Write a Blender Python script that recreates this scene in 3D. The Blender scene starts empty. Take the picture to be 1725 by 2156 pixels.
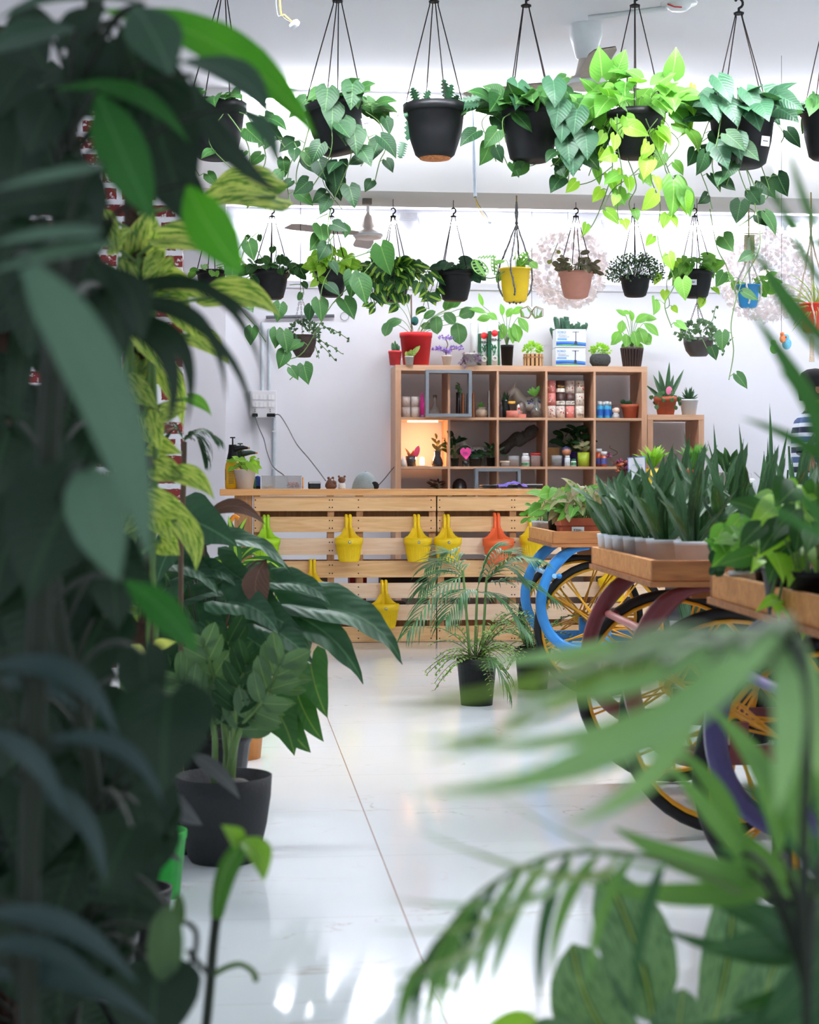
import bpy, math, random
from mathutils import Vector, Matrix
from math import sin, cos, pi, radians, sqrt
RR = random.Random(11)
sc = bpy.context.scene
COL = sc.collection
V = Vector
# ------------------------------------------------------------ camera
F = 3600.0; TH = math.atan(362/3600.0); H = 0.93; VH = 1028.0; CU = 862.5
cam_d = bpy.data.cameras.new('camera'); cam = bpy.data.objects.new('camera', cam_d); COL.objects.link(cam)
cam.location = (0, 0, H); cam.rotation_euler = (pi/2, 0, -TH)
cam_d.sensor_fit = 'HORIZONTAL'; cam_d.sensor_width = 24.0; cam_d.lens = 24.0*F/1725.0
cam_d.shift_y = -(1078.0-VH)/1725.0
cam_d.clip_start = 0.05; cam_d.clip_end = 100
cam_d.dof.use_dof = True; cam_d.dof.focus_distance = 8.2; cam_d.dof.aperture_fstop = 5.0
sc.camera = cam
sc.view_settings.view_transform = 'Standard'; sc.view_settings.look = 'None'
sc.view_settings.gamma = 1.0; sc.view_settings.exposure = 1.1
sc.view_settings.use_curve_mapping = False
# ------------------------------------------------------------ world (daylight through the open shop front behind the camera)
w = bpy.data.worlds.new('world'); sc.world = w; w.use_nodes = True
w.node_tree.nodes['Background'].inputs[0].default_value = (0.78, 0.88, 1.0, 1)
w.node_tree.nodes['Background'].inputs[1].default_value = 0.42
TUBE_ROW1 = 42.0; TUBE_ROW2 = 30.0; TUBE_ADDED_MID = 205.0; TUBE_ADDED_NEAR = 55.0; TUBE_ADDED_BACK = 85.0
WARM_LAMP = 1.5

def P(u, v, d):
    xc = (u-CU)/F*d
    return V((xc*cos(TH)+d*sin(TH), d*cos(TH)-xc*sin(TH), H-(v-VH)/F*d))
def XY(u, Y):
    a = (u-CU)/F
    zc = Y/(cos(TH)-a*sin(TH))
    return zc*(sin(TH)+a*cos(TH)), zc
def PY(u, v, Y):
    X, zc = XY(u, Y)
    return V((X, Y, H-(v-VH)/F*zc))
def put(u, Y, z):
    return V((XY(u, Y)[0], Y, z))
def G(u, v, z=0.0):
    d = F*(H-z)/(v-VH)
    return P(u, v, d)
TOCAM = V((-sin(TH), -cos(TH), 0))
UP = V((0, 0, 1))

# ------------------------------------------------------------ materials
MATS = {}
def nt_(name):
    m = bpy.data.materials.new(name); m.use_nodes = True
    t = m.node_tree; b = t.nodes['Principled BSDF']
    return m, t, b
def c4(c): return (c[0], c[1], c[2], 1)
def srgb(r, g, b):
    f = lambda x: (x/255/12.92) if x/255 <= .04045 else ((x/255+.055)/1.055)**2.4
    return (f(r), f(g), f(b))
def M(name, rgb=(128, 128, 128), rough=.5, metal=0, var=.08, scale=30, emit=0, trans=0, alpha=1, bump=0, spec=.5):
    if name in MATS: return MATS[name]
    m, t, b = nt_(name); c = srgb(*rgb)
    N = t.nodes; L = t.links
    tc = N.new('ShaderNodeTexCoord'); nz = N.new('ShaderNodeTexNoise'); nz.inputs['Scale'].default_value = scale
    nz.inputs['Detail'].default_value = 4
    L.new(tc.outputs['Object'], nz.inputs['Vector'])
    r = N.new('ShaderNodeValToRGB')
    r.color_ramp.elements[0].position = .3; r.color_ramp.elements[1].position = .7
    r.color_ramp.elements[0].color = c4([x*(1-var) for x in c]); r.color_ramp.elements[1].color = c4([min(1, x*(1+var)) for x in c])
    L.new(nz.outputs['Fac'], r.inputs[0]); L.new(r.outputs[0], b.inputs['Base Color'])
    b.inputs['Roughness'].default_value = rough; b.inputs['Metallic'].default_value = metal
    b.inputs['Specular IOR Level'].default_value = spec
    if emit:
        b.inputs['Emission Color'].default_value = c4(c); b.inputs['Emission Strength'].default_value = emit
    if trans: b.inputs['Transmission Weight'].default_value = trans
    if bump:
        bp = N.new('ShaderNodeBump'); bp.inputs['Strength'].default_value = bump; bp.inputs['Distance'].default_value = .01
        L.new(nz.outputs['Fac'], bp.inputs['Height']); L.new(bp.outputs[0], b.inputs['Normal'])
    MATS[name] = m
    return m
def math_node(t, op, a=None, b=None, clamp=False):
    n = t.nodes.new('ShaderNodeMath'); n.operation = op; n.use_clamp = clamp
    for i, x in enumerate((a, b)):
        if x is None: continue
        if isinstance(x, (int, float)): n.inputs[i].default_value = x
        else: t.links.new(x, n.inputs[i])
    return n.outputs[0]
def mixc(t, fac, a, b, mode='MIX'):
    n = t.nodes.new('ShaderNodeMix'); n.data_type = 'RGBA'; n.blend_type = mode
    if isinstance(fac, (int, float)): n.inputs[0].default_value = fac
    else: t.links.new(fac, n.inputs[0])
    for i, x in ((6, a), (7, b)):
        if isinstance(x, tuple): n.inputs[i].default_value = c4(x)
        else: t.links.new(x, n.inputs[i])
    return n.outputs[2]
def LM(name, c1, c2, vein=None, rough=.4, tl=.35, varieg=None, vamt=.5, vscale=7, veinw=.03, lat=.07, spec=.5, band=None):
    """leaf material: uv.x across the blade, uv.y along it"""
    if name in MATS: return MATS[name]
    m, t, b = nt_(name); N = t.nodes; L = t.links
    c1 = srgb(*c1); c2 = srgb(*c2); vein = srgb(*vein) if vein else c2
    uv = N.new('ShaderNodeUVMap'); sp = N.new('ShaderNodeSeparateXYZ'); L.new(uv.outputs[0], sp.inputs[0])
    geo = N.new('ShaderNodeNewGeometry')
    rnd = geo.outputs['Random Per Island']
    tc = N.new('ShaderNodeTexCoord')
    nz = N.new('ShaderNodeTexNoise'); nz.inputs['Scale'].default_value = 14; L.new(tc.outputs['Object'], nz.inputs['Vector'])
    f = math_node(t, 'ADD', math_node(t, 'MULTIPLY', rnd, .75), math_node(t, 'MULTIPLY', math_node(t, 'SUBTRACT', nz.outputs['Fac'], .4), .7), True)
    col = mixc(t, f, c1, c2)
    ax = math_node(t, 'ABSOLUTE', math_node(t, 'SUBTRACT', sp.outputs[0], .5))
    if varieg:
        vz = N.new('ShaderNodeTexNoise'); vz.inputs['Scale'].default_value = vscale; vz.inputs['Detail'].default_value = 6
        mp = N.new('ShaderNodeMapping'); mp.inputs['Scale'].default_value = (3.0, .8, 1)
        cb = N.new('ShaderNodeCombineXYZ'); L.new(math_node(t, 'ADD', sp.outputs[0], math_node(t, 'MULTIPLY', rnd, 9)), cb.inputs[0])
        L.new(math_node(t, 'SUBTRACT', sp.outputs[1], ax), cb.inputs[1]); L.new(cb.outputs[0], mp.inputs[0]); L.new(mp.outputs[0], vz.inputs['Vector'])
        vf = math_node(t, 'MULTIPLY', math_node(t, 'SUBTRACT', vz.outputs['Fac'], 1-vamt-.03), 14, True)
        col = mixc(t, vf, col, srgb(*varieg))
    if band:   # central stripe of another colour
        bf = math_node(t, 'MULTIPLY', math_node(t, 'SUBTRACT', band[1], math_node(t, 'ADD', ax, math_node(t, 'MULTIPLY', nz.outputs['Fac'], band[2] if len(band) > 2 else .06))), 25, True)
        col = mixc(t, bf, col, srgb(*band[0]))
    ribs = math_node(t, 'MULTIPLY', math_node(t, 'SUBTRACT', veinw, ax), 60, True)
    col = mixc(t, math_node(t, 'MULTIPLY', ribs, .8), col, vein)
    la = math_node(t, 'SINE', math_node(t, 'MULTIPLY', math_node(t, 'SUBTRACT', sp.outputs[1], math_node(t, 'MULTIPLY', ax, .7)), 55))
    lf = math_node(t, 'MULTIPLY', math_node(t, 'SUBTRACT', la, .8), 4*lat, True)
    col = mixc(t, lf, col, vein)
    L.new(col, b.inputs['Base Color'])
    b.inputs['Roughness'].default_value = rough; b.inputs['Specular IOR Level'].default_value = spec
    bp = N.new('ShaderNodeBump'); bp.inputs['Strength'].default_value = .12; bp.inputs['Distance'].default_value = .004
    L.new(la, bp.inputs['Height']); L.new(bp.outputs[0], b.inputs['Normal'])
    tr = N.new('ShaderNodeBsdfTranslucent')
    L.new(mixc(t, 1.0, col, (1.0, 1.0, .45), 'MULTIPLY'), tr.inputs[0])
    mx = N.new('ShaderNodeMixShader'); mx.inputs[0].default_value = tl
    L.new(b.outputs[0], mx.inputs[1]); L.new(tr.outputs[0], mx.inputs[2])
    L.new(mx.outputs[0], t.nodes['Material Output'].inputs[0])
    MATS[name] = m
    return m
def wood(name, rgb, rgb2, axis=0, knots=False, rough=.6, scale=6):
    if name in MATS: return MATS[name]
    m, t, b = nt_(name); N = t.nodes; L = t.links
    tc = N.new('ShaderNodeTexCoord'); mp = N.new('ShaderNodeMapping')
    s = [scale*3]*3; s[axis] = scale*.22; mp.inputs['Scale'].default_value = s
    L.new(tc.outputs['Object'], mp.inputs[0])
    nz = N.new('ShaderNodeTexNoise'); nz.inputs['Scale'].default_value = 2.2; nz.inputs['Detail'].default_value = 8; nz.inputs['Distortion'].default_value = 1.2
    oi = N.new('ShaderNodeObjectInfo')
    ad = N.new('ShaderNodeVectorMath'); ad.operation = 'ADD'; L.new(mp.outputs[0], ad.inputs[0])
    cb = N.new('ShaderNodeCombineXYZ'); L.new(math_node(t, 'MULTIPLY', oi.outputs['Random'], 37), cb.inputs[0]); L.new(math_node(t, 'MULTIPLY', oi.outputs['Random'], 91), cb.inputs[2])
    L.new(cb.outputs[0], ad.inputs[1]); L.new(ad.outputs[0], nz.inputs['Vector'])
    r = N.new('ShaderNodeValToRGB'); r.color_ramp.elements[0].position = .3; r.color_ramp.elements[1].position = .68
    r.color_ramp.elements[0].color = c4(srgb(*rgb2)); r.color_ramp.elements[1].color = c4(srgb(*rgb))
    L.new(nz.outputs['Fac'], r.inputs[0]); out = r.outputs[0]
    tint = mixc(t, math_node(t, 'MULTIPLY', oi.outputs['Random'], .5), (1, 1, 1), (.86, .76, .68))
    out = mixc(t, 1.0, out, tint, 'MULTIPLY')
    if knots:
        vo = N.new('ShaderNodeTexVoronoi'); vo.inputs['Scale'].default_value = 3.0
        mp2 = N.new('ShaderNodeMapping'); s2 = [1.6]*3; s2[axis] = .8; mp2.inputs['Scale'].default_value = s2
        a2 = N.new('ShaderNodeVectorMath'); a2.operation = 'ADD'; L.new(tc.outputs['Object'], mp2.inputs[0]); L.new(mp2.outputs[0], a2.inputs[0]); L.new(cb.outputs[0], a2.inputs[1])
        L.new(a2.outputs[0], vo.inputs['Vector'])
        kf = math_node(t, 'MULTIPLY', math_node(t, 'SUBTRACT', .085, vo.outputs['Distance']), 22, True)
        out = mixc(t, kf, out, srgb(86, 50, 26))
    L.new(out, b.inputs['Base Color']); b.inputs['Roughness'].default_value = rough
    MATS[name] = m
    return m

# ------------------------------------------------------------ mesh builder
ORG = {}
def lerp(a, b, t): return a+(b-a)*t
PROF = {
 'heart': [(0, .6), (.08, .9), (.2, 1), (.38, .93), (.55, .74), (.72, .47), (.86, .22), (.95, .07), (1, 0)],
 'round': [(0, .55), (.1, .85), (.3, 1), (.55, .95), (.75, .72), (.9, .4), (.97, .16), (1, 0)],
 'lance': [(0, .06), (.08, .32), (.25, .78), (.45, 1), (.62, .92), (.78, .64), (.9, .32), (.97, .1), (1, 0)],
 'oval': [(0, .08), (.08, .45), (.22, .85), (.45, 1), (.65, .97), (.82, .76), (.93, .45), (.98, .2), (1, 0)],
 'strap': [(0, .7), (.2, .95), (.5, 1), (.75, .8), (.9, .45), (1, 0)],
 'blade': [(0, .3), (.15, .85), (.35, 1), (.6, .85), (.8, .5), (.93, .2), (1, 0)],
 'sword': [(0, .55), (.2, .85), (.5, 1), (.78, .85), (.92, .45), (1, 0)],
 'tri': [(0, .95), (.12, 1), (.3, .8), (.5, .62), (.7, .42), (.88, .18), (1, 0)],
}
LOBE = {'heart': .2, 'round': .12, 'tri': .3}
def prof(kind, t):
    p = PROF[kind]
    for (a, x), (b, y) in zip(p, p[1:]):
        if t <= b: return lerp(x, y, (t-a)/(b-a))
    return 0
class MB:
    def __init__(s): s.v = []; s.f = []; s.uv = []; s.mi = []; s.sm = []; s.cur = 0
    def quad(s, a, b, c, d, smooth=False):
        n = len(s.v); s.v += [a, b, c, d]; s.uv += [(0, 0), (1, 0), (1, 1), (0, 1)]
        s.f.append((n, n+1, n+2, n+3)); s.mi.append(s.cur); s.sm.append(smooth)
        return s
    def grid(s, rows, uvs=None, closed=False, smooth=True):
        n = len(s.v); m = len(rows[0]); k = len(rows)
        for i, r in enumerate(rows):
            for j, p in enumerate(r):
                s.v.append(p); s.uv.append(uvs[i][j] if uvs else (j/max(1, m-1), i/max(1, k-1)))
        for i in range(k-1):
            for j in range(m if closed else m-1):
                j2 = (j+1) % m
                s.f.append((n+i*m+j, n+i*m+j2, n+(i+1)*m+j2, n+(i+1)*m+j)); s.mi.append(s.cur); s.sm.append(smooth)
        return s
    def cap(s, pts, flip=False):
        n = len(s.v); s.v += list(pts); s.uv += [(.5, .5)]*len(pts)
        idx = list(range(n, n+len(pts)))
        s.f.append(tuple(reversed(idx)) if flip else tuple(idx)); s.mi.append(s.cur); s.sm.append(False)
        return s
    def box(s, c, size, rz=0, mat=None):
        c = V(c); hx, hy, hz = [x/2 for x in size]
        m = mat or Matrix.Rotation(rz, 3, 'Z')
        cs = [c+m@V((x*hx, y*hy, z*hz)) for x in (-1, 1) for y in (-1, 1) for z in (-1, 1)]
        n = len(s.v); s.v += cs; s.uv += [(0, 0)]*8
        for f in ((0, 1, 3, 2), (4, 6, 7, 5), (0, 4, 5, 1), (2, 3, 7, 6), (0, 2, 6, 4), (1, 5, 7, 3)):
            s.f.append(tuple(n+i for i in f)); s.mi.append(s.cur); s.sm.append(False)
        return s
    def tube(s, pts, r, n=6, caps=True):
        pts = [V(p) for p in pts]; rows = []
        prev = None; k = len(pts)
        for i, p in enumerate(pts):
            t = (pts[min(i+1, k-1)]-pts[max(i-1, 0)])
            t = t.normalized() if t.length > 1e-9 else UP.copy()
            if prev is None:
                a = t.cross(UP if abs(t.z) < .9 else V((1, 0, 0))).normalized()
            else:
                a = (prev-t*prev.dot(t)).normalized()
            prev = a; b = t.cross(a)
            rr = r(i/(k-1)) if callable(r) else (r[i] if isinstance(r, (list, tuple)) else r)
            rows.append([p+(a*cos(q*2*pi/n)+b*sin(q*2*pi/n))*rr for q in range(n)])
        s.grid(rows, closed=True)
        if caps: s.cap(rows[0], True); s.cap(rows[-1])
        return s
    def lathe(s, prf, c, n=24, m=None, sx=1, sy=1, smooth=True):
        c = V(c); m = m or Matrix.Identity(3); rows = []
        for r, z in prf:
            rows.append([c+m@V((r*sx*cos(q*2*pi/n), r*sy*sin(q*2*pi/n), z)) for q in range(n)])
        s.grid(rows, closed=True, smooth=smooth)
        if prf[0][0] > 1e-5: s.cap(rows[0], True)
        if prf[-1][0] > 1e-5: s.cap(rows[-1])
        return s
    def ball(s, c, r, n=10, sx=1, sy=1, sz=1, m=None):
        s.lathe([(max(1e-6, r*sin(pi*i/n)), -r*sz*cos(pi*i/n)) for i in range(n+1)], c, max(6, n+2), m=m, sx=sx, sy=sy); return s
    def prism(s, outline, o, ax, ay, th):
        """outline of (x,y) extruded by vector th; o origin, ax, ay axes"""
        a = [o+ax*x+ay*y for x, y in outline]; b = [p+th for p in a]
        n = len(s.v); k = len(a); s.v += a+b; s.uv += [(0, 0)]*(2*k)
        s.f.append(tuple(range(n+k-1, n-1, -1))); s.f.append(tuple(range(n+k, n+2*k)))
        for i in range(k): s.f.append((n+i, n+(i+1) % k, n+k+(i+1) % k, n+k+i))
        s.mi += [s.cur]*(k+2); s.sm += [False]*(k+2)
        return s
    def leaf(s, base, tip, W, nrm=None, kind='heart', sag=.08, fold=.12, nt=8, ns=2, wave=0, nw=3, bend=0, ph=0):
        base = V(base); tip = V(tip); ax = tip-base; L = ax.length
        if L < 1e-6: return s
        ax = ax/L
        nrm = V(nrm) if nrm is not None else TOCAM.copy()
        sd = ax.cross(nrm)
        if sd.length < 1e-3: sd = ax.cross(V((.3, .5, .8)))
        sd.normalize(); nr = sd.cross(ax)
        lobe = LOBE.get(kind, 0); rows = []; uvs = []
        for i in range(nt+1):
            t = i/nt; wd = W/2*prof(kind, t)
            cpt = base+ax*(L*t)+nr*(sag*L*4*t*(1-t))+sd*(bend*L*4*t*(1-t))
            row = []; u = []
            for j in range(-ns, ns+1):
                q = j/ns; aq = abs(q)
                off = fold*aq*wd
                if wave: off += wave*L*sin(t*nw*2*pi+ph+(1.3 if q > 0 else 0))*aq*aq
                row.append(cpt+sd*(q*wd)+nr*off-ax*(lobe*L*(1-t)**3*sin(pi*min(1, aq*.78))))
                u.append((.5+.5*q*max(.25, prof(kind, t)), t))
            rows.append(row); uvs.append(u)
        s.grid(rows, uvs)
        return s
    def build(s, name, mat, parent=None, origin=None, bev=0):
        if parent is not None: o = ORG[parent.name]
        elif origin is not None: o = V(origin)
        else:
            zs = min(p[2] for p in s.v); xs = [p[0] for p in s.v]; ys = [p[1] for p in s.v]
            o = V(((min(xs)+max(xs))/2, (min(ys)+max(ys))/2, zs))
        me = bpy.data.meshes.new(name)
        me.from_pydata([tuple(V(p)-o) for p in s.v], [], s.f)
        uvl = me.uv_layers.new(name='UVMap')
        li = [0]*len(me.loops); me.loops.foreach_get('vertex_index', li)
        flat = []
        for i in li: flat += s.uv[i]
        uvl.data.foreach_set('uv', flat)
        me.polygons.foreach_set('use_smooth', s.sm)
        mats = mat if isinstance(mat, (list, tuple)) else [mat]
        for m in mats: me.materials.append(m)
        if len(mats) > 1: me.polygons.foreach_set('material_index', s.mi)
        me.update()
        ob = bpy.data.objects.new(name, me); COL.objects.link(ob)
        if parent is not None: ob.parent = parent
        else: ob.location = o
        ORG[ob.name] = o
        if bev:
            bm = ob.modifiers.new('bevel', 'BEVEL'); bm.width = bev; bm.segments = 2; bm.limit_method = 'ANGLE'
        return ob
def tag(o, label, cat, group=None, kind=None):
    o['label'] = label; o['category'] = cat
    if group: o['group'] = group
    if kind: o['kind'] = kind
    return o
def thing(name, label, cat, loc, group=None):
    o = bpy.data.objects.new(name, None); COL.objects.link(o); o.location = V(loc); o.empty_display_size = .05
    ORG[o.name] = V(loc)
    return tag(o, label, cat, group)
def struct(o): o['kind'] = 'structure'; return o
def text_part(name, s, size, o, ax, ay, mat, parent, th=.0006, bold=False, align='CENTER'):
    cu = bpy.data.curves.new('lettering', 'FONT'); cu.body = s; cu.size = size; cu.extrude = th; cu.align_x = align; cu.align_y = 'CENTER'
    if bold: cu.offset = size*.02
    to = bpy.data.objects.new('lettering', cu); COL.objects.link(to)
    bpy.context.view_layer.update()
    dg = bpy.context.evaluated_depsgraph_get()
    me = bpy.data.meshes.new_from_object(to.evaluated_get(dg)); bpy.data.objects.remove(to)
    az = ax.cross(ay); O = ORG[parent.name]; o = V(o)
    for v in me.vertices: v.co = o+ax*v.co.x+ay*v.co.y+az*v.co.z-O
    me.materials.clear(); me.materials.append(mat)
    ob = bpy.data.objects.new(name, me); COL.objects.link(ob); ob.parent = parent; ORG[ob.name] = O
    return ob
AX = V((1, 0, 0)); AY = V((0, 1, 0)); AZ = V((0, 0, 1))
def rnd(a, b): return RR.uniform(a, b)
def rdir(zlo=-.3, zhi=.6):
    a = rnd(0, 2*pi); z = rnd(zlo, zhi); r = sqrt(max(0, 1-z*z)); return V((r*cos(a), r*sin(a), z))
def bez(p0, p1, p2, n=8):
    return [p0*(1-t)**2+p1*2*t*(1-t)+p2*t*t for t in [i/n for i in range(n+1)]]
def cr(pts, n=6):
    pts = [V(p) for p in pts]; out = []
    for i in range(len(pts)-1):
        a = pts[max(i-1, 0)]; b = pts[i]; c = pts[i+1]; d = pts[min(i+2, len(pts)-1)]
        for k in range(n):
            t = k/n
            out.append(.5*((2*b)+(c-a)*t+(2*a-5*b+4*c-d)*t*t+(3*b-a-3*c+d)*t**3))
    out.append(pts[-1]); return out

# ------------------------------------------------------------ leaf palette
LEAF_DARK = LM('leaf_dark_green', (24, 56, 32), (44, 84, 44), (80, 118, 70), spec=.3, rough=.5, tl=.22)
LEAF_PHILO = LM('leaf_heart_green', (36, 80, 38), (68, 116, 56), (105, 140, 80), spec=.35, rough=.48, tl=.35)
LEAF_BLUE = LM('leaf_blue_green', (34, 74, 48), (58, 100, 70), (84, 124, 92), spec=.4, rough=.42, tl=.2)
LEAF_NEON = LM('leaf_lime', (132, 196, 52), (180, 226, 84), (200, 230, 130), rough=.4, tl=.45)
LEAF_MID = LM('leaf_mid_green', (78, 148, 52), (128, 186, 80), (160, 200, 120), rough=.4, tl=.45)
LEAF_BRAZIL = LM('leaf_striped_green', (40, 90, 45), (62, 112, 56), (120, 160, 80), band=((168, 208, 70), .15), rough=.38, tl=.35)
LEAF_VAR = LM('leaf_variegated', (66, 116, 44), (104, 150, 56), (180, 200, 110), varieg=(190, 206, 116), vamt=.52, vscale=6, rough=.4, tl=.42)
LEAF_SNAKE = LM('leaf_snake_plant', (26, 62, 38), (56, 98, 58), (66, 110, 66), varieg=(92, 134, 86), vamt=.4, vscale=6, rough=.4, tl=.15, lat=.9)
LEAF_GREY = LM('leaf_grey_green', (62, 98, 64), (100, 134, 90), (130, 156, 104), rough=.45, tl=.25)
LEAF_FINE = LM('leaf_small_dark', (52, 84, 58), (96, 128, 90), (90, 120, 80), rough=.5, tl=.25)
LEAF_PURPLE = LM('leaf_purple', (70, 48, 66), (116, 98, 112), (140, 130, 140), rough=.45, tl=.15)
LEAF_PINK = LM('leaf_pinkish', (150, 128, 96), (112, 146, 84), (190, 150, 120), rough=.45, tl=.35)
LEAF_BROWN = LM('leaf_brownish', (76, 50, 42), (108, 76, 60), (120, 90, 70), rough=.45, tl=.15)
LEAF_AGLA = LM('leaf_speckled', (112, 152, 112), (130, 168, 126), (190, 212, 120), varieg=(74, 118, 78), vamt=.44, vscale=10, rough=.5, tl=.25, veinw=.022, lat=.02, band=((44, 88, 46), .2, .26))
LEAF_FORE = LM('leaf_painted_shade_green', (16, 40, 24), (30, 62, 34), (48, 80, 50), rough=.4, tl=.15, lat=.05)  # shaded leaf copy, the shade is put into the dark green
LEAF_FOREL = LM('leaf_painted_lit_green', (50, 134, 30), (98, 184, 44), (120, 190, 80), rough=.38, tl=.5, lat=.12)  # lit leaf copy, the light is put into the bright green
LEAF_PALM = LM('leaf_palm_green', (84, 142, 62), (136, 186, 96), (140, 180, 120), rough=.42, tl=.3, lat=0)
LEAF_PALMD = LM('leaf_palm_dark', (40, 88, 52), (74, 122, 72), (100, 140, 90), rough=.4, tl=.3, lat=0)
STEM = M('stem_green', (104, 136, 72), .5); STEMD = M('stem_dark', (38, 48, 32), .7); STEMB = M('stem_brown', (96, 76, 58), .8)
BLACKP = M('black_plastic', (15, 16, 18), .5, var=.15, spec=.3); SOIL = M('soil', (58, 44, 36), .95, var=.35, scale=80)
WIRE = M('dark_wire', (40, 34, 34), .8, spec=.1); WHITEP = M('white_plastic', (226, 230, 232), .4, var=.02); GREYPOT = M('charcoal_pot', (50, 51, 53), .75, var=.05, spec=.3, bump=.2, scale=120)
TERRA = M('terracotta', (176, 88, 58), .75, var=.1); TAGM = M('paper_tag', (236, 240, 242), .6, var=.02); INK = M('ink', (70, 70, 90), .6)
GOLD = M('brass', (150, 130, 90), .35, 1)
# ============================================================ ROOM
def tile_mat():
    m, t, b = nt_('marble_tile'); N = t.nodes; L = t.links
    tc = N.new('ShaderNodeNewGeometry'); sp = N.new('ShaderNodeSeparateXYZ'); L.new(tc.outputs['Position'], sp.inputs[0])
    def edge(out, off, size, wd):
        f = math_node(t, 'FRACT', math_node(t, 'DIVIDE', math_node(t, 'SUBTRACT', out, off-size*50), size))
        d = math_node(t, 'MINIMUM', f, math_node(t, 'SUBTRACT', 1.0, f))
        return math_node(t, 'MULTIPLY', math_node(t, 'SUBTRACT', wd/size, d), size/wd*2, True)
    gx = edge(sp.outputs[0], .362, 1.2, .0022); gy = edge(sp.outputs[1], 3.705, .61, .0016)
    mp = N.new('ShaderNodeMapping'); mp.inputs['Scale'].default_value = (1.1, 2.6, 1); mp.inputs['Rotation'].default_value = (0, 0, .18)
    L.new(tc.outputs['Position'], mp.inputs[0])
    nz = N.new('ShaderNodeTexNoise'); nz.inputs['Scale'].default_value = 1.5; nz.inputs['Detail'].default_value = 9; nz.inputs['Distortion'].default_value = .9
    L.new(mp.outputs[0], nz.inputs['Vector'])
    v = math_node(t, 'ABSOLUTE', math_node(t, 'SUBTRACT', nz.outputs['Fac'], .5))
    vf = math_node(t, 'MULTIPLY', math_node(t, 'SUBTRACT', .0075, v), 110, True)
    n2 = N.new('ShaderNodeTexNoise'); n2.inputs['Scale'].default_value = 2.3; n2.inputs['Detail'].default_value = 3; L.new(tc.outputs['Position'], n2.inputs['Vector'])
    vf = math_node(t, 'MULTIPLY', vf, math_node(t, 'MULTIPLY', math_node(t, 'SUBTRACT', n2.outputs['Fac'], .46), 5, True))
    cloud = mixc(t, n2.outputs['Fac'], srgb(226, 236, 238), srgb(240, 244, 245))
    c = mixc(t, math_node(t, 'MULTIPLY', vf, .7), cloud, srgb(176, 150, 128))
    c = mixc(t, math_node(t, 'MULTIPLY', gy, .45), c, srgb(160, 150, 140))
    c = mixc(t, math_node(t, 'MULTIPLY', gx, .9), c, srgb(150, 112, 92))
    L.new(c, b.inputs['Base Color']); b.inputs['Roughness'].default_value = .09
    b.inputs['Specular IOR Level'].default_value = .55
    return m
def brick_mat():
    m, t, b = nt_('painted_brick'); N = t.nodes; L = t.links
    tc = N.new('ShaderNodeNewGeometry'); sp = N.new('ShaderNodeSeparateXYZ'); L.new(tc.outputs['Position'], sp.inputs[0])
    cb = N.new('ShaderNodeCombineXYZ'); L.new(math_node(t, 'ADD', sp.outputs[0], sp.outputs[1]), cb.inputs[0]); L.new(sp.outputs[2], cb.inputs[1])
    br = N.new('ShaderNodeTexBrick'); br.inputs['Scale'].default_value = 1; br.inputs['Brick Width'].default_value = .2
    br.inputs['Row Height'].default_value = .086; br.inputs['Mortar Size'].default_value = .016; br.inputs['Mortar Smooth'].default_value = .3
    br.inputs['Color1'].default_value = c4(srgb(138, 48, 44)); br.inputs['Color2'].default_value = c4(srgb(112, 36, 38)); br.inputs['Mortar'].default_value = c4(srgb(228, 228, 232))
    nz = N.new('ShaderNodeTexNoise'); nz.inputs['Scale'].default_value = 45; nz.inputs['Detail'].default_value = 6; L.new(tc.outputs['Position'], nz.inputs['Vector'])
    wv = N.new('ShaderNodeVectorMath'); wv.operation = 'MULTIPLY_ADD'
    L.new(nz.outputs['Color'], wv.inputs[0]); wv.inputs[1].default_value = (.012, .012, 0); L.new(cb.outputs[0], wv.inputs[2]); L.new(wv.outputs[0], br.inputs['Vector'])
    L.new(mixc(t, math_node(t, 'MULTIPLY', math_node(t, 'SUBTRACT', nz.outputs['Fac'], .56), 8, True), br.outputs['Color'], srgb(220, 212, 214)), b.inputs['Base Color'])
    b.inputs['Roughness'].default_value = .85
    return m
WALL = M('white_wall_paint', (232, 232, 238), .7, var=.012, scale=2)
CEIL = M('ceiling_paint', (226, 226, 230), .8, var=.015, scale=1.5)
BEAMP = M('beam_paint', (220, 218, 216), .8, var=.02, scale=2)
ZC = 3.03
struct(MB().box((1.8, 5.3, -.05), (10, 15.2, .1)).build('floor', tile_mat()))
struct(MB().box((1.8, 5.3, ZC+.05), (10, 15.2, .1)).build('ceiling', CEIL))
xs = XY(476, 12.62)[0]
struct(MB().box(((xs+6.8)/2, 12.72, 1.22), (6.8-xs, .2, 2.44)).build('wall_back', WALL))
struct(MB().box((1.8, 12.9, ZC/2), (10, .12, ZC)).build('wall_back_upper', WALL))
struct(MB().box(((-3.2+xs)/2, 12.66, ZC/2), (xs+3.2, .34, ZC)).build('wall_back_left', WALL))
struct(MB().box((-3.25, 5.3, ZC/2), (.1, 15.2, ZC)).build('wall_left', WALL))
struct(MB().box((6.85, 5.3, ZC/2), (.1, 15.2, ZC)).build('wall_right', WALL))
struct(MB().box((1.8, 9.28, 2.77), (10, .5, .53)).build('trim_1', BEAMP))      # the ceiling beam
xb = XY(384, 8.9)[0]
struct(MB().box(((-3.2+xb)/2, 9.0, 1.515), (xb+3.2, .2, 3.03)).build('wall_brick', brick_mat()))
struct(MB().box(((xs+6.8)/2, 12.615, 2.43), (6.8-xs, .03, .05)).build('trim_2', WALL))

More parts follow.
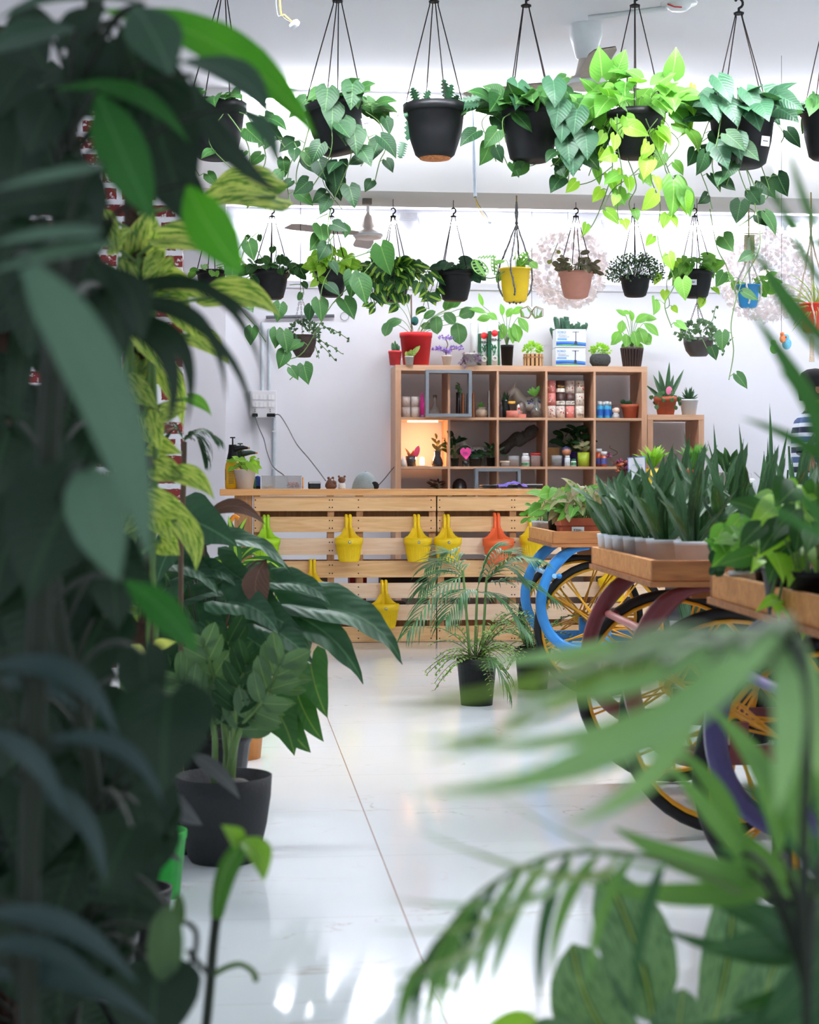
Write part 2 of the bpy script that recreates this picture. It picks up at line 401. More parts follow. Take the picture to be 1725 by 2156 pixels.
TUBE = M('fluorescent_tube', (245, 248, 255), emit=TUBE_ROW2, var=0)
TUBE1 = M('fluorescent_tube_front', (245, 248, 255), emit=TUBE_ROW1, var=0)
TUBE3 = M('added_tube_bright', (245, 248, 255), emit=TUBE_ADDED_MID, var=0); TUBE4 = M('added_tube_near', (245, 248, 255), emit=TUBE_ADDED_NEAR, var=0); TUBE5 = M('added_tube_rear', (245, 248, 255), emit=TUBE_ADDED_BACK, var=0)
def tube_light(x0, x1, y, z, label, grp, tm):
    t = thing('tube_light', label, 'tube light', ((x0+x1)/2, y, z), grp)
    MB().box(((x0+x1)/2, y+.012, z+.028), (x1-x0, .03, .035)).build('batten', WHITEP, t)
    MB().tube([(x0+.02, y-.012, z-.006), (x1-.02, y-.012, z-.006)], .013, 10).build('tube', tm, t)
    for x in (x0+.012, x1-.012): MB().box((x, y-.005, z+.002), (.022, .035, .045)).build('end_cap', WHITEP, t)
zt = 2.965
for i, (u0, u1) in enumerate(((495, 975), (985, 1490), (1552, 2040))):
    tube_light(XY(u0, 8.99)[0], XY(u1, 8.99)[0], 8.99, zt, ['white tube light at the top of the beam face, leftmost of that row', 'white tube light at the top of the beam face, middle of that row', 'white tube light at the top of the beam face, rightmost of that row'][i], 'tube lights on the beam', TUBE1)
for i, (u0, u1) in enumerate(((497, 840), (881, 1228), (1268, 1614), (1651, 2000))):
    tube_light(XY(u0, 12.8)[0], XY(u1, 12.8)[0], 12.8, 2.93, ['white tube light high on the back wall behind the left hanging pots', 'white tube light high on the back wall beside the ceiling fan', 'white tube light high on the back wall above the left petal lamp', 'white tube light high on the back wall at the right edge of the picture'][i], 'tube lights on the back wall', TUBE)
for i, (x, y) in enumerate(((.5, 6.1), (2.2, 6.1), (4.2, 6.1), (1.2, 4.0), (2.9, 4.0), (.8, 11.2), (2.4, 11.2), (4.2, 11.2))):  # unseen ceiling tubes, added to brighten counter, floor and back wall
    t = thing('tube_light', 'added unseen tube light ' + ['over the front hanging baskets, left one', 'over the front hanging baskets, middle one', 'over the front hanging baskets, right one', 'over the near carts, left one', 'over the near carts, right one', 'behind the beam over the counter', 'behind the beam over the bookcase', 'behind the beam over the person'][i], 'tube light', (x, y, 2.98), 'added unseen ceiling tubes')
    MB().box((x, y, 3.005), (1.2, .05, .05)).build('batten', WHITEP, t)
    MB().box((x, y, 2.985), (1.2, .2, .006)).box((x, y-.1, 2.957), (1.2, .006, .062)).box((x, y+.1, 2.957), (1.2, .006, .062)).build('added_hood', WHITEP, t)  # added hood, keeps direct tube light off the ceiling
    MB().tube([(x-.58, y, 2.965), (x+.58, y, 2.965)], .013, 10).build('tube', TUBE3 if i in (0, 1, 2) else TUBE4 if i < 5 else TUBE5, t)
t = MB().box(PY(860, 455, 12.78), (.13, .03, .05)).build('junction_box', M('grey_plastic', (190, 192, 196), .5))
tag(t, 'small grey box between two tube lights on the back wall', 'box')

# ------------------------------------------------------------ conduit and wires
GREY = M('grey_conduit', (128, 136, 146), .5); PALE = M('pale_conduit', (206, 216, 222), .5)
p0 = PY(996, 215, 8.99); p1 = PY(1001, 398, 8.99); p1.x = p0.x+.01; p2 = p1+V((0, .0, -.05))
t = thing('conduit_pipe', 'grey conduit pipe down the beam face with loose wires hanging from its end', 'pipe', p1)
MB().tube([p0, p1, P(1001, 415, 9.05)], .009, 8).build('pipe', GREY, t)
for i, (c, du) in enumerate((((220, 180, 40), 0), ((230, 200, 60), 6), ((90, 90, 90), 12))):
    MB().tube(cr([P(1001, 413, 9.05), P(1004+du*.3, 430, 9.05), P(1015+du*.6, 450, 9.05), P(1028+du*.4, 468, 9.05)]), .0018, 5).build('wire', M('wire_%d' % i, c, .5), t)
MB().box(P(1031, 469, 9.05), (.02, .012, .012), rz=.5).build('connector', WHITEP, t)
q = P(583, -28, 6.2); q.z = ZC
t = thing('hanging_wire', 'loose yellow and grey wires with a white connector hanging from the ceiling', 'wire', q)
MB().tube(cr([q, P(590, 12, 6.2), P(600, 32, 6.2), P(615, 46, 6.2)]), .003, 5).build('yellow_wire', M('yellow_wire', (224, 180, 60), .5), t)
MB().tube(cr([q+V((-.01, 0, 0)), P(582, 12, 6.2), P(594, 34, 6.2), P(613, 48, 6.2)]), .0018, 5).build('grey_wire', GREY, t)
MB().lathe([(.004, -.02), (.012, -.015), (.014, .01), (.008, .02)], P(620, 52, 6.2), 8, Matrix.Rotation(.8, 3, 'Y')).build('connector', WHITEP, t)
t = MB().box(PY(773, 417, 9.28), (.05, .04, .03)).ball(PY(778, 414, 9.28), .014, 6).build('hook_plate', M('old_metal', (120, 112, 104), .5, .6)); t.location.z = 2.475
tag(t, 'small rusty metal plate fixed under the beam above the ceiling fan', 'hook plate')
for (u, ra, rb) in ((552, 678, 824), (567, 692, 824)):
    tag(MB().tube([PY(u, ra, 12.6), PY(u, rb, 12.6)], .01, 8).build('wall_conduit', PALE), 'thin pale conduit running down into the switchboard, %s one' % ('left' if u < 560 else 'right'), 'pipe', 'conduits above the switchboard')
t = thing('wall_conduit', 'pale conduit running from the switchboard down behind the counter', 'pipe', PY(578, 1040, 12.6))
MB().tube([PY(578, 880, 12.6), PY(578, 1040, 12.6)], .014, 8).build('pipe', PALE, t)
for v in (908, 986): MB().box(PY(578, v, 12.6), (.035, .03, .012)).build('clip', WHITEP, t)
tag(MB().tube([PY(560, 668, 12.58), PY(704, 665, 12.58)], .012, 8).build('wall_conduit', M('dark_conduit', (90, 92, 98), .5)), 'dark horizontal conduit on the back wall behind the brown hanging basket', 'pipe')
ring = [PY(726+9*cos(a), 666+9*sin(a), 12.6) for a in [i*pi/5 for i in range(11)]]
tag(MB().tube(ring, .003, 5).build('wall_mark', M('pencil_mark', (140, 140, 140), .8)), 'faint drill ring mark on the white back wall', 'mark')
# switchboard
a = PY(526, 880, 12.6); b_ = PY(582, 823, 12.6); cx = (a.x+b_.x)/2
t = thing('switchboard', 'white wall switchboard with two black plugs in its sockets', 'switchboard', (cx, 12.6, a.z))
MB().box((cx, 12.585, (a.z+b_.z)/2), (b_.x-a.x, .05, b_.z-a.z)).build('plate', M('switch_white', (228, 228, 232), .35, var=.01), t, bev=.004)
for r in range(2):
    for c in range(3):
        for k in range(2):
            MB().box(PY(534+c*17+k*7, 836+r*16, 12.557), (.02, .01, .036)).build('switch', M('switch_key', (242, 242, 244), .3, var=0), t)
for u, v in ((537, 868), (569, 868)):
    for k in range(2): MB().box(PY(u, v-6+k*4, 12.557), (.006, .006, .006)).build('socket_hole', BLACKP, t)
pl = [(537, 874, 12, 7), (571, 874, 18, 7)]
for i, (u, v, wd, hh) in enumerate(pl):
    t = thing('power_cable', ['black plug with a cable falling to the counter, left socket', 'black plug with a long cable sloping to the bear figurines'][i], 'cable', PY(u, v, 12.53))
    MB().box(PY(u, v, 12.53), (wd*.0035, .05, hh*.0035)).build('plug', BLACKP, t, bev=.006)
    pts = [[(537, 876), (545, 900), (556, 925), (562, 950), (575, 982), (597, 1000), (606, 1015)], [(580, 873), (590, 875), (606, 900), (625, 935), (650, 965), (672, 993), (686, 1012)]][i]
    MB().tube(cr([PY(x, y, 12.5-.25*k) for k, (x, y) in enumerate(pts)]), .004, 6).build('cable', M('cable_dark', (90, 86, 88), .5), t)
t = tag(MB().tube(cr([PY(795, 1024, 12.3), PY(810, 1008, 12.3), PY(826, 988, 12.3), PY(834, 980, 12.3)]), .004, 6).build('cable', M('cable_dark')), 'short dark cable leaning against the left side of the bookcase', 'cable')

# ============================================================ COUNTER
PINE = wood('pine_plank', (252, 212, 158), (232, 182, 122), 0, True)
PINEP = wood('pale_pine_plank', (255, 228, 198), (244, 206, 168), 0, True)
TOP = wood('pine_worktop', (242, 184, 116), (222, 156, 92), 0, True, .4)
STR = wood('pine_stringer', (206, 158, 108), (176, 126, 80), 2)
Yc = 10.3
cl = XY(535, Yc)[0]; cr_ = XY(1400, Yc)[0]
wt = MB().box(((XY(463, Yc)[0]+cr_+.1)/2, Yc+.27, .93-.024), (cr_+.1-XY(463, Yc)[0], .62, .04)).build('worktop', TOP, bev=.004)
tag(wt, 'long pine worktop lying on the pallet counter', 'worktop')
rows_px = [(1045, 1076), (1088, 1120), (1133, 1168), (1181, 1216), (1228, 1260), (1274, 1307), (1320, 1352)]
NAIL = M('nail_head', (70, 58, 50), .5, .7)
for pi_, (u0, u1, sts, lab) in enumerate(((535, 918, (541, 697, 758, 911), 'left pine pallet standing upright as the counter front'),
                                        (921, 1400, (929, 1081, 1190, 1300, 1392), 'right pine pallet standing upright as the counter front beside the carts'))):
    x0 = XY(u0, Yc)[0]; x1 = XY(u1, Yc)[0]
    t = thing('pallet', lab, 'pallet', ((x0+x1)/2, Yc, 0), 'pallets of the counter')
    for i, (a, b) in enumerate(rows_px):
        za = PY(700, a, Yc).z; zb = max(.002, PY(700, b, Yc).z)
        nb = MB().box(((x0+x1)/2, Yc, (za+zb)/2), (x1-x0, .02, za-zb)); nb.cur = 1
        for s in sts:
            for k in range(2):
                for dx in (-5, 5)[:1 + (s in (697, 1081))]:
                    p = PY(s+dx*.6, lerp(a, b, .25+.5*k), Yc-.0105); nb.lathe([(.0045, 0), (.004, .002)], p, 6, Matrix.Rotation(pi/2, 3, 'X'))
        nb.build('plank', [PINEP if i in (2, 4, 5) else PINE, NAIL], t)
    for s in sts:
        xx = XY(s, Yc)[0]
        MB().box((xx, Yc+.06, .445), (.04, .098, .88)).build('stringer', STR, t)
    for i in range(3):
        MB().box(((x0+x1)/2, Yc+.12, .12+.33*i), (x1-x0, .02, .09)).build('back_board', STR, t)
x0 = XY(500, Yc)[0]
t = thing('counter_end', 'upright pine board closing the left end of the counter', 'counter end', (x0+.05, Yc+.02, 0))
MB().box((x0+.045, Yc+.03, .443), (.09, .02, .885)).build('end_board', STR, t)
MB().box((x0-.008, Yc+.25, .443), (.02, .45, .885)).build('side_board', STR, t)
# shelf and clutter seen through the gaps
t = MB().box(((cl+cr_)/2, Yc+.36, .3), (cr_-cl-.1, .3, .02)).build('inner_shelf', STR)
for x in (cl+.15, (cl+cr_)/2, cr_-.15): pass
tag(t, 'plain board shelf inside the counter behind the pallets', 'shelf')
INB = M('cardboard_dark', (72, 58, 54), .8)
for i, (u0, u1, z0, h, c, nm, lb, ct) in enumerate((
    (545, 690, .32, .14, (150, 148, 150), 'storage_box', 'pale grey box on the shelf behind the green railing pot', 'box'),
    (735, 770, .32, .1, (170, 30, 44), 'storage_box', 'red box on the inner shelf behind the left pallet', 'box'),
    (800, 900, .32, .12, (50, 46, 50), 'storage_box', 'black box on the inner shelf right of the red box', 'box'),
    (770, 850, .02, .2, (60, 52, 50), 'storage_box', 'dark box on the floor behind the left pallet', 'box'),
    (930, 1070, .32, .1, (74, 60, 66), 'storage_box', 'dark box on the inner shelf behind the right pallet', 'box'))):
    xa = XY(u0, Yc+.36)[0]; xb2 = XY(u1, Yc+.36)[0]
    t = thing(nm, lb, ct, ((xa+xb2)/2, Yc+.36, z0-.01), 'boxes inside the counter')
    MB().box(((xa+xb2)/2, Yc+.36, z0+h/2-.01), (xb2-xa, .2, h)).build('body', M('boxc_%d' % i, c, .6), t)
    MB().box(((xa+xb2)/2, Yc+.36, z0+h-.005), (xb2-xa+.006, .206, .012)).build('lid', M('boxl_%d' % i, [int(k*.85) for k in c], .6), t)
    if i == 3: pass
wl = MB().box(((cl+cr_)/2, Yc+.33, .84), (cr_-cl-.06, .42, .05)).build('drawer_tray', M('dark_brown_board', (96, 74, 60), .8))
tag(wl, 'dark brown tray board under the worktop', 'tray board')
rb = thing('storage_box', 'dark red box with pale lettering low behind the left pallet', 'box', PY(737, 1290, Yc+.3))
p = PY(737, 1268, Yc+.26)
rb.location.z = .16; ORG[rb.name].z = .16
MB().box((p.x, Yc+.33, .22), (.2, .14, .12)).build('body', M('dark_red', (140, 24, 40), .5), rb)
text_part('lettering', 'RECHARGE', .034, V((p.x, Yc+.258, .262)), AX, AZ, M('white_ink', (230, 225, 225), .5), rb)
tag(MB().box((p.x, Yc+.33, .08), (.26, .2, .158)).build('crate', INB), 'dark crate under the red box behind the left pallet', 'crate')

# railing pots
RIV = M('rivet_silver', (190, 190, 186), .25, .9)
def railing_pot(u, vt, vr, vb, col, label):
    Yp = Yc-.0
    s = XY(u, Yc-.09)[1]/F
    c = PY(u, vb, Yc-.095); R_ = 30*s; r_ = 22*s; hgt = (vb-vr-4)*s
    fat = 1.12 if 'orange' in label else 1
    R_ *= fat; r_ *= fat
    t = thing('railing_pot', label, 'railing pot', c, 'hook-on railing pots on the pallets')
    mb = MB()
    n = 30; prf = [(0, 0), (r_*.9, 0), (r_*.96, .004), (r_, .015), (lerp(r_, R_, .7), hgt*.72), (R_*.98, hgt*.73), (R_, hgt), (R_*.95, hgt), (R_*.9, hgt*.7), (r_*.85, .012), (0, .012)]
    mb.lathe(prf, c, n, sy=.8)
    for k in range(15):
        a = pi+k*pi/14
        for rr, z in ((1.0, 0),): pass
        mb.tube([c+V((r_*cos(a)*1.0, r_*.8*sin(a), hgt*.12)), c+V((lerp(r_, R_, .6)*cos(a), lerp(r_, R_, .6)*.8*sin(a), hgt*.62))], .0016, 4)
    m = M('plastic_%s' % col[0], col[1], .42, var=.03)
    body = mb.build('pot', m, t)
    # back plate narrowing to two hook straps
    zr = hgt; top = (vb-vt)*s; yb = .8*R_*.86
    mb = MB(); rows = []
    for i in range(13):
        q = i/12; z = zr*.7+(top-.012-zr*.7)*q; e = (z-zr)/(top-zr); e = max(0, min(1, e/.55)); wv = lerp(R_*.9, .019, e**.5)
        yy = yb
        rows.append([c+V((wv*sx, yy+(0 if abs(sx) > .5 else .0)-(.25*R_*(1-abs(sx))*0), z)) for sx in (-1, -.6, -.12, -.11, 0, .11, .12, .6, 1)])
        for j in (3, 4, 5): rows[-1][j] = rows[-1][j]+V((0, .004, 0))
    rows2 = [[p+V((0, .003, 0)) for p in r] for r in rows]
    mb.grid(rows); mb.grid(rows2)
    for sx in (-1, 1):
        x = sx*.0115
        mb.tube([c+V((x, yb, zr+(top-zr)*.42)), c+V((x, yb, top-.012)), c+V((x, yb+.012, top)), c+V((x, yb+.035, top)), c+V((x, yb+.046, top-.012)), c+V((x, yb+.046, top-.05))], .0095, 8)
    mb.build('hook_back', m, t)
    MB().lathe([(.009, 0), (.009, .003), (.004, .006), (0, .006)], c+V((0, -.8*R_*.985, hgt*.82)), 12, Matrix.Rotation(pi/2, 3, 'X')).build('rivet', RIV, t)
Yl = ('yellow', (255, 214, 14)); Gr = ('lime', (178, 232, 38)); Og = ('orange', (255, 112, 56))
for a in ((735, 1086, 1128, 1183, Yl, 'yellow railing pot hooked on the second plank near the middle of the left pallet'),
          (880, 1086, 1128, 1183, Yl, 'yellow railing pot on the second plank at the right end of the left pallet'),
          (943, 1086, 1128, 1183, Yl, 'yellow railing pot on the second plank at the left end of the right pallet'),
          (561, 1087, 1129, 1181, Gr, 'lime green railing pot at the left end of the counter'),
          (1050, 1083, 1130, 1188, Og, 'orange railing pot above the palm on the right pallet'),
          (1124, 1084, 1124, 1180, Yl, 'yellow railing pot half hidden behind the far cart tray'),
          (659, 1181, 1223, 1277, Yl, 'yellow railing pot lower left, above the dark leaves'),
          (811, 1225, 1267, 1323, Yl, 'lowest yellow railing pot, on the fifth plank'),
          (1290, 1190, 1215, 1266, Yl, 'yellow railing pot seen through the spokes of the blue cart wheels')):
    railing_pot(*a)

# ------------------------------------------------------------ helper for small lathe things given in pixels
def vessel(name, label, cat, u, Y, z, pr, mat, group=None, part='body', n=20, sx=1, sy=1, root=True, extra=None):
    """pr: list of (radius px, height px) from the base up"""
    X, zc = XY(u, Y); s = zc/F; o = V((X, Y, z))
    prf = [(max(1e-5, r*s), h*s) for r, h in pr]
    if root:
        t = thing(name, label, cat, o, group)
        MB().lathe(prf, o, n, sx=sx, sy=sy).build(part, mat, t)
        return t, o, s
    return MB().lathe(prf, o, n, sx=sx, sy=sy), o, s
def pot_prof(R_, r_, h, rim=.12, t=.08, depth=.2):
    """open pot profile with lip, inside wall and floor"""
    return [(0, 0), (r_, 0), (lerp(r_, R_, .93-rim), h*(1-rim)), (R_*.98, h*(1-rim)), (R_, h), (R_*(1-t), h), (R_*(1-t)*.97, h*(1-depth)), (0, h*(1-depth))]
ZW = .926
# sprayers
SPRY = M('sprayer_yellow', (248, 196, 16), .35, var=.02)
for i, (u, Y, hh, lb) in enumerate(((490, 10.48, 1.0, 'yellow pump sprayer with black top at the left end of the worktop'), (506, 10.6, .88, 'second pump sprayer with dark green head behind the yellow one'))):
    t, o, s = vessel('pump_sprayer', lb, 'sprayer', u, Y, ZW, [(0, 0), (14, 0), (16, 3), (16.5, 40*hh), (15, 52*hh), (9, 67*hh), (8.5, 68*hh), (0, 68*hh)], SPRY, 'pump sprayers')
    dk = BLACKP if i == 0 else M('dark_green_plastic', (28, 58, 48), .45)
    MB().lathe([(12.5*s, 62*hh*s), (9*s, 78*hh*s), (8*s, 92*hh*s), (8.5*s, 93*hh*s), (0, 93*hh*s)], o, 20).build('collar', dk, t)
    MB().tube([o+V((0, 0, 92*hh*s)), o+V((0, 0, 107*hh*s))], 1.6*s, 8).build('pump_rod', dk, t)
    MB().box(o+V((0, 0, 108*hh*s)), (11*s, .012, 2.6*s)).build('pump_handle', dk, t)
    MB().tube([o+V((4*s, -.02, 84*hh*s)), o+V((22*s, -.03, 87*hh*s)), o+V((32*s, -.03, 86*hh*s))], lambda q: (7-4.5*q)*s, 8).build('nozzle', dk, t)
    MB().tube([o+V((32*s, -.03, 86*hh*s)), o+V((36*s, -.03, 86*hh*s))], 2*s, 8).build('nozzle_tip', M('orange_tip', (210, 130, 50), .5), t)
    if i == 0:
        for k in range(8): MB().box(o+V((-3*s, -16.6*s, (12+3.4*k)*s)), (11*s, .001, .9*s)).build('printed_line', INK, t)
        MB().box(o+V((-14.8*s, -7.5*s, 30*s)), (1*s, .004, 24*s)).build('printed_mark', INK, t)
# white pot with lime plant is in the plants section; clear box
X0 = 0
t, o, s = vessel('potted_plant', 'white round pot of lime leaves beside the yellow sprayer on the worktop', 'potted plant', 516, 10.42, ZW, pot_prof(24, 17, 41, .04), WHITEP, None, 'pot', n=28)
MB().lathe([(21*s, 35*s), (0, 36*s)], o, 14).build('soil', SOIL, t)
mb = MB(); ms = MB()
for k in range(26):
    e = o+V((rnd(-26, 30)*s, rnd(-.05, .05), rnd(44, 64)*s)); ms.tube([o+V((rnd(-10, 10)*s, 0, 36*s)), e], .0016, 4, False); mb.leaf(e, e+V((rnd(-1, 1.1), -.4, rnd(-.5, .4))).normalized()*17*s, 13*s, V((rnd(-.4, .4), -1, .8)), 'heart', nt=6)
mb.leaf(o+V((10*s, -.05, 56*s)), o+V((28*s, -.07, 30*s)), 26*s, V((.1, -1, .3)), 'heart')
ms.build('stems', STEM, t); mb.build('foliage', LEAF_NEON, t)
X0 = XY(552, 10.5)[0]; X1 = XY(633, 10.5)[0]; s = XY(590, 10.5)[1]/F
CLEAR = M('clear_plastic', (236, 240, 244), .12, var=0); CLEAR.node_tree.nodes['Principled BSDF'].inputs['Transmission Weight'].default_value = .75; CLEAR.node_tree.nodes['Principled BSDF'].inputs['IOR'].default_value = 1.08
t = thing('plastic_box', 'clear plastic box holding yellow and pink bits on the worktop', 'box', ((X0+X1)/2, 10.5, ZW))
cx = (X0+X1)/2; hh = 27*s
for c, sz in (((cx, 10.43, ZW+hh/2), (X1-X0, .003, hh)), ((cx, 10.57, ZW+hh/2), (X1-X0, .003, hh)), ((X0, 10.5, ZW+hh/2), (.003, .14, hh)), ((X1, 10.5, ZW+hh/2), (.003, .14, hh)), ((cx, 10.5, ZW+.003), (X1-X0, .14, .004)), ((cx, 10.5, ZW+hh), (X1-X0+.01, .15, .005))):
    MB().box(c, sz).build('panel', CLEAR, t)
for k in (1, 2): MB().box((lerp(X0, X1, k/3), 10.5, ZW+hh/2), (.002, .135, hh*.95)).build('divider', CLEAR, t)
mb = MB()
for k in range(40): mb.ball((rnd(X0+.01, X0+.075), rnd(10.44, 10.56), ZW+.008+rnd(0, .006)), .005, 4)
tag(mb.build('yellow_gravel', M('yellow_bits', (232, 176, 96), .7)), 'yellow gravel at the left of the clear plastic box', 'gravel', None, 'stuff')
mb = MB()
for k in range(60): mb.ball((rnd(X1-.08, X1-.01), rnd(10.44, 10.56), ZW+.01+rnd(0, .028)), .0065, 4)
tag(mb.build('pink_beads', M('pink_bits', (206, 90, 104), .5, var=.5, scale=200)), 'pink beads at the right of the clear plastic box', 'beads', None, 'stuff')
tag(MB().box((X1+.012, 10.46, ZW+.036), (.008, .08, .07)).build('wooden_tile', TOP), 'small wooden tile leaning on the right end of the clear box', 'tile')
t, o, s = vessel('tube_bottle', 'small dark blue tube standing between the white pot and clear box', 'tube', 543, 10.5, ZW, [(0, 0), (5, 0), (5, 6), (5.5, 7), (5.5, 26), (0, 28)], M('tube_blue', (36, 74, 160), .4))
MB().lathe([(5.3*s, 0), (5.3*s, 6*s), (0, 6*s)], o-V((0, 0, 0)), 14).build('cap', BLACKP, t)
t, o, s = vessel('green_figurine', 'tiny dark green cactus figurine beside the blue tube', 'figurine', 536, 10.44, ZW, [(0, 0), (3.4, 1), (4.4, 8), (3.8, 18), (2, 23), (0, 24)], M('deep_green', (28, 84, 60), .5))
MB().ball(o+V((-.006, -.012, .018)), .009, 6).build('arm', M('deep_green'), t)
t = thing('card_device', 'small black card payment device on the worktop', 'card device', put(662, 10.5, ZW)); o = ORG[t.name]
MB().box(o+V((0, 0, .022)), (.074, .09, .044)).build('body', BLACKP, t, bev=.006)
MB().box(o+V((0, -.046, .04)), (.068, .012, .014)).build('rim', M('silver', (190, 192, 196), .3, .8), t)
MB().box(o+V((0, -.0455, .018)), (.06, .003, .024)).build('screen', M('dark_screen', (20, 20, 24), .15), t)
BEAR = M('bear_brown', (112, 76, 60), .6)
t, o, s = vessel('bear_figurine', 'brown round bear figurine on the worktop', 'figurine', 697, 10.5, ZW, [(0, 0), (9, 0), (12.5, 5), (12, 10), (9, 16), (6, 20), (0, 23)], BEAR)
for dx in (-5, 4): MB().ball(o+V((dx*s, 0, 23*s)), 3*s, 6).build('ear', BEAR, t)
MB().ball(o+V((7*s, -.02, 13*s)), 4.6*s, 6).build('arm', BEAR, t); MB().ball(o+V((2*s, -.026, 19*s)), 1.8*s, 6).build('snout', WHITEP, t)
t, o, s = vessel('bear_figurine', 'brown bear figurine with a white striped body beside the grey cap', 'figurine', 720, 10.46, ZW, [(0, 0), (7, 0), (8, 3), (7, 6), (8, 8), (6, 12), (0, 13)], WHITEP)
MB().ball(o+V((0, 0, 19*s)), 8*s, 8, sz=.9).build('head', BEAR, t)
for dx in (-6, 6): MB().ball(o+V((dx*s, 0, 26*s)), 2.6*s, 6).build('ear', BEAR, t)
CAPM = M('cap_grey', (152, 166, 168), .85, var=.06, bump=.3, scale=90)
o = put(768, 10.5, ZW); s = 10.5/F
t = thing('baseball_cap', 'pale grey cap lying on the worktop', 'cap', o)
rows = []
for i in range(9):
    a = i/8*pi/2
    rows.append([o+V((27*s*cos(a)*cos(q)+2*s*sin(a), .09*cos(a)*sin(q), (36*sin(a)+1.5*sin(3*q)*cos(a))*s)) for q in [k*2*pi/20 for k in range(20)]])
MB().grid(rows, closed=True).build('crown', CAPM, t)
MB().ball(o+V((2*s, 0, 36.5*s)), 1.8*s, 6, sz=.6).build('button', CAPM, t)
MB().lathe([(8*s, 0), (8.5*s, 2*s), (0, 2*s)], o+V((20*s, -.062, 7*s)), 14, Matrix.Rotation(pi/2+.2, 3, 'X')@Matrix.Rotation(.35, 3, 'Z'), sy=1.1).build('strap_opening', M('dark_cloth', (26, 26, 30), .9), t)
MB().prism([(-27*s, .03), (27*s, .03), (22*s, .13), (0, .15), (-22*s, .13)], o+V((0, 0, .002)), AX, AY, V((0, 0, .004))).build('brim', CAPM, t)
# ============================================================ BOOKCASE
OAK = wood('pale_oak_board', (214, 174, 142), (196, 154, 122), 0, False, .5, 5); OAKV = wood('pale_oak_upright', (206, 164, 132), (190, 146, 116), 2, False, .5, 5)
KY = 12.2; KD = .38
KX0, _ = XY(833, KY); KX1, _ = XY(1363, KY); KT = 1.815
k_in0 = KX0+.04; k_in1 = KX1-.04; PIT = (k_in1-k_in0+.016)/5
cx_ = lambda c: k_in0+c*PIT                 # left of cell c
kz = lambda r: KT-.04-(r+1)*.335-r*.018     # floor of row r
t = thing('cube_bookcase', 'large pale oak cube bookcase of five by five cells against the back wall', 'bookcase', ((KX0+KX1)/2, KY, 0))
MB().box(((KX0+KX1)/2, KY+KD/2, KT-.02), (KX1-KX0, KD, .04)).build('top_board', OAK, t)
MB().box(((KX0+KX1)/2, KY+KD/2, .02), (KX1-KX0, KD, .04)).build('bottom_board', OAK, t)
for x in (KX0+.02, KX1-.02): MB().box((x, KY+KD/2, KT/2), (.04, KD, KT-.08)).build('side_panel', OAKV, t)
for r in range(4): MB().box(((k_in0+k_in1)/2, KY+KD/2, kz(r)-.009), (k_in1-k_in0, KD-.004, .018)).build('shelf_board', OAK, t)
for c in range(1, 5):
    for r in range(5): MB().box((cx_(c)-.008, KY+KD/2, kz(r)+.1675), (.016, KD-.006, .335)).build('divider', OAKV, t)
# lower unit at the right
LX0 = KX1+.004; LX1 = XY(1483, KY)[0]; LT = PY(1420, 873, KY).z
t = thing('low_bookcase', 'lower pale oak bookcase standing right of the large one', 'bookcase', ((LX0+LX1)/2, KY, 0))
MB().box(((LX0+LX1)/2, KY+KD/2, LT-.019), (LX1-LX0, KD, .038)).build('top_board', OAK, t)
for x in (LX0+.02, LX1-.02): MB().box((x, KY+KD/2, (LT-.04)/2), (.04, KD, LT-.04)).build('side_panel', OAKV, t)
for z in (LT-.395, LT-.75, .03): MB().box(((LX0+LX1)/2, KY+KD/2, z), (LX1-LX0-.08, KD-.004, .018)).build('shelf_board', OAK, t)

MG = M('grey_painted_metal', (122, 130, 138), .5)
def wire_box(u0, u1, v0, v1, label, Y=KY-.03, dep=.3):
    a = PY(u0, v1, Y); b = PY(u1, v0, Y); t = thing('frame_box', label, 'frame', ((a.x+b.x)/2, Y, a.z))
    w_ = .022
    for x in (a.x+w_/2, b.x-w_/2): MB().box((x, Y+dep/2, (a.z+b.z)/2), (.008 if 0 else w_, dep, b.z-a.z)).build('side', MG, t)
    for z in (a.z+w_/2, b.z-w_/2): MB().box(((a.x+b.x)/2, Y+dep/2, z), (b.x-a.x-2*w_, dep, w_)).build('rail', MG, t)
# the frames hang in front of the bookcase edge
wire_box(897, 994, 779, 877, 'grey open square frame hung over the two upper left cells', KY-.085, .08)
wire_box(1001, 1097, 986, 1086, 'grey open square frame hung low on the bookcase above the worktop', KY-.085, .08)

# ---- things in cells
YC = KY+.12
def cell(u, r, dy=0): return YC+dy, kz(r)
PINKW = M('cream_jar', (232, 222, 216), .5, var=.03)
def V_(name, label, cat, u, r, pr, mat, group=None, dy=0, z=None, part='body', **k):
    Y = YC+dy; zz = kz(r) if z is None else z
    return vessel(name, label, cat, u, Y, zz, pr, mat, group, part, **k)
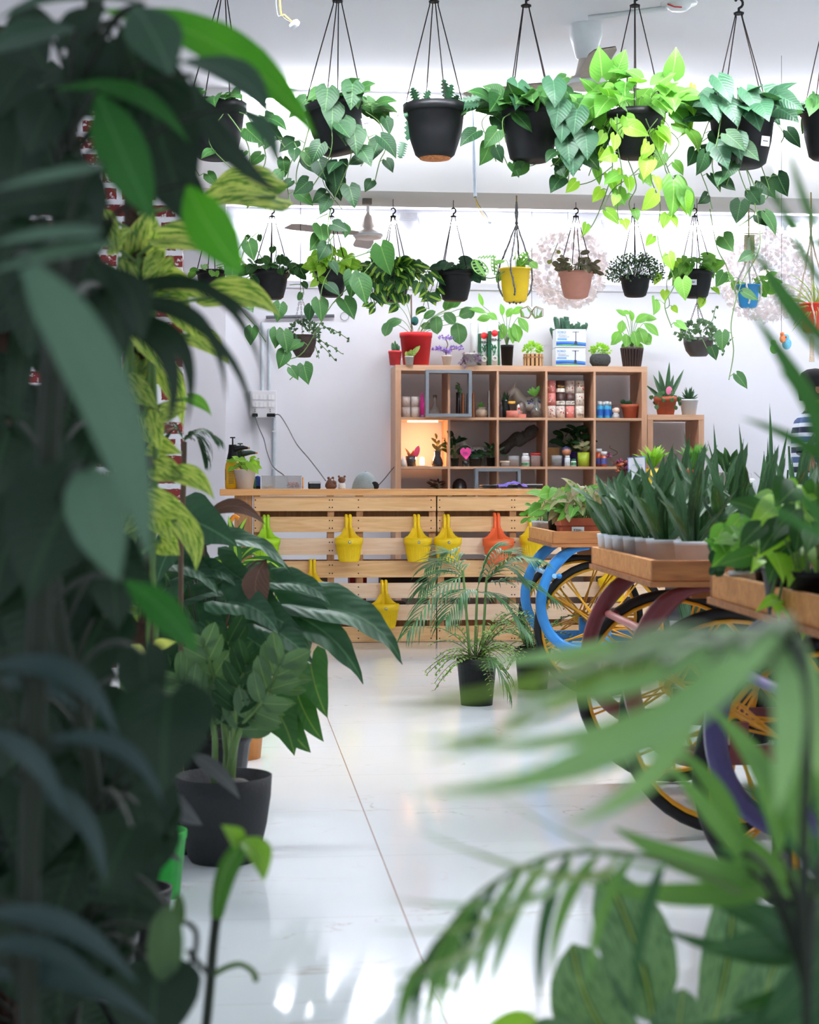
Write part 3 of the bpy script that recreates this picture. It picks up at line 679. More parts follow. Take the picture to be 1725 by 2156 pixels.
# white tins 2x2
for i, (u, k, lb) in enumerate(((855, 0, 'lower left'), (875, 0, 'lower right'), (855, 1, 'upper left'), (875, 1, 'upper right'))):
    s = XY(u, YC)[1]/F
    t, o, s = V_('candle_tin', 'white paper-wrapped tin in the top left cell, %s of four' % lb, 'tin', u, 0, [(0, 0), (9.3, 0), (9.3, 21.6), (8.9, 22), (0, 22)], PINKW, 'white tins', z=kz(0)+k*22.3*s)
    MB().tube([o+V((9.35*s*cos(a), 9.35*s*sin(a), 20*s)) for a in [q*2*pi/16 for q in range(17)]], .0012, 4).build('lid_seam', M('seam_grey', (170, 165, 160), .6), t)
    text_part('monogram', 'L', 8*s, o+V((1.5*s, -9.5*s, 11*s)), AX, AZ, M('soft_gold', (190, 170, 130), .5), t)
t, o, s = V_('cosmetic_tube', 'magenta tapering tube beside the white tins', 'tube', 889, 0, [(0, 0), (5.5, 0), (5, 30), (3, 46), (1.5, 52), (0, 53)], M('magenta', (168, 30, 110), .3), dy=-.04)
MB().lathe([(5.8*s, 0), (5.8*s, 6*s), (0, 6*s)], o, 12).build('cap', M('magenta_dark', (110, 20, 80), .3), t)
GLASS = M('clear_glass', (240, 246, 246), .03, var=0); GLASS.node_tree.nodes['Principled BSDF'].inputs['Transmission Weight'].default_value = .92; GLASS.node_tree.nodes['Principled BSDF'].inputs['IOR'].default_value = 1.3
def glassv(name, label, cat, u, r, pr, th=1.0, mat=None, **k):
    inner = [(max(0, a-th), b+.6) for a, b in reversed(pr) if a > th]
    return V_(name, label, cat, u, r, [(0, 0)]+pr+inner+[(0, 1.2)], mat or GLASS, part='glass', **k)
t, o, s = glassv('bulb_vase', 'clear glass vase with round belly and thin neck inside the grey frame', 'vase', 916, 0, [(11, 0), (13.5, 8), (12, 15), (5, 24), (3, 34), (4.5, 48)], dy=.02)
COPPER = M('copper_metal', (176, 116, 78), .25, .9); SILV = M('silver_metal', (176, 172, 170), .2, .9)
for i, (u, h, m, lb) in enumerate(((975, 52, COPPER, 'tall ribbed copper tube vase right of the dark leaf stem'), (986, 52, M('dark_glass', (44, 40, 44), .15), 'dark tube vase behind the grey frame upright'), (997, 54, COPPER, 'tall ribbed copper tube vase next to the tan pot'), (1030, 57, SILV, 'tall slim silver tube vase at the right of its cell'))):
    pr = [(0, 0), (4.6 if i != 3 else 4.2, 0)]
    for k in range(8): pr += [(4.6-1.4*k/8, (k+.2)*h/8), (3.9-1.2*k/8, (k+.9)*h/8)]
    pr += [(3, h), (0, h)]
    V_('tube_vase', lb, 'vase', u, 0, pr, m, 'tube vases', n=14)
t, o, s = V_('square_vase', 'dark square vase holding a single dark cut stem inside the grey frame', 'vase', 965, 0, [(0, 0), (5, 0), (4.4, 54), (0, 54)], M('dark_glass'), n=4)
MB().tube([o+V((0, 0, 50*s)), o+V((1*s, 0, 66*s))], .003, 5).build('stem', STEM, t)
mb = MB()
for k in range(9): b = o+V((rnd(-2, 3)*s, 0, (52+k*2.2)*s)); mb.leaf(b, b+V((rnd(-9, 11)*s, rnd(-.04, .01), rnd(-4, 9)*s)), 9*s, rdir(), 'round')
mb.build('foliage', LEAF_GREY, t)
TANP = M('tan_pot', (176, 160, 140), .5)
t, o, s = V_('bud_vase', 'small tan bulb pot with a green sprout on the top shelf row', 'vase', 1014, 0, [(0, 0), (8, 0), (12.5, 8), (12, 16), (7.5, 20), (11, 22), (10, 22.5), (6, 20), (0, 19)], TANP)
mb = MB()
for k in range(5): mb.leaf(o+V((0, 0, 20*s)), o+V((rnd(-6, 9)*s, rnd(-.03, .02), rnd(24, 39)*s)), 8*s, V((rnd(-.5, .5), -1, rnd(-.5, .5))), 'oval')
mb.build('foliage', LEAF_MID, t)
# cell 3: dark jar, white ceramic horse, planter, brown jar, glass with plant
DG = M('dark_green_glass', (30, 40, 38), .2)
t, o, s = V_('dark_jar', 'dark glass jar with dark grass in the middle top cell', 'jar', 1064, 0, [(0, 0), (9, 0), (10, 20), (7, 36), (8, 38), (0, 38)], DG, dy=.02)
mb = MB()
for k in range(26): b = o+V((rnd(-6, 6)*s, rnd(-.02, .02), 36*s)); mb.leaf(b, b+V((rnd(-9, 9)*s, rnd(-.03, .03), rnd(10, 24)*s)), 2.4*s, rdir(), 'blade', nt=4, ns=1)
mb.build('foliage', LEAF_DARK, t)
MB().lathe([(8*s, 0), (8*s, 5*s), (0, 5*s)], o+V((11*s, -.06, 30*s)), 12).build('yellow_cap', M('amber', (216, 160, 50), .4), t)
t, o, s = V_('slim_bottle', 'slim dark bottle at the left of the middle top cell', 'bottle', 1055, 0, [(0, 0), (4, 0), (4, 22), (2, 28), (2.4, 34), (0, 34)], M('smoke_glass', (70, 66, 70), .2), dy=-.04)
CER = M('white_ceramic', (214, 212, 206), .2, var=.02); FLO = M('blue_floral', (70, 96, 170), .4)
def horse(u, r, label, sc_=1.0, dy=.12):
    Y = YC+dy; X, zc = XY(u, Y); s = zc/F*sc_; o = V((X, Y, kz(r)))
    t = thing('ceramic_horse', label, 'figurine', o, 'white ceramic rocking horses')
    mb = MB()
    mb.tube(cr([o+V((x*s, 0, z*s)) for x, z in ((34, 30), (24, 33), (10, 32), (-2, 34), (-12, 44), (-18, 56), (-24, 62))]), lambda q: (lerp(15, 17, q*2) if q < .4 else lerp(17, 5.5, (q-.4)/.6))*s, 16)
    mb.tube([o+V((-20*s, 0, 64*s)), o+V((-28*s, 0, 56*s)), o+V((-36*s, 0, 48*s))], [8*s, 7*s, 4.5*s], 12)
    for dx in (-3, 1): mb.tube([o+V(((-19+dx)*s, dx*.004, 68*s)), o+V(((-18+dx)*s, dx*.004, 75*s))], [2.6*s, .6*s], 6)
    for x, y in ((-4, -.02), (-4, .02), (30, -.02), (30, .02)):
        mb.tube([o+V((x*s, y, 24*s)), o+V(((x-1)*s, y, 12*s)), o+V((x*s, y, 0))], [7*s, 4.6*s, 4.4*s], 10)
    mb.build('body', CER, t)
    mb = MB()
    for k in range(26):
        q = k/25; a = rnd(-.5, 1.5); mb.ball(o+V((lerp(4, 34, q)*s, -16.5*s*cos(a*.7), (34+13*sin(a)*.7)*s)), rnd(1.2, 2.2)*s, 4)
    mb.build('saddle_flowers', FLO, t)
    return t
horse(1105, 0, 'white ceramic horse with blue flowered saddle in the middle top cell')
t, o, s = V_('pink_planter', 'pink and white block planter with small red ornament in the middle top cell', 'planter', 1083, 0, [(0, 0), (17, 0), (17.5, 14), (16, 15), (0, 13)], M('salmon_clay', (214, 128, 112), .6), dy=-.06, n=4)
MB().box(o+V((15*s, -.01, 4*s)), (18*s, .04, 8*s)).build('front_block', M('salmon_clay'), t)
MB().lathe([(0, 0), (5*s, 0), (3*s, 12*s), (3.4*s, 17*s), (0, 21*s)], o+V((8*s, -.02, 8*s)), 10).build('figurine', M('white_clay', (226, 216, 208), .5), t)
MB().ball(o+V((8*s, -.045, 19*s)), 2.6*s, 6).build('red_ball', M('bright_red', (206, 36, 36), .4), t)
t, o, s = V_('brown_jar', 'brown dome shaped jar in front of the white horse', 'jar', 1097, 0, [(0, 0), (11, 0), (13, 12), (10, 30), (4, 36), (0, 37)], M('smoky_brown', (84, 72, 66), .3), dy=.02)
t, o, s = glassv('glass_vase', 'clear glass vase with amber pebbles and a green cutting', 'vase', 1129, 0, [(8, 0), (13, 9), (11, 17), (5, 24), (4, 38), (7, 42)], dy=-.03)
MB().ball(o+V((0, 0, 9*s)), 10.5*s, 8, sz=.7).build('pebbles', M('amber_pebble', (120, 84, 34), .4, var=.5, scale=120), t)
MB().tube([o+V((0, 0, 12*s)), o+V((-2*s, 0, 46*s))], .003, 5).build('stem', STEM, t)
mb = MB()
for dx, dz in ((-20, 56), (-10, 66), (6, 68), (0, 60), (-16, 62)): mb.leaf(o+V((-2*s, 0, 46*s)), o+V((dx*s, -.02, dz*s)), 9*s, V((rnd(-.4, .4), -1, .5)), 'oval')
mb.build('foliage', LEAF_MID, t)
# cell 4: mug tins, 4 x 3
TW = {'w': (228, 216, 206), 'p': (226, 136, 128), 'd': (70, 44, 40), 'c': (236, 226, 212)}
deco = [['w', 'w', 'p', 'c'], ['p', 'd', 'd', 'c'], ['p', 'd', 'w', 'c']]
s4 = XY(1200, YC)[1]/F
for r in range(3):
    for c in range(4):
        u = 1160+c*20.3+ (0 if c else 1); k = deco[r][c]; rad = 9.6; hh = 26.2
        lb = '%s printed tin mug, %s row, %s in the stack' % ({'w': 'white', 'p': 'pink', 'd': 'dark and cream', 'c': 'cream speckled'}[k], ['bottom', 'middle', 'top'][r], ['leftmost', 'second from left', 'third from left', 'rightmost'][c])
        t, o, s = V_('tin_mug', lb, 'mug', u, 0, [(0, 0), (rad, 0), (rad, hh), (rad-1, hh), (rad-1, hh-2), (0, hh-2)], M('mug_'+k, TW[k], .4, var=.25 if k in 'wc' else .1, scale=70), 'printed tin mugs', z=kz(0)+r*26.5*s4)
        s = s4
        if k == 'd':
            MB().lathe([(rad*s*1.01, 0), (rad*s*1.01, 8*s), (rad*s, 8*s)], o+V((0, 0, 2*s)), 20).build('band', M('mug_c', TW['c']), t)
        if r == 1 and k == 'd': text_part('lettering', 'PPY' if c == 1 else 'WOM', 7*s, o+V((0, -rad*s*1.06, 6*s)), AX, AZ, M('mug_d'), t)
        elif (r, c) == (2, 1): text_part('lettering', 'Wom', 7*s, o+V((0, -rad*s*1.06, 14*s)), AX, AZ, M('mug_gold', (220, 170, 70), .5), t)
        elif (r, c) == (0, 3):
            text_part('lettering', 'TIME', 7*s, o+V((0, -rad*s*1.06, 7*s)), AX, AZ, M('mug_ink', (90, 80, 80), .5), t)
        else:
            mb = MB()
            for q in range(7): a = rnd(-.9, .9); mb.ball(o+V((rad*s*sin(a), -rad*s*cos(a), rnd(5, 22)*s)), rnd(.8, 1.8)*s, 4)
            mb.build('printed_dots', M('mug_dot_'+('r' if k != 'p' else 'w'), (196, 84, 60) if k != 'p' else (250, 236, 230), .5), t)
# cell 5: blue bottles, doll, terracotta pot
for i, (u, dy) in enumerate(((1263, -.03), (1278, -.03), (1270, .05), (1284, .05))):
    t, o, s = V_('sanitizer_bottle', 'blue gel bottle with white cap, %s of four' % ('front left', 'front right', 'back left', 'back right')[i], 'bottle', u, 0, [(0, 0), (6.2, 0), (6.5, 2), (6.3, 24), (3.6, 28), (0, 28)], M('blue_gel', (70, 170, 214), .15), 'blue gel bottles', dy=dy)
    MB().lathe([(0, 28*s), (4.4*s, 28*s), (4.2*s, 36*s), (0, 36*s)], o, 14).build('cap', WHITEP, t)
    MB().lathe([(6.7*s, 6*s), (6.7*s, 19*s)], o, 16).build('label', M('blue_label', (36, 100, 190), .4), t)
t, o, s = V_('doll_figurine', 'small doll figurine with brown hair and striped shirt', 'figurine', 1297, 0, [(0, 0), (8, 0), (8.4, 3), (6.5, 9), (4, 12), (0, 13)], WHITEP, dy=-.04)
for k in range(3): MB().lathe([((8.6-k*.9)*s, (2.2+k*3)*s), ((8.5-k*.9)*s, (3.4+k*3)*s)], o, 16).build('stripe', BLACKP, t)
MB().ball(o+V((0, 0, 18*s)), 8.3*s, 10, sz=.92).build('head', M('doll_skin', (232, 206, 190), .6), t)
MB().lathe([(8.8*s, 0), (8.6*s, 3*s), (6*s, 7*s), (0, 8.5*s)], o+V((0, .006, 19.5*s)), 16, Matrix.Rotation(-.25, 3, 'X')).build('hair', M('doll_hair', (74, 50, 44), .7), t)
for dx in (-6.5, 6.5): MB().lathe([(2.5*s, 0), (0, 5*s)], o+V((dx*s, .004, 24*s)), 8).build('bun', M('doll_hair'), t)
t, o, s = V_('terracotta_pot', 'small terracotta pot with two round pads in the top right cell', 'pot', 1327, 0, [(0, 0), (13, 0), (17, 22), (19.5, 23), (21, 30), (19, 30), (18, 25), (0, 24)], TERRA, dy=.02, part='pot')
for dx, dz, rr in ((-16, 36, 5), (-2, 33, 6), (-8, 33, 4.5)): MB().ball(o+V((dx*s, -.01, dz*s)), rr*s, 8, sy=.5, sx=1.1).build('pad', LEAF_DARK, t)
# row 2 ----------------------------------------------------- lamp cell
t, o, s = V_('table_lamp', 'small glowing lamp with a round glass on a wooden foot', 'lamp', 889, 1, [(0, 0), (14, 0), (14, 1.8), (0, 1.8)], OAK, dy=-.02, part='foot')
WARMM = M('warm_bulb', (255, 196, 120), emit=6, var=0)
MB().lathe([(4*s, 3*s), (5*s, 5*s), (5*s, 16*s), (4*s, 19*s), (0, 20*s)], o, 12).build('bulb', WARMM, t)
pl_ = bpy.data.lights.new('lamp_light', 'POINT'); pl_.energy = WARM_LAMP; pl_.color = (1, .66, .36); pl_.shadow_soft_size = .03
lo = bpy.data.objects.new('lamp_light', pl_); lo.location = V((0, 0, 26*s)); COL.objects.link(lo); lo.parent = t; ORG[lo.name] = o
t = thing('strip_lamp', 'slim warm strip lamp under the shelf board of the bright cell', 'lamp', (cx_(0)+PIT*.5, KY+.2, kz(0)-.026)); 
MB().box((cx_(0)+PIT*.5, KY+.2, kz(0)-.023), (.22, .03, .01)).build('strip', M('warm_strip', (255, 206, 140), emit=5, var=0), t)
t, o, s = V_('bulb_planter', 'dark bulb shaped vase with a wilting stem in the bright cell', 'vase', 921, 1, [(0, 0), (11, 0), (12.5, 6), (11, 14), (7, 22), (7.5, 31), (8.5, 33), (7, 33), (0, 30)], M('dark_glass'), dy=-.05)
MB().tube([o+V((0, 0, 30*s)), o+V((-1*s, 0, 44*s)), o+V((-4*s, 0, 58*s))], .003, 5).build('stem', STEMB, t)
mb = MB()
for dx, dz in ((-12, 48), (9, 46), (-14, 60), (-6, 70), (4, 56), (10, 38), (-2, 44)): mb.leaf(o+V((-1*s, 0, (dz-12)*s)), o+V((dx*s, -.02, dz*s)), 7*s, V((rnd(-.4, .4), -1, .5)), 'oval')
mb.build('foliage', M('leaf_ochre', (156, 128, 50), .5), t)
t, o, s = V_('cactus_pot', 'small dark pot with a spiky succulent left in the bright cell', 'pot', 866, 1, [(0, 0), (10, 0), (12, 22), (0, 21)], M('dark_glass'), dy=-.04, part='pot')
mb = MB()
for k in range(16): mb.leaf(o+V((0, 0, 20*s)), o+V((rnd(-14, 14)*s, rnd(-.04, .04), rnd(24, 40)*s)), 5*s, rdir(), 'blade', nt=4, ns=1)
mb.build('foliage', M('leaf_rust', (190, 120, 72), .5), t)
MB().leaf(o+V((8*s, -.03, 22*s)), o+V((15*s, -.04, 44*s)), 12*s, TOCAM, 'round').build('pink_pad', M('pink_pad', (224, 76, 110), .5), t)
t, o, s = V_('paper_bag', 'folded pale paper bag at the left edge of the bright cell', 'bag', 850, 1, [(0, 0), (8, 0), (6, 12), (1.5, 22), (0, 22)], PINKW, dy=-.1, n=4)
# cell 1,1
horse(990, 1, 'white ceramic horse with blue flowered saddle in the second row', .9)
def small_plant(name, label, u, r, R_, r_, h, potm, leafm, fh, fw, n, lw, kind='oval', dy=0, z=None, grp=None, lo=.1, lsz=None):
    t, o, s = V_(name, label, 'potted plant', u, r, pot_prof(R_, r_, h), potm, grp, dy=dy, z=z, part='pot')
    MB().lathe([(R_*.86*s, h*.84*s), (0, h*.87*s)], o, 16).build('soil', SOIL, t)
    mb = MB(); ms = MB()
    for k in range(n):
        a = rnd(0, 2*pi); q = rnd(.2, 1); b = o+V((rnd(-.4, .4)*R_*s, rnd(-.4, .4)*R_*s, h*.85*s))
        e = o+V((cos(a)*fw*q*s, sin(a)*fw*q*s*.8, (h+fh*rnd(lo, 1)*(1.1-.35*q))*s))
        L = (lsz or lw*1.9)*s; d = (e-b).normalized()*.5+rdir(-.5, .3)
        ms.tube(bez(b, (b+e)/2+V((0, 0, .15*fh*s)), e, 4), .0012+.0002*lw*0, 4, False)
        mb.leaf(e, e+d.normalized()*L, lw*s, V((rnd(-.6, .6), -1, rnd(0, 1.2))), kind, nt=5, ns=1)
    ms.build('stems', STEM, t); mb.build('foliage', leafm, t)
    return t, o, s
small_plant('potted_plant', 'dark trailing plant in a glass jar at the left of the second row', 958, 1, 9, 7, 18, DG, LEAF_DARK, 66, 22, 14, 15, 'round', dy=.0)
small_plant('potted_plant', 'dark round-leaved plant in the second row behind the pink tag', 1002, 1, 14, 11, 18, DG, LEAF_DARK, 14, 16, 20, 8, 'round', dy=0)
small_plant('potted_plant', 'dark spiky plant in a black pot at the right of the second row', 1035, 1, 11, 9, 20, BLACKP, LEAF_DARK, 26, 18, 26, 5, 'blade', lsz=20)
t, o, s = V_('price_pick', 'pink heart shaped price pick standing in a small pot', 'price tag', 980, 1, [(0, 0), (6, 0), (7, 12), (0, 12)], DG, dy=-.09, part='pot')
MB().leaf(o+V((0, -.01, 36*s)), o+V((2*s, -.01, 14*s)), 24*s, TOCAM, 'heart', fold=0, sag=0).build('pick', M('hot_pink', (232, 70, 150), .5), t)
text_part('lettering', '350/-', 6*s, o+V((0, -.016, 28*s)), AX, AZ, INK, t)
t, o, s = glassv('spray_bottle', 'clear pump bottle behind the dark plants of the second row', 'bottle', 1023, 1, [(9, 0), (9.5, 3), (9.5, 26), (4, 32), (3.6, 38)], dy=.1)
MB().tube([o+V((0, 0, 38*s)), o+V((0, 0, 48*s)), o+V((-6*s, 0, 49*s))], .004, 6).build('pump', WHITEP, t)
# cell 2: driftwood, jars
a = PY(1054, 952, YC+.1); b = PY(1130, 898, YC+.02)
mb = MB(); mb.tube(cr([a, lerp(a, b, .35)+V((0, 0, .015)), lerp(a, b, .7)-V((0, 0, .02)), b]), lambda q: .03+.022*sin(q*pi)+.008*sin(q*17), 10)
for k in range(3): q = .3+.2*k; p = lerp(a, b, q); mb.tube([p, p+V((.03, -.03, .06))], [.016, .006], 6)
tag(mb.build('driftwood', M('driftwood_dark', (58, 54, 50), .9, var=.4, bump=.8, scale=60)), 'dark driftwood log leaning diagonally in the second row', 'driftwood')
def jar(u, R_, h, label, fill, fh, dy=-.03, lid=None, r=1, grp='small glass jars'):
    t, o, s = glassv('glass_jar', label, 'jar', u, r, [(R_, 0), (R_, h)], dy=dy, mat=CLEAR, group=grp)
    if fh: MB().lathe([(0, 1.2*s), ((R_-1.2)*s, 1.2*s), ((R_-1.2)*s, fh*s), (0, fh*s)], o, 16).build('contents', fill, t)
    if lid: MB().lathe([(0, h*s), ((R_+.5)*s, h*s), ((R_+.5)*s, (h+4)*s), (0, (h+4)*s)], o, 16).build('lid', lid, t)
jar(1064, 11, 8, 'flat round tub with a pale lid in the second row', M('peach_fill', (220, 170, 130), .6, var=.3, scale=90), 7, lid=M('cream_lid', (230, 214, 190), .5))
jar(1082, 12, 22, 'clear jar with brown bits left of the white pill bottle', M('brown_bits', (150, 96, 60), .8, var=.4, scale=100), 14)
jar(1128, 11, 24, 'clear jar with orange and red bits', M('orange_bits', (208, 110, 50), .7, var=.5, scale=100), 22, lid=M('bright_red'))
jar(1135, 8, 22, 'clear jar at the right of the orange bits jar', M('brown_bits'), 12, dy=.06)
t, o, s = V_('pill_bottle', 'white pill bottle with red and green label in the second row', 'bottle', 1107, 1, [(0, 0), (8.5, 0), (8.5, 20), (6.5, 23), (0, 23)], WHITEP, dy=-.04)
MB().lathe([(0, 23*s), (6.6*s, 23*s), (6.4*s, 28*s), (0, 28*s)], o, 16).build('cap', WHITEP, t)
MB().lathe([(8.6*s, 3*s), (8.6*s, 8*s)], o, 16).build('label', M('label_green', (40, 140, 80), .5), t)
text_part('lettering', 'FERTILIZER', 2.9*s, o+V((0, -8.9*s, 13*s)), AX, AZ, M('bright_red'), t)
# cell 3: kraft board, figurine, vase, owl pot, bottles, dark plant
t = MB().box(put(1166, YC+.1, kz(1)+.072)+V((0, 0, 0)), (.085, .012, .142)).build('kraft_card', M('kraft', (190, 146, 96), .8)); tag(t, 'brown kraft card leaning at the left of its cell', 'card')
jar(1172, 12, 23, 'clear jar with dark bits beside the kraft card', M('grey_bits', (110, 112, 104), .8, var=.4, scale=90), 16, dy=-.05)
t, o, s = V_('bobble_figurine', 'small figurine with an orange head and blue hair', 'figurine', 1193, 1, [(0, 0), (7, 0), (8, 12), (4, 22), (0, 24)], M('slate_blue', (70, 74, 120), .5), dy=.0)
MB().ball(o+V((0, 0, 32*s)), 10*s, 10).build('head', M('peach_skin', (206, 140, 104), .6), t)
MB().lathe([(10.3*s, 0), (9*s, 5*s), (0, 10*s)], o+V((0, .004, 34*s)), 14, Matrix.Rotation(-.2, 3, 'X')).build('hair', M('slate_blue'), t)
small_plant('potted_plant', 'dark broad-leaved plant in a violet pot at the back of its cell', 1212, 1, 15, 10, 32, M('violet_glaze', (60, 50, 140), .25), LEAF_DARK, 46, 28, 34, 13, 'oval', dy=.06, lsz=30)
small_plant('potted_plant', 'pink syngonium in a yellow green owl pot', 1229, 1, 13, 12, 30, M('olive_glaze', (164, 186, 50), .3), LEAF_PINK, 16, 9, 9, 9, 'oval', dy=-.05)
for i, (u, h, lidm, lb) in enumerate(((1195, 23, WHITEP, 'white medicine bottle with white cap before the violet pot'), (1208, 16, M('green_cap', (30, 120, 70), .4), 'short white bottle with green cap'))):
    t, o, s = V_('pill_bottle', lb, 'bottle', u, 1, [(0, 0), (5.8, 0), (5.8, h-5), (4.5, h-4), (0, h-4)], WHITEP, 'medicine bottles', dy=-.09)
    MB().lathe([(0, (h-4)*s), (5*s, (h-4)*s), (5*s, h*s), (0, h*s)], o, 14).build('cap', lidm, t)
    MB().lathe([(5.9*s, 3*s), (5.9*s, 9*s)], o, 14).build('label', M('label_green') if i else M('label_grey', (190, 196, 200), .5), t)
# cell 4
for i, (u, dy, h) in enumerate(((1261, 0, 38), (1272, -.06, 32))):
    t, o, s = V_('spice_bottle', 'orange-brown bottle with white cap, %s in the fifth cell' % ('taller one' if i == 0 else 'shorter one in front'), 'bottle', u, 1, [(0, 0), (6.5, 0), (6.5, h-8), (0, h-8)], M('orange_glass', (190, 84, 40), .3), 'orange bottles', dy=dy)
    MB().lathe([(0, (h-8)*s), (6.8*s, (h-8)*s), (6.8*s, h*s), (0, h*s)], o, 14).build('cap', WHITEP, t)
    MB().lathe([(6.6*s, 5*s), (6.6*s, 18*s)], o, 14).build('label', M('blue_label'), t)
mb = MB(); pp = [put(1292, YC+.05, kz(1)+.0+k*.012)+V((.03*sin(k*.9), 0, 0)) for k in range(14)]
tag(mb.tube(cr(pp, 4), .0025, 5).build('wire_twist', GOLD), 'thin twisted brass wire beside the flower glass', 'wire')
# glass with flowers stands in front on the counter side
t, o, s = vessel('flower_glass', 'fluted clear glass full of red, orange and plum flowers', 'vase', 1317, 11.9, .86, [(0, 0), (10, 0), (15, 46), (14, 46), (9.4, 2), (0, 2)], CLEAR)
mb = MB()
FLC = [M('flower_plum', (130, 60, 96), .6), M('flower_orange', (214, 124, 80), .6), M('flower_rust', (150, 70, 56), .6), M('flower_peach', (232, 160, 120), .6)]
mb2 = MB()
for k in range(26):
    c = o+V((rnd(-33, 33)*s, rnd(-.08, .06), rnd(50, 78)*s)) if k else o+V((-36*s, 0, 88*s))
    mb2.tube(bez(o+V((rnd(-6, 6)*s, 0, 5*s)), o+V((rnd(-8, 8)*s, 0, 40*s)), c, 5), .0016, 4, False)
    fb = MB(); rr = rnd(6.5, 11)*s
    for p in range(9): d = rdir(-.2, .8); fb.leaf(c, c+d*rr, rr*.9, d.cross(V((0, 1, .3))), 'round', nt=4, ns=1)
    fb.ball(c, rr*.25, 5); fb.build('flower', FLC[k % 4], t)
mb2.build('stems', STEMB, t)
stand = thing('display_plinth', 'dark plinth behind the counter carrying the yellow planter and payment sign', 'plinth', (XY(1390, 11.9)[0], 11.9, 0))
MB().box((XY(1390, 11.9)[0], 11.9, .43), (.62, .3, .858)).build('body', M('dark_board', (54, 52, 56), .6), stand)
# ---- row 3 (just above the worktop)
t = thing('laptop', 'dark closed laptop in the low row of the bookcase', 'laptop', put(1080, YC-.03, kz(2)))
# ---- on the counter by the frame
p = put(1075, 10.75, ZW); t.location = p; ORG[t.name] = p
MB().box(p+V((0, 0, .016)), (.38, .12, .018), rz=.04).build('body', M('dark_screen'), t, bev=.003)
MB().box(p+V((.05, 0, .028)), (.3, .1, .006), rz=.04).build('lid', M('silver'), t)
t['label'] = 'dark laptop lying on the worktop beside the purple cloth'
CL = M('purple_cloth', (104, 80, 176), .85)
mb = MB(); rows = []
c0 = put(1078, 10.6, ZW)
for i in range(12):
    rows.append([c0+V(((i-5.5)*.0165, (j-3)*.02, .01+.024*abs(sin(i*.9+j*.7))*(1-abs(j-3)/4)+(.018 if 3 < i < 9 else 0))) for j in range(7)])
tag(mb.grid(rows).build('purple_cloth', CL), 'crumpled purple cloth on the worktop before the grey frame', 'cloth')
small_plant('potted_plant', 'dark spiky plant low in the first cell of the third row', 920, 2, 16, 12, 50, BLACKP, LEAF_BROWN, 22, 16, 20, 5, 'blade', lsz=18, z=kz(2))
t, o, s = V_('dark_bowl', 'dark round bowl upside down in the third row', 'bowl', 968, 2, [(16, 0), (15.6, 62), (13, 70), (7, 76), (0, 78)], M('dark_glass'))

# ============================================================ ON TOP OF THE BOOKCASE
YT = KY+.1
REDP = M('red_pot', (206, 30, 36), .6, var=.05)
def pot_at(name, label, u, Y, z, R_, r_, h, mat, cat='potted plant', grp=None, rim=.14):
    t, o, s = vessel(name, label, cat, u, Y, z, pot_prof(R_, r_, h, rim), mat, grp, 'pot', n=26)
    MB().lathe([(R_*.88*s, h*.86*s), (R_*.4*s, h*.9*s), (0, h*.9*s)], o, 16).build('soil', SOIL, t)
    return t, o, s
def stemmed(t, o, s, specs, leafm, kind='oval', stemm=None, nleaf='leaf', single=False):
    """specs: (bx, bz, tipx, tipz, leaf len, leaf width, lean) px from o"""
    ms = MB(); ml = MB()
    for sp in specs:
        bx, bz, tx, tz, L, W, an = sp[:7]; dy = sp[7] if len(sp) > 7 else rnd(-.05, .03)
        b = o+V((bx*s, 0, bz*s)); e = o+V((tx*s, dy, tz*s))
        ms.tube(bez(b, V((lerp(b.x, e.x, .3), b.y+dy*.4, lerp(b.z, e.z, .75))), e, 6), .0025, 5, False)
        d = V((sin(radians(an)), rnd(-.4, 0), cos(radians(an))))
        lf = ml if single else MB()
        lf.leaf(e, e+d.normalized()*L*s, W*s, V((rnd(-.35, .35), -1, rnd(.1, .7))), kind, sag=.1)
        if not single: lf.build(nleaf, leafm, t)
    ms.build('stems', stemm or STEM, t)
    if single: ml.build('foliage', leafm, t)
t, o, s = pot_at('potted_plant', 'big bright red pot with a broad-leaved plant on top of the bookcase', 876, YT, KT, 35, 27, 69, REDP)
stemmed(t, o, s, [(-6, 58, -30, 98, 42, 24, -120), (-6, 58, -55, 92, 36, 24, -160), (-6, 58, -34, 122, 34, 20, -70), (-4, 58, -30, 150, 20, 12, -30), (4, 58, 16, 100, 30, 17, 60), (4, 58, 42, 106, 44, 28, 178), (4, 58, 60, 112, 34, 24, 140), (4, 58, 88, 92, 50, 36, 175), (4, 58, 92, 106, 34, 26, 70), (4, 58, 62, 118, 30, 22, 20), (4, 58, 76, 122, 34, 20, 30), (0, 58, 10, 84, 28, 16, 90), (4, 58, 112, 126, 28, 22, 170)], LEAF_PHILO, 'oval')
MB().tube([o+V((-9*s, 0, 55*s)), o+V((-10*s, 0, 150*s))], .006, 6).build('support_stick', STEMB, t)
MB().ball(o+V((-3*s, -.02, 94*s)), 8*s, 8, sz=1.2).build('green_ball', M('teal_yarn', (30, 90, 84), .9, bump=1), t)
t, o, s = pot_at('potted_plant', 'small coral red pot with snake plant pups at the left end of the bookcase top', 832, KY+.04, KT, 14.5, 11, 30, M('coral_red', (226, 62, 66), .5))
mb = MB()
for dx, h in ((-6, 48), (0, 52), (5, 46), (9, 42)): mb.leaf(o+V((dx*s*.5, 0, 24*s)), o+V((dx*s, 0, h*s)), 7*s, TOCAM, 'sword', fold=.4)
mb.build('foliage', LEAF_SNAKE, t)
t, o, s = pot_at('potted_plant', 'tiny pale pot with a spotted leaf before the big red pot', 862, KY+.0, KT, 10, 8, 18, M('grey_white', (206, 206, 200), .6))
mb = MB()
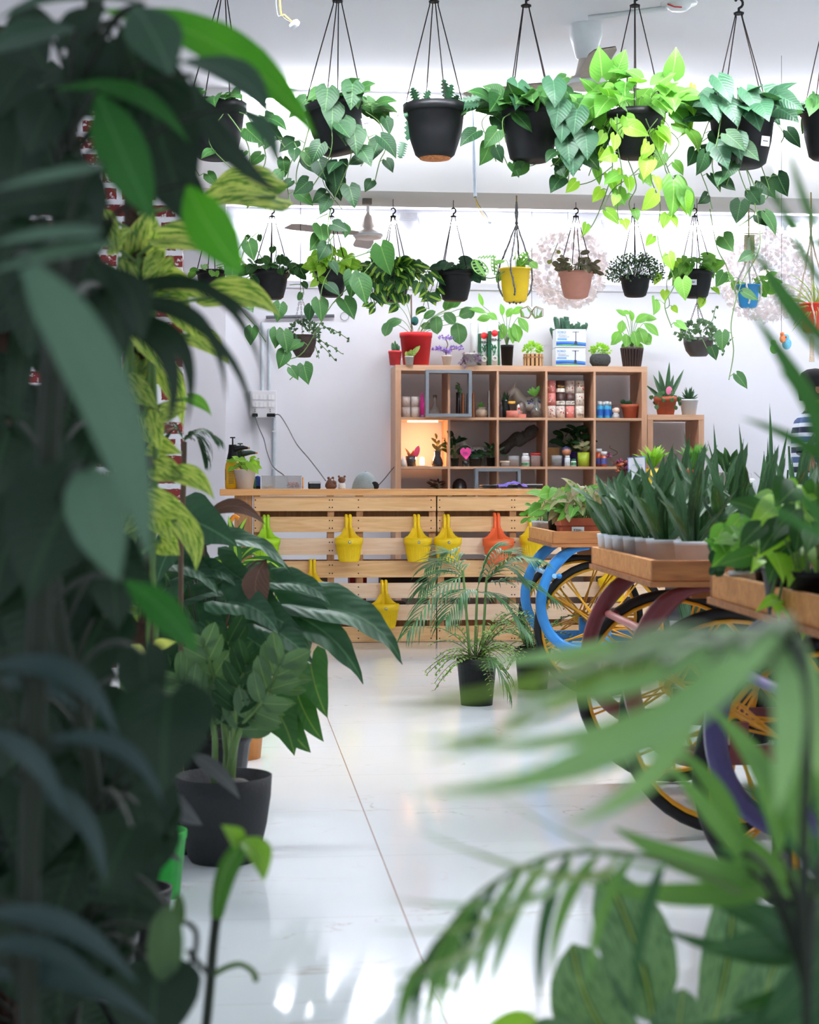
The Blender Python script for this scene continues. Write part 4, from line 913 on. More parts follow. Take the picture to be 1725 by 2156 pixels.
for tx, tz in ((22, 40), (-8, 28), (4, 32), (10, 24)): mb.leaf(o+V((0, 0, 14*s)), o+V((tx*s, -.02, tz*s)), 11*s, TOCAM, 'oval', fold=.3)
mb.build('foliage', LEAF_VAR, t)
t, o, s = pot_at('bonsai_plant', 'white vase with a little purple and white flowering bonsai', 941, KY+.08, KT, 11.5, 7, 22, CER)
MB().tube(cr([o+V((0, 0, 20*s)), o+V((-3*s, 0, 32*s)), o+V((2*s, 0, 44*s)), o+V((-2*s, 0, 56*s))]), .004, 6).build('trunk', STEMB, t)
MB().tube([o+V((-2*s, 0, 30*s)), o+V((-20*s, 0, 34*s))], .003, 5).build('branch', STEMB, t)
MB().tube([o+V((-1*s, 0, 32*s)), o+V((20*s, 0, 36*s))], .003, 5).build('branch', STEMB, t)
PUR = M('purple_blossom', (150, 120, 200), .7, var=.6, scale=160)
for cx2, cz2, rx in ((-18, 36, 15), (20, 38, 18), (0, 59, 18), (0, 31, 10)):
    mb = MB()
    for k in range(60):
        a = rnd(0, 2*pi); q = sqrt(rnd(0, 1)); c = o+V(((cx2+rx*q*cos(a))*s, rnd(-.05, .05), (cz2+rnd(-6, 6)*(1-q*.6))*s))
        mb.leaf(c, c+rdir()*4*s, 4*s, rdir(), 'round', nt=3, ns=1)
    mb.build('blossom_cloud', PUR, t)
t, o, s = pot_at('potted_plant', 'white pot overflowing with purple-grey trailing leaves', 992, KY+.02, KT, 14, 11, 26, CER)
mb = MB(); ms = MB()
for k in range(64):
    a = rnd(0, 2*pi); q = rnd(.3, 1); c = o+V((cos(a)*22*q*s, sin(a)*.06*q, (26-26*q*q+rnd(-6, 10))*s)); d = V((cos(a), sin(a)-.4, rnd(-1.4, .2))).normalized()
    mb.leaf(c, c+d*11*s, 6.5*s, V((rnd(-.5, .5), -1, .6)), 'lance', nt=5, ns=1)
    if k % 4 == 0: ms.tube([o+V((0, 0, 22*s)), c], .0015, 4, False)
ms.build('stems', STEMB, t); mb.build('foliage', LEAF_PURPLE, t)
# air freshener canisters
CANG = M('can_green', (30, 96, 60), .35); CANW = M('can_white', (232, 236, 234), .35, var=.02); CANR = M('can_red', (224, 40, 44), .4)
for i, (u, dy, h) in enumerate(((1000, .1, 92), (1018, .06, 92), (1040, 0, 96))):
    t, o, s = vessel('spray_can', ['tall green and white spray can, leftmost of three on the bookcase', 'tall spray can with red dot, middle of three', 'tall SPRING spray can with red dot and rose, rightmost of three'][i], 'spray can', u, KY+.06+dy, KT, [(0, 0), (12.5 if i == 2 else 10.5, 0), (12.5 if i == 2 else 10.5, h-22), (9.5, h-18), (9.5, h), (0, h)], CANW, 'spray cans')
    R_ = 12.5 if i == 2 else 10.5
    for sx in ((-1, 1) if i else (1,)):
        mb = MB(); a0 = -pi/2+sx*.55; rr = (R_+.15)*s
        rows = [[o+V((rr*cos(a), rr*sin(a), z*s)) for a in [lerp(a0, a0+sx*(1.1 if i else .9), q/6) for q in range(7)]] for z in (1, h*.38, h-23)]
        mb.grid(rows).build('green_band', CANG, t)
    f = o+V((0, -(R_+.2)*s, 0))
    if i: MB().lathe([(7*s, 0), (7*s, .8*s), (0, .8*s)], f+V((0, .0, (h-28)*s)), 18, Matrix.Rotation(pi/2, 3, 'X')).build('red_dot', CANR, t); text_part('lettering', 'SPRING', 8.2*s if i == 2 else 7*s, f+V((0, -.003, (h-42)*s)), AX, AZ, M('black_print', (20, 24, 24), .5), t, bold=True)
    if i:
        mb = MB()
        for k in range(22): c = f+V((rnd(-8, 8)*s, -.002, rnd(12, 42)*s)); mb.leaf(c, c+V((rnd(-6, 6)*s, -.001, rnd(2, 9)*s)), 2.6*s, TOCAM, 'lance', nt=4, ns=1)
        mb.build('printed_leaves', CANG, t)
        mb = MB()
        for k in range(3): mb.tube([f+V(((2+.5*k)*1.9*s*cos(a), -.004, (15+(2+.5*k)*1.9*sin(a))*s)) for a in [q*2*pi/14 for q in range(15)]], 1.0*s, 4)
        mb.build('printed_rose', CER, t)
t, o, s = pot_at('potted_plant', 'black pot with bright broad leaves behind the spray cans', 1068, YT+.04, KT, 14, 11, 46, BLACKP)
stemmed(t, o, s, [(0, 40, -22, 96, 30, 18, -60), (0, 40, -34, 104, 30, 18, -100), (0, 40, -10, 108, 26, 14, -10), (0, 40, 10, 112, 28, 16, 60), (0, 40, 14, 92, 44, 26, 168), (0, 40, 22, 104, 40, 20, 150), (0, 40, 4, 84, 38, 20, 170), (0, 40, -8, 92, 36, 24, 185), (0, 40, -46, 112, 40, 14, -80), (0, 40, -50, 128, 30, 10, -20), (0, 40, 8, 64, 22, 12, 120), (0, 40, -2, 104, 24, 16, 30)], LEAF_MID, 'lance')
t, o, s = vessel('slat_planter', 'round planter of light wooden slats with lime leaves', 'potted plant', 1123, KY+.08, KT, pot_prof(20, 17, 26), M('slat_wood', (150, 106, 70), .7), None, 'pot')
for k in range(14): a = k*2*pi/14; MB().box(o+V((20.2*s*cos(a), 20.2*s*sin(a), 13*s)), (.003, 5.6*s, 26*s), rz=a).build('slat', M('slat_light', (196, 156, 108), .7), t)
MB().lathe([(21.6*s, 17*s), (21.6*s, 20*s)], o, 20).build('band', M('slat_wood'), t)
def frilly(t, o, s, c, rx, rz, n, mat, L=7, W=5, kind='oval'):
    mb = MB()
    for k in range(n):
        d = rdir(-.4, 1); p = o+V((c[0]*s+d.x*rx*s*rnd(.4, 1), d.y*rx*s*.7, c[1]*s+d.z*rz*s*rnd(.5, 1)))
        mb.leaf(p, p+(d+rdir()*.7).normalized()*L*s, W*s, rdir(-1, 1), kind, nt=4, ns=1)
    mb.build('foliage', mat, t)
frilly(t, o, s, (0, 36), 20, 16, 130, LEAF_NEON)
# cactus and pump boxes
t, o, s = pot_at('cactus', 'dark green clump of finger cacti behind the two stacked boxes', 1197, KY+.26, KT, 22, 18, 56, BLACKP)
CACT = M('cactus_green', (44, 86, 60), .6, var=.3, bump=.8, scale=70)
for dx, dy, h, ln in ((-34, 0, 82, -6), (-26, 0, 104, -3), (-12, .02, 104, 0), (-4, -.03, 98, 0), (5, 0, 92, 2), (13, 0, 90, 3), (20, 0, 94, 4), (27, 0, 88, 6), (-2, .04, 108, 1), (-30, 0, 70, -10), (36, 0, 92, 2)):
    b = o+V((dx*.5*s, dy, 44*s)); e = o+V((dx*s, dy, h*s))
    MB().tube(cr([b, lerp(b, e, .4)+V((ln*s*.4, 0, 0)), e-V((0, 0, .008)), e+V((0, 0, .004))], 4), lambda q: (5.6*sqrt(max(.02, 1-max(0, q-.8)**2*25)))*s, 10).build('cactus_stem', CACT, t)
BXW = M('box_white', (226, 230, 236), .45, var=.02)
for i in range(2):
    s = XY(1198, KY+.08)[1]/F; p = put(1198, KY+.08, KT+i*39.5*s)
    t = thing('pump_box', ['white pump carton with blue wave, lower of the two stacked', 'white pump carton with blue wave, upper of the two stacked'][i], 'box', p, 'stacked pump cartons')
    w_, h_ = 63*s, 38*s
    MB().box(p+V((i*.003, 0, h_/2)), (w_, .14, h_)).build('carton', BXW, t)
    f = p+V((i*.003, -.0708, 0))
    def wave(zb, amp, th, col, x0=-.5, ph=0):
        mb = MB(); k = 14
        rows = [[f+V((lerp(x0, .5, q/k)*w_, -.0004*(1+ph), (zb+amp*sin(q/k*3.4+ph)+dz)*h_)) for q in range(k+1)] for dz in (0, th)]
        mb.grid(rows).build('printed_wave', col, t)
    wave(.06, .0, .08, M('print_green', (90, 170, 90), .5)); wave(.1, .05, .18, M('print_blue', (50, 70, 180), .5), ph=.3); wave(.2, .05, .08, M('print_teal', (60, 140, 190), .5), ph=.8)
    text_part('lettering', 'SOBO', 7*s, f+V((-20*s, -.001, .82*h_)), AX, AZ, M('print_teal'), t)
    text_part('lettering', 'LED aquarium', 3*s, f+V((-18*s, -.001, .66*h_)), AX, AZ, M('print_grey', (120, 130, 150), .5), t)
    text_part('lettering', 'submersible pump', 3*s, f+V((-15*s, -.001, .57*h_)), AX, AZ, M('print_grey'), t)
    MB().box(f+V((-19*s, -.0004, .44*h_)), (20*s, .0006, 3.4*s)).build('printed_label', M('print_skyblue', (110, 160, 220), .5), t)
    mb = MB(); mb.box(f+V((10*s, -.0016, .58*h_)), (1.6*s, .0008, .56*h_)); mb.box(f+V((10*s, -.0018, .84*h_)), (14*s, .0008, 1*s)); mb.lathe([(4*s, 0), (3*s, 7*s), (0, 8*s)], f+V((10*s, .0, .14*h_)), 10, sy=.1); mb.build('printed_pump', M('print_navy', (30, 38, 70), .5), t)
t, o, s = vessel('bowl_planter', 'dark round stone bowl with lime foliage on the bookcase', 'potted plant', 1264, KY+.08, KT, [(0, 0), (15, 0), (22, 10), (22, 20), (17, 27), (14, 27), (0, 24)], M('stone_dark', (64, 66, 66), .9, var=.25, bump=.5, scale=90), None, 'pot')
frilly(t, o, s, (0, 34), 21, 15, 140, LEAF_NEON)
RIBP = M('ribbed_brown_pot', (62, 46, 42), .5)
t, o, s = pot_at('potted_plant', 'ribbed dark brown pot with a leafy green plant at the right end of the bookcase', 1331, KY+.08, KT, 24, 18, 41, RIBP)
for k in range(22): a = k*2*pi/22; MB().tube([o+V((18.3*s*cos(a), 18.3*s*sin(a), 1*s)), o+V((24*s*cos(a), 24*s*sin(a), 40*s))], .0035, 5).build('rib', RIBP, t)
stemmed(t, o, s, [(0, 36, -12, 108, 26, 12, -60), (0, 36, -22, 98, 30, 20, -170), (0, 36, -26, 76, 34, 24, -150), (0, 36, -14, 70, 32, 24, -175), (0, 36, 2, 76, 36, 26, 170), (0, 36, 14, 84, 40, 28, 165), (0, 36, 22, 92, 42, 20, 130), (0, 36, 16, 102, 38, 18, 90), (0, 36, 6, 94, 34, 20, 60), (0, 36, 26, 74, 28, 20, 150), (0, 36, -30, 60, 24, 14, -130), (0, 36, 8, 52, 26, 18, 140), (0, 36, -10, 54, 24, 16, -160), (0, 36, 0, 96, 26, 14, -20), (0, 36, -6, 112, 20, 10, -80), (0, 36, 20, 56, 22, 16, 110)], LEAF_MID, 'lance')
# ---- on the low bookcase
t, o, s = pot_at('potted_plant', 'terracotta pot with tall banded spear leaves and small round leaves around the rim', 1402, KY+.08, LT, 25, 17, 38, TERRA, rim=.25)
for x, h, w_ in ((-40, 64, 8), (-24, 86, 9), (-12, 96, 10), (6, 112, 9), (20, 86, 9), (42, 98, 9), (0, 60, 7), (30, 72, 8)): MB().leaf(o+V((x*.12*s, 0, 30*s)), o+V((x*s, rnd(-.03, .05), h*s)), w_*s*1.15, TOCAM, 'blade', fold=.5, sag=.02).build('spear_leaf', LEAF_SNAKE, t)
mb = MB(); ms = MB()
for k in range(26):
    a = rnd(0, 2*pi); c = o+V((cos(a)*32*s*rnd(.6, 1), sin(a)*.08, rnd(14, 48)*s)); ms.tube(bez(o+V((0, 0, 36*s)), o+V((cos(a)*14*s, sin(a)*.04, 50*s)), c, 5), .0016, 4, False); mb.leaf(c+V((0, 0, 4*s)), c-V((0, .01, 5*s)), 9.5*s, V((cos(a)*.5, -1, .3)), 'round', nt=5)
ms.build('stems', STEM, t); mb.build('round_leaves', LEAF_PHILO, t)
MB().leaf(o+V((2*s, -.05, 42*s)), o+V((4*s, -.06, 60*s)), 13*s, TOCAM, 'oval').build('pink_tag', M('pink_card', (240, 130, 170), .5), t)
t, o, s = pot_at('potted_plant', 'white pot with a small spiky striped succulent on the low bookcase', 1451, KY+.08, LT, 20, 14, 33, WHITEP, rim=.1)
mb = MB()
for k in range(20): a = k*2.4; q = .25+.75*k/20; mb.leaf(o+V((0, 0, 30*s)), o+V((cos(a)*26*q*s, sin(a)*.07*q, (70-34*q)*s)), 6*s, V((0, -.6, .8)), 'blade', fold=.5, sag=-.08)
mb.build('foliage', LEAF_SNAKE, t)
# ============================================================ HANGING BASKETS
def vine(t, pts, leafm, L, sp, kind='heart', stemm=None, wr=.85, up=0, r=.0022, jit=.5, name='vine', size_fall=.35):
    """stem through world points with leaves every sp metres"""
    path = cr(pts, 6); mb = MB(); mb.cur = 1; mb.tube(path, r, 5, False); mb.cur = 0
    acc = 0; k = 0; tot = sum((b-a).length for a, b in zip(path, path[1:])); run = 0
    for a, b in zip(path, path[1:]):
        seg = (b-a).length; acc += seg; run += seg
        if acc >= sp:
            acc = 0; k += 1; sd = 1 if k % 2 else -1
            ll = L*rnd(.75, 1.15)*(1-size_fall*run/tot)
            pet = b+V((sd*ll*rnd(.2, .5), rnd(-.4, .15)*ll, rnd(-.1, .25)*ll))
            mb.cur = 1; mb.tube([b, (b+pet)/2+V((0, 0, .1*ll)), pet], r*.7, 4, False); mb.cur = 0
            d = V((sd*rnd(.0, .8), rnd(-.4, .1), rnd(-1.1, -.3)+up))
            mb.leaf(pet, pet+d.normalized()*ll, ll*wr, V((rnd(-.7, .7), -1, rnd(-.1, .7))), kind, sag=rnd(.02, .14), nt=7)
    return mb.build(name, [leafm, stemm or STEM], t)
def hook(t, p, ztop, sz, mat=BLACKP, S=None):
    """p: point where the cords meet; hook above it up to a wire into ztop"""
    mb = MB()
    mb.lathe([(sz*.95, 0), (sz*1.0, sz*.25), (sz*.4, sz*.5), (0, sz*.5)], p, 10)
    pts = [p+V((0, 0, sz*.4)), p+V((0, 0, sz*1.1))]
    for k in range(9):
        a = -pi/2+.3+k*(pi*1.25)/8; pts.append(p+V((sz*.75*cos(a)*1.0, 0, sz*2.0+sz*.85*sin(a))))
    mb.tube(pts, sz*.24, 7); mb.build('hook', mat, t)
    top = p+V((0, 0, sz*2.7))
    MB().tube([top, V((top.x, top.y, ztop))], .0018, 5).build('ceiling_wire', WIRE, t)
def basket(u, vr, vb, wpx, d, uh, vh, label, potm=BLACKP, ztop=ZC, grp='hanging baskets', name='hanging_basket', ncord=4, tilt=0, cords=True, taper=.68, rim=.16, hsz=.022, lipm=None, cat='hanging plant'):
    s = d/F; base = P(u, vb, d); R_ = wpx/2*s; h = (vb-vr)*s
    t = thing(name, label, cat, base, grp)
    m = Matrix.Rotation(tilt, 3, 'Y')
    prf = [(0, 0), (R_*taper*.8, 0), (R_*taper, h*.06), (R_*.84, h*.45), (R_*.92, h*(1-rim)), (R_*.93, h*(1-rim)), (R_, h*(1-rim*.9)), (R_*1.02, h), (R_*.93, h), (R_*.88, h*.8), (0, h*.8)]
    MB().lathe(prf, base, 32, m).build('pot', potm, t)
    MB().lathe([(R_*.9, h*.82), (R_*.4, h*.88), (0, h*.88)], base, 16, m).build('soil', SOIL, t)
    if ztop == ZC:
        pass
    if cords:
        hk = P(uh, vh, d)
        hook(t, hk, ztop, hsz)
        for k in range(ncord):
            a = .5+k*2*pi/ncord+uh*.01; e = base+m@V((R_*.98*cos(a), R_*.98*sin(a), h*.95))
            q = hk+V((hsz*.8*cos(a), hsz*.8*sin(a), 0))
            MB().tube([q, q-V((0, 0, .01)), lerp(q, e, .5), e], .0025 if d < 8 else .0026, 5).build('cord', WIRE, t)
    return t, base, s, R_, h, m
def tuft(t, c, R_, n, L, W, leafm, kind='heart', hgt=.1, out=1.2, stemm=None, droop=.0, name='foliage', ph=.5, front=.25, seed=None):
    """stems rising from the soil, one leaf on each"""
    ms = MB(); ml = MB()
    for k in range(n):
        a = rnd(0, 2*pi); q = sqrt(rnd(.05, 1)); b = c+V((cos(a)*R_*.45, sin(a)*R_*.45, 0))
        e = c+V((cos(a)*R_*out*q, sin(a)*R_*out*q*.9-front*R_*q, hgt*rnd(.25, 1)*(1.15-.75*q)-droop*q*q))
        ms.tube(bez(b, V((lerp(b.x, e.x, .4), lerp(b.y, e.y, .4), e.z+.02)), e, 5), .0017, 4, False)
        l = L*rnd(.7, 1.15); dd = V((cos(a)*rnd(.3, 1), sin(a)*.5-.2, rnd(-.9, .35)-droop))
        ml.leaf(e, e+dd.normalized()*l, W*rnd(.8, 1.1), V((rnd(-.6, .6), -1, rnd(.1, 1.3))), kind, sag=rnd(.03, .16), nt=7)
    ms.build('stems', stemm or STEM, t); ml.build(name, leafm, t)
def px(pts, d): return [P(p[0], p[1], d+(p[2] if len(p) > 2 else 0)) for p in pts]
D1 = 6.9
G1 = 'hanging baskets of the front row'
def label_tag(t, p, w_=.03, h_=.04, rot=0):
    MB().box(p, (w_, .003, h_), mat=Matrix.Rotation(rot, 3, 'Y')).build('price_tag', TAGM, t)
    MB().box(p+V((0, -.002, 0)), (w_*.6, .001, h_*.08), mat=Matrix.Rotation(rot, 3, 'Y')).build('tag_writing', INK, t)
# 1 partly hidden
t, b, s, R_, h, m = basket(455, 218, 335, 128, D1, 470, -10, 'black basket of heart-leaved vine at the left, partly behind big foreground leaves', grp=G1)
tuft(t, b+V((0, 0, h*.85)), R_, 16, .09, .07, LEAF_PHILO, hgt=.1)
for pts in ([(500, 228), (540, 250), (570, 300), (590, 350), (600, 400)], [(410, 232), (395, 280), (400, 330), (420, 370)], [(480, 240, -.1), (520, 300, -.1), (530, 360, -.1), (545, 420, -.1), (560, 440, -.1)], [(500, 235, -.05), (560, 260, -.05), (600, 310, -.05)], [(520, 240), (560, 330), (525, 400)], [(470, 240, -.1), (440, 300, -.15), (505, 370, -.15)]):
    vine(t, px(pts, D1), LEAF_PHILO, .1, .085, wr=.8)
# 2
t, b, s, R_, h, m = basket(722, 214, 322, 130, D1, 711, 4, 'tilted black basket with dark heart-leaved vines and a white tag, second of front row', grp=G1, tilt=-.22)
T2 = t
tuft(t, b+V((0, 0, h*.85)), R_, 20, .1, .08, LEAF_PHILO, hgt=.09, out=1.25)
for pts in ([(680, 225), (655, 260), (640, 310), (625, 360), (625, 410)], [(690, 235, -.15), (700, 290, -.18), (690, 340, -.15), (660, 390, -.1), (640, 420, -.1)], [(720, 260, -.17), (740, 320, -.15), (720, 380, -.12), (700, 430, -.1), (690, 480, -.1), (700, 530, -.1), (690, 560, -.1)],
            [(770, 235), (800, 260), (812, 310), (800, 340), (790, 380)], [(760, 250, -.1), (780, 310, -.1), (760, 350, -.1)], [(670, 300), (620, 330), (605, 380), (612, 430)], [(700, 330), (680, 380), (720, 440)], [(690, 450), (660, 470), (690, 510), (720, 460)], [(650, 330), (700, 360), (740, 410)], [(690, 330, -.05), (650, 350, -.05), (620, 300, -.05)], [(700, 560, -.1), (680, 600, -.1), (672, 650, -.1)]):
    vine(t, px(pts, D1), LEAF_DARK if len(pts) % 2 else LEAF_PHILO, .105, .075, wr=.86)
for k, (u, v) in enumerate(((700, 248), (722, 280), (745, 300), (690, 215), (742, 205))): MB().leaf(P(u, v-28, D1-.16), P(u+rnd(-8, 8), v+28, D1-.19), .1, V((rnd(-.3, .3), -1, .2)), 'heart').build('leaf', LEAF_DARK, t)
label_tag(t, P(772, 260, D1-.16), .034, .045, -.2)
# 3 fishbone cactus
t, b, s, R_, h, m = basket(916, 222, 333, 134, D1, 914, 5, 'black basket of flat toothed cactus stems in the middle of the front row', grp=G1, taper=.62)
mb = MB()
def zig(p0, p1, W, sag=.1):
    ax = (p1-p0); L = ax.length; ax = ax/L; sd = ax.cross(TOCAM+V((rnd(-.3, .3), 0, .2))).normalized(); n = 14; rows = []
    for i in range(n+1):
        q = i/n; c = p0+ax*L*q-V((0, 0, 1))*sag*L*q*q; wv = W*(.42+.58*(i % 2))*(1-.6*max(0, q-.7)/.3)*(1 if i < n else .1)
        rows.append([c-sd*wv, c+V((0, -.004, 0)), c+sd*wv])
    mb.grid(rows)
for a, c in (((880, 225), (868, 178)), ((890, 226), (905, 185)), ((940, 224), (952, 172)), ((944, 222), (934, 160)), ((896, 226), (850, 240)), ((930, 226), (880, 236)), ((900, 224), (925, 205)), ((960, 226), (1010, 214)), ((958, 222), (1020, 196)), ((866, 226), (858, 290)), ((850, 300), (842, 330)), ((870, 226), (905, 212)), ((950, 224), (965, 196))):
    zig(P(a[0], a[1], D1-.03), P(c[0], c[1], D1-rnd(.02, .12)), .022)
mb.build('cactus_stems', LEAF_MID if 0 else LEAF_BLUE, t)
MB().lathe([(R_*.5, 0), (R_*.48, -.004), (0, -.006)], b, 18).build('drain_plate', M('rust_bits', (190, 120, 70), .9, var=.5, scale=90), t)
MB().tube(cr(px([(975, 228), (1000, 250), (1030, 290), (1045, 300)], D1))).build if 0 else None
MB().tube(cr(px([(860, 225), (835, 245), (815, 262), (840, 240), (800, 230)], D1)), .0015, 4).build('dry_tendril', STEMB, t)
# 4
t, b, s, R_, h, m = basket(1118, 230, 340, 130, D1, 1108, 14, 'black basket with dark heart leaves draping both sides, fourth of the front row', grp=G1)
tuft(t, b+V((0, 0, h*.85)), R_, 34, .12, .1, LEAF_PHILO, hgt=.13, out=1.5)
for pts in ([(1060, 235), (1030, 240), (1015, 260), (1030, 300), (1045, 340)], [(1070, 235), (1050, 290), (1070, 350)], [(1165, 235), (1200, 250), (1210, 300), (1200, 350), (1195, 400)], [(1180, 235, -.1), (1190, 280, -.12), (1180, 330, -.1), (1160, 350, -.1)], [(1170, 230), (1230, 240), (1240, 290), (1225, 340)], [(1175, 300, .1), (1130, 345, .05), (1090, 350)], [(1150, 232), (1190, 180), (1205, 160)], [(1170, 240), (1215, 220), (1250, 250), (1235, 300)], [(1180, 300), (1210, 330), (1185, 370)], [(1100, 235, -.1), (1060, 250, -.14), (1065, 300, -.12)]):
    vine(t, px(pts, D1), LEAF_DARK if len(pts) > 3 else LEAF_PHILO, .115, .07, wr=.86)
for u, v in ((1185, 275), (1195, 320), (1232, 310), (1165, 200), (1090, 205), (1205, 345), (1215, 260), (1178, 245)): MB().leaf(P(u, v-30, D1-.16), P(u+rnd(-9, 9), v+28, D1-.2), .105, V((rnd(-.3, .3), -1, .2)), 'heart').build('leaf', LEAF_BLUE, t)
# 5 neon pothos
t, b, s, R_, h, m = basket(1338, 236, 333, 118, D1, 1337, 14, 'black basket of bright lime heart-leaved vines trailing far down, fifth of the front row', grp=G1)
tuft(t, b+V((0, 0, h*.85)), R_, 44, .12, .095, LEAF_MID, hgt=.2, out=1.75)
for pts in ([(1290, 240), (1280, 290), (1290, 350), (1275, 410), (1250, 470), (1225, 500)], [(1300, 240, -.12), (1300, 300, -.15), (1310, 370, -.12), (1300, 440, -.1), (1310, 480, -.1)], [(1380, 240), (1410, 270), (1400, 330), (1420, 390)], [(1390, 235), (1440, 240), (1460, 280)], [(1360, 250, -.12), (1380, 310, -.15), (1370, 370, -.15), (1390, 430, -.12), (1385, 500, -.1), (1400, 560, -.1)],
            [(1270, 240), (1240, 270), (1250, 330), (1240, 370)], [(1320, 330), (1340, 390), (1325, 430), (1345, 480)], [(1390, 260), (1430, 300), (1400, 350), (1430, 400)], [(1400, 240), (1450, 200), (1465, 180)], [(1410, 560, -.1), (1420, 600, -.1), (1400, 640, -.1), (1415, 690, -.1)], [(1290, 350), (1250, 380), (1215, 390)], [(1370, 330, -.05), (1330, 370, -.1), (1290, 400, -.1), (1270, 440, -.1)], [(1400, 300, -.1), (1370, 280, -.15), (1400, 350, -.15)],
            [(1280, 270, -.05), (1315, 260, -.15), (1285, 320, -.12)], [(1385, 250, -.08), (1360, 290, -.16), (1385, 330, -.16)], [(1260, 280), (1290, 250, -.1), (1265, 320, -.1)], [(1400, 380, -.1), (1430, 430, -.1), (1400, 470, -.1)]):
    vine(t, px(pts, D1), LEAF_NEON if len(pts) != 4 else LEAF_MID, .095, .075, wr=.8)
for u, v, a, L in ((1268, 160, -10, 62), (1300, 150, 20, 48), (1415, 160, 5, 60), (1380, 180, 60, 50), (1350, 165, -70, 40), (1440, 200, 100, 46), (1310, 200, 160, 50), (1370, 205, 150, 54)):
    e = P(u, v, D1-.08); MB().leaf(e, e+V((sin(radians(a)), -.25, cos(radians(a)))).normalized()*L*s, L*.85*s, V((rnd(-.3, .3), -1, .5)), 'heart').build('leaf', LEAF_MID, t)
for u, v, a, L in ((1418, 420, 185, 80), (1437, 440, 165, 60)):
    e = P(u, v-40, D1-.12); MB().leaf(e, e+V((sin(radians(a)), -.1, cos(radians(a)))).normalized()*L*s, L*.7*s, V((.2, -1, .2)), 'heart').build('leaf', LEAF_MID, t)
# 6
t, b, s, R_, h, m = basket(1563, 232, 352, 146, D1, 1556, 30, 'black basket of dark heart-leaved vines with white tag, rightmost full one in front row', grp=G1)
tuft(t, b+V((0, 0, h*.85)), R_, 30, .12, .095, LEAF_BLUE, hgt=.15, out=1.25)
for pts in ([(1500, 240), (1480, 290), (1470, 340), (1490, 400), (1500, 440)], [(1520, 240, -.15), (1510, 300, -.17), (1500, 350, -.15), (1515, 400, -.1)], [(1560, 250, -.17), (1545, 310, -.17), (1560, 370, -.15), (1580, 420, -.1)], [(1620, 240), (1650, 280), (1645, 300)], [(1600, 340), (1620, 400), (1612, 420)], [(1490, 290), (1465, 310), (1460, 330)], [(1570, 350), (1590, 400), (1570, 430), (1590, 450), (1550, 480)], [(1500, 300, -.1), (1540, 340, -.16), (1530, 390, -.15)]):
    vine(t, px(pts, D1), LEAF_DARK, .115, .08, wr=.84)
vine(t, px([(1570, 350, -.05), (1590, 430, -.05), (1600, 520, -.05), (1560, 600, -.05), (1540, 680, -.05), (1545, 740, -.05), (1535, 800, -.05)], D1), LEAF_PHILO, .1, .17, name='long_vine', wr=.75)
vine(t, px([(1495, 440, -.05), (1510, 520), (1530, 560), (1550, 620)], D1), LEAF_PHILO, .1, .13, name='long_vine')
for u, v in ((1520, 190), (1500, 232), (1580, 215), (1540, 240), (1590, 250), (1515, 330), (1555, 310), (1590, 225)): MB().leaf(P(u-8, v-25, D1-.16), P(u+rnd(5, 22), v+28, D1-.2), .1, V((rnd(-.3, .3), -1, .5)), 'heart').build('leaf', LEAF_BLUE, t)
label_tag(t, P(1612, 297, D1-.1), .034, .04, .1)
# 7
t, b, s, R_, h, m = basket(1745, 225, 335, 120, D1, 1752, 0, 'black hanging basket cut by the right edge of the picture', grp=G1)
tuft(t, b+V((0, 0, h*.85)), R_, 16, .09, .075, LEAF_PHILO, hgt=.1, out=1.3)
vine(t, px([(1700, 240), (1705, 280), (1715, 290)], D1), LEAF_PHILO, .08, .06)

# ---------------- second row, under the beam
D2 = 9.28; G2 = 'hanging baskets under the beam'; ZB = 2.505
def b2(u, vr, vb, wpx, uh, label, **k):
    d = 9.28/(cos(TH)-((u-CU)/F)*sin(TH))
    kw = dict(ztop=ZB, grp=G2, hsz=.017, ncord=4); kw.update(k)
    return basket(u, vr, vb, wpx, d, uh, kw.pop('vh', 457), label, **kw)+(d,)
t, b, s, R_, h, m, d = b2(445, 570, 625, 64, 448, 'black basket under the beam at far left beside the variegated leaves')
tuft(t, b+V((0, 0, h*.85)), R_, 14, .06, .04, LEAF_MID, hgt=.07, kind='oval')
t, b, s, R_, h, m, d = b2(571, 570, 630, 76, 573, 'black basket of small round green leaves under the beam, second from left')
tuft(t, b+V((0, 0, h*.85)), R_, 30, .06, .055, LEAF_PHILO, hgt=.1, out=1.7, kind='round')
for pts in ([(600, 575), (625, 560), (640, 580)], [(540, 575), (515, 590), (520, 620)], [(560, 560), (540, 520), (545, 490), (530, 500)], [(575, 560), (582, 530), (575, 515)], [(610, 600), (635, 600), (640, 620)]): vine(t, px(pts, d-.05), LEAF_PHILO, .065, .05, kind='round')
t, b, s, R_, h, m, d = b2(698, 570, 625, 70, 698, 'black basket of bright lime leaves under the beam')
tuft(t, b+V((0, 0, h*.85)), R_, 50, .075, .06, LEAF_NEON, hgt=.16, out=1.35)
vine(t, px([(680, 570), (662, 590), (690, 600)], d-.1), LEAF_NEON, .06, .05)
t, b, s, R_, h, m, d = b2(829, 574, 636, 72, 828, 'black basket buried under striped heart leaves below the beam')
tuft(t, b+V((0, 0, h*.85)), R_, 60, .08, .065, LEAF_BRAZIL, hgt=.12, out=1.65)
for k in range(14):
    u0 = 829+rnd(-45, 45); vine(t, px([(u0, 572, -.05), (u0+rnd(-14, 14)+(u0-829)*.35, 600, -.12), (u0+(u0-829)*.5+rnd(-8, 8), 622+rnd(-5, 30), -.1)], d), LEAF_BRAZIL, .085, .05)
t, b, s, R_, h, m, d = b2(958, 572, 634, 78, 955, 'black basket with dark round leaves gathered at its left, under the beam')
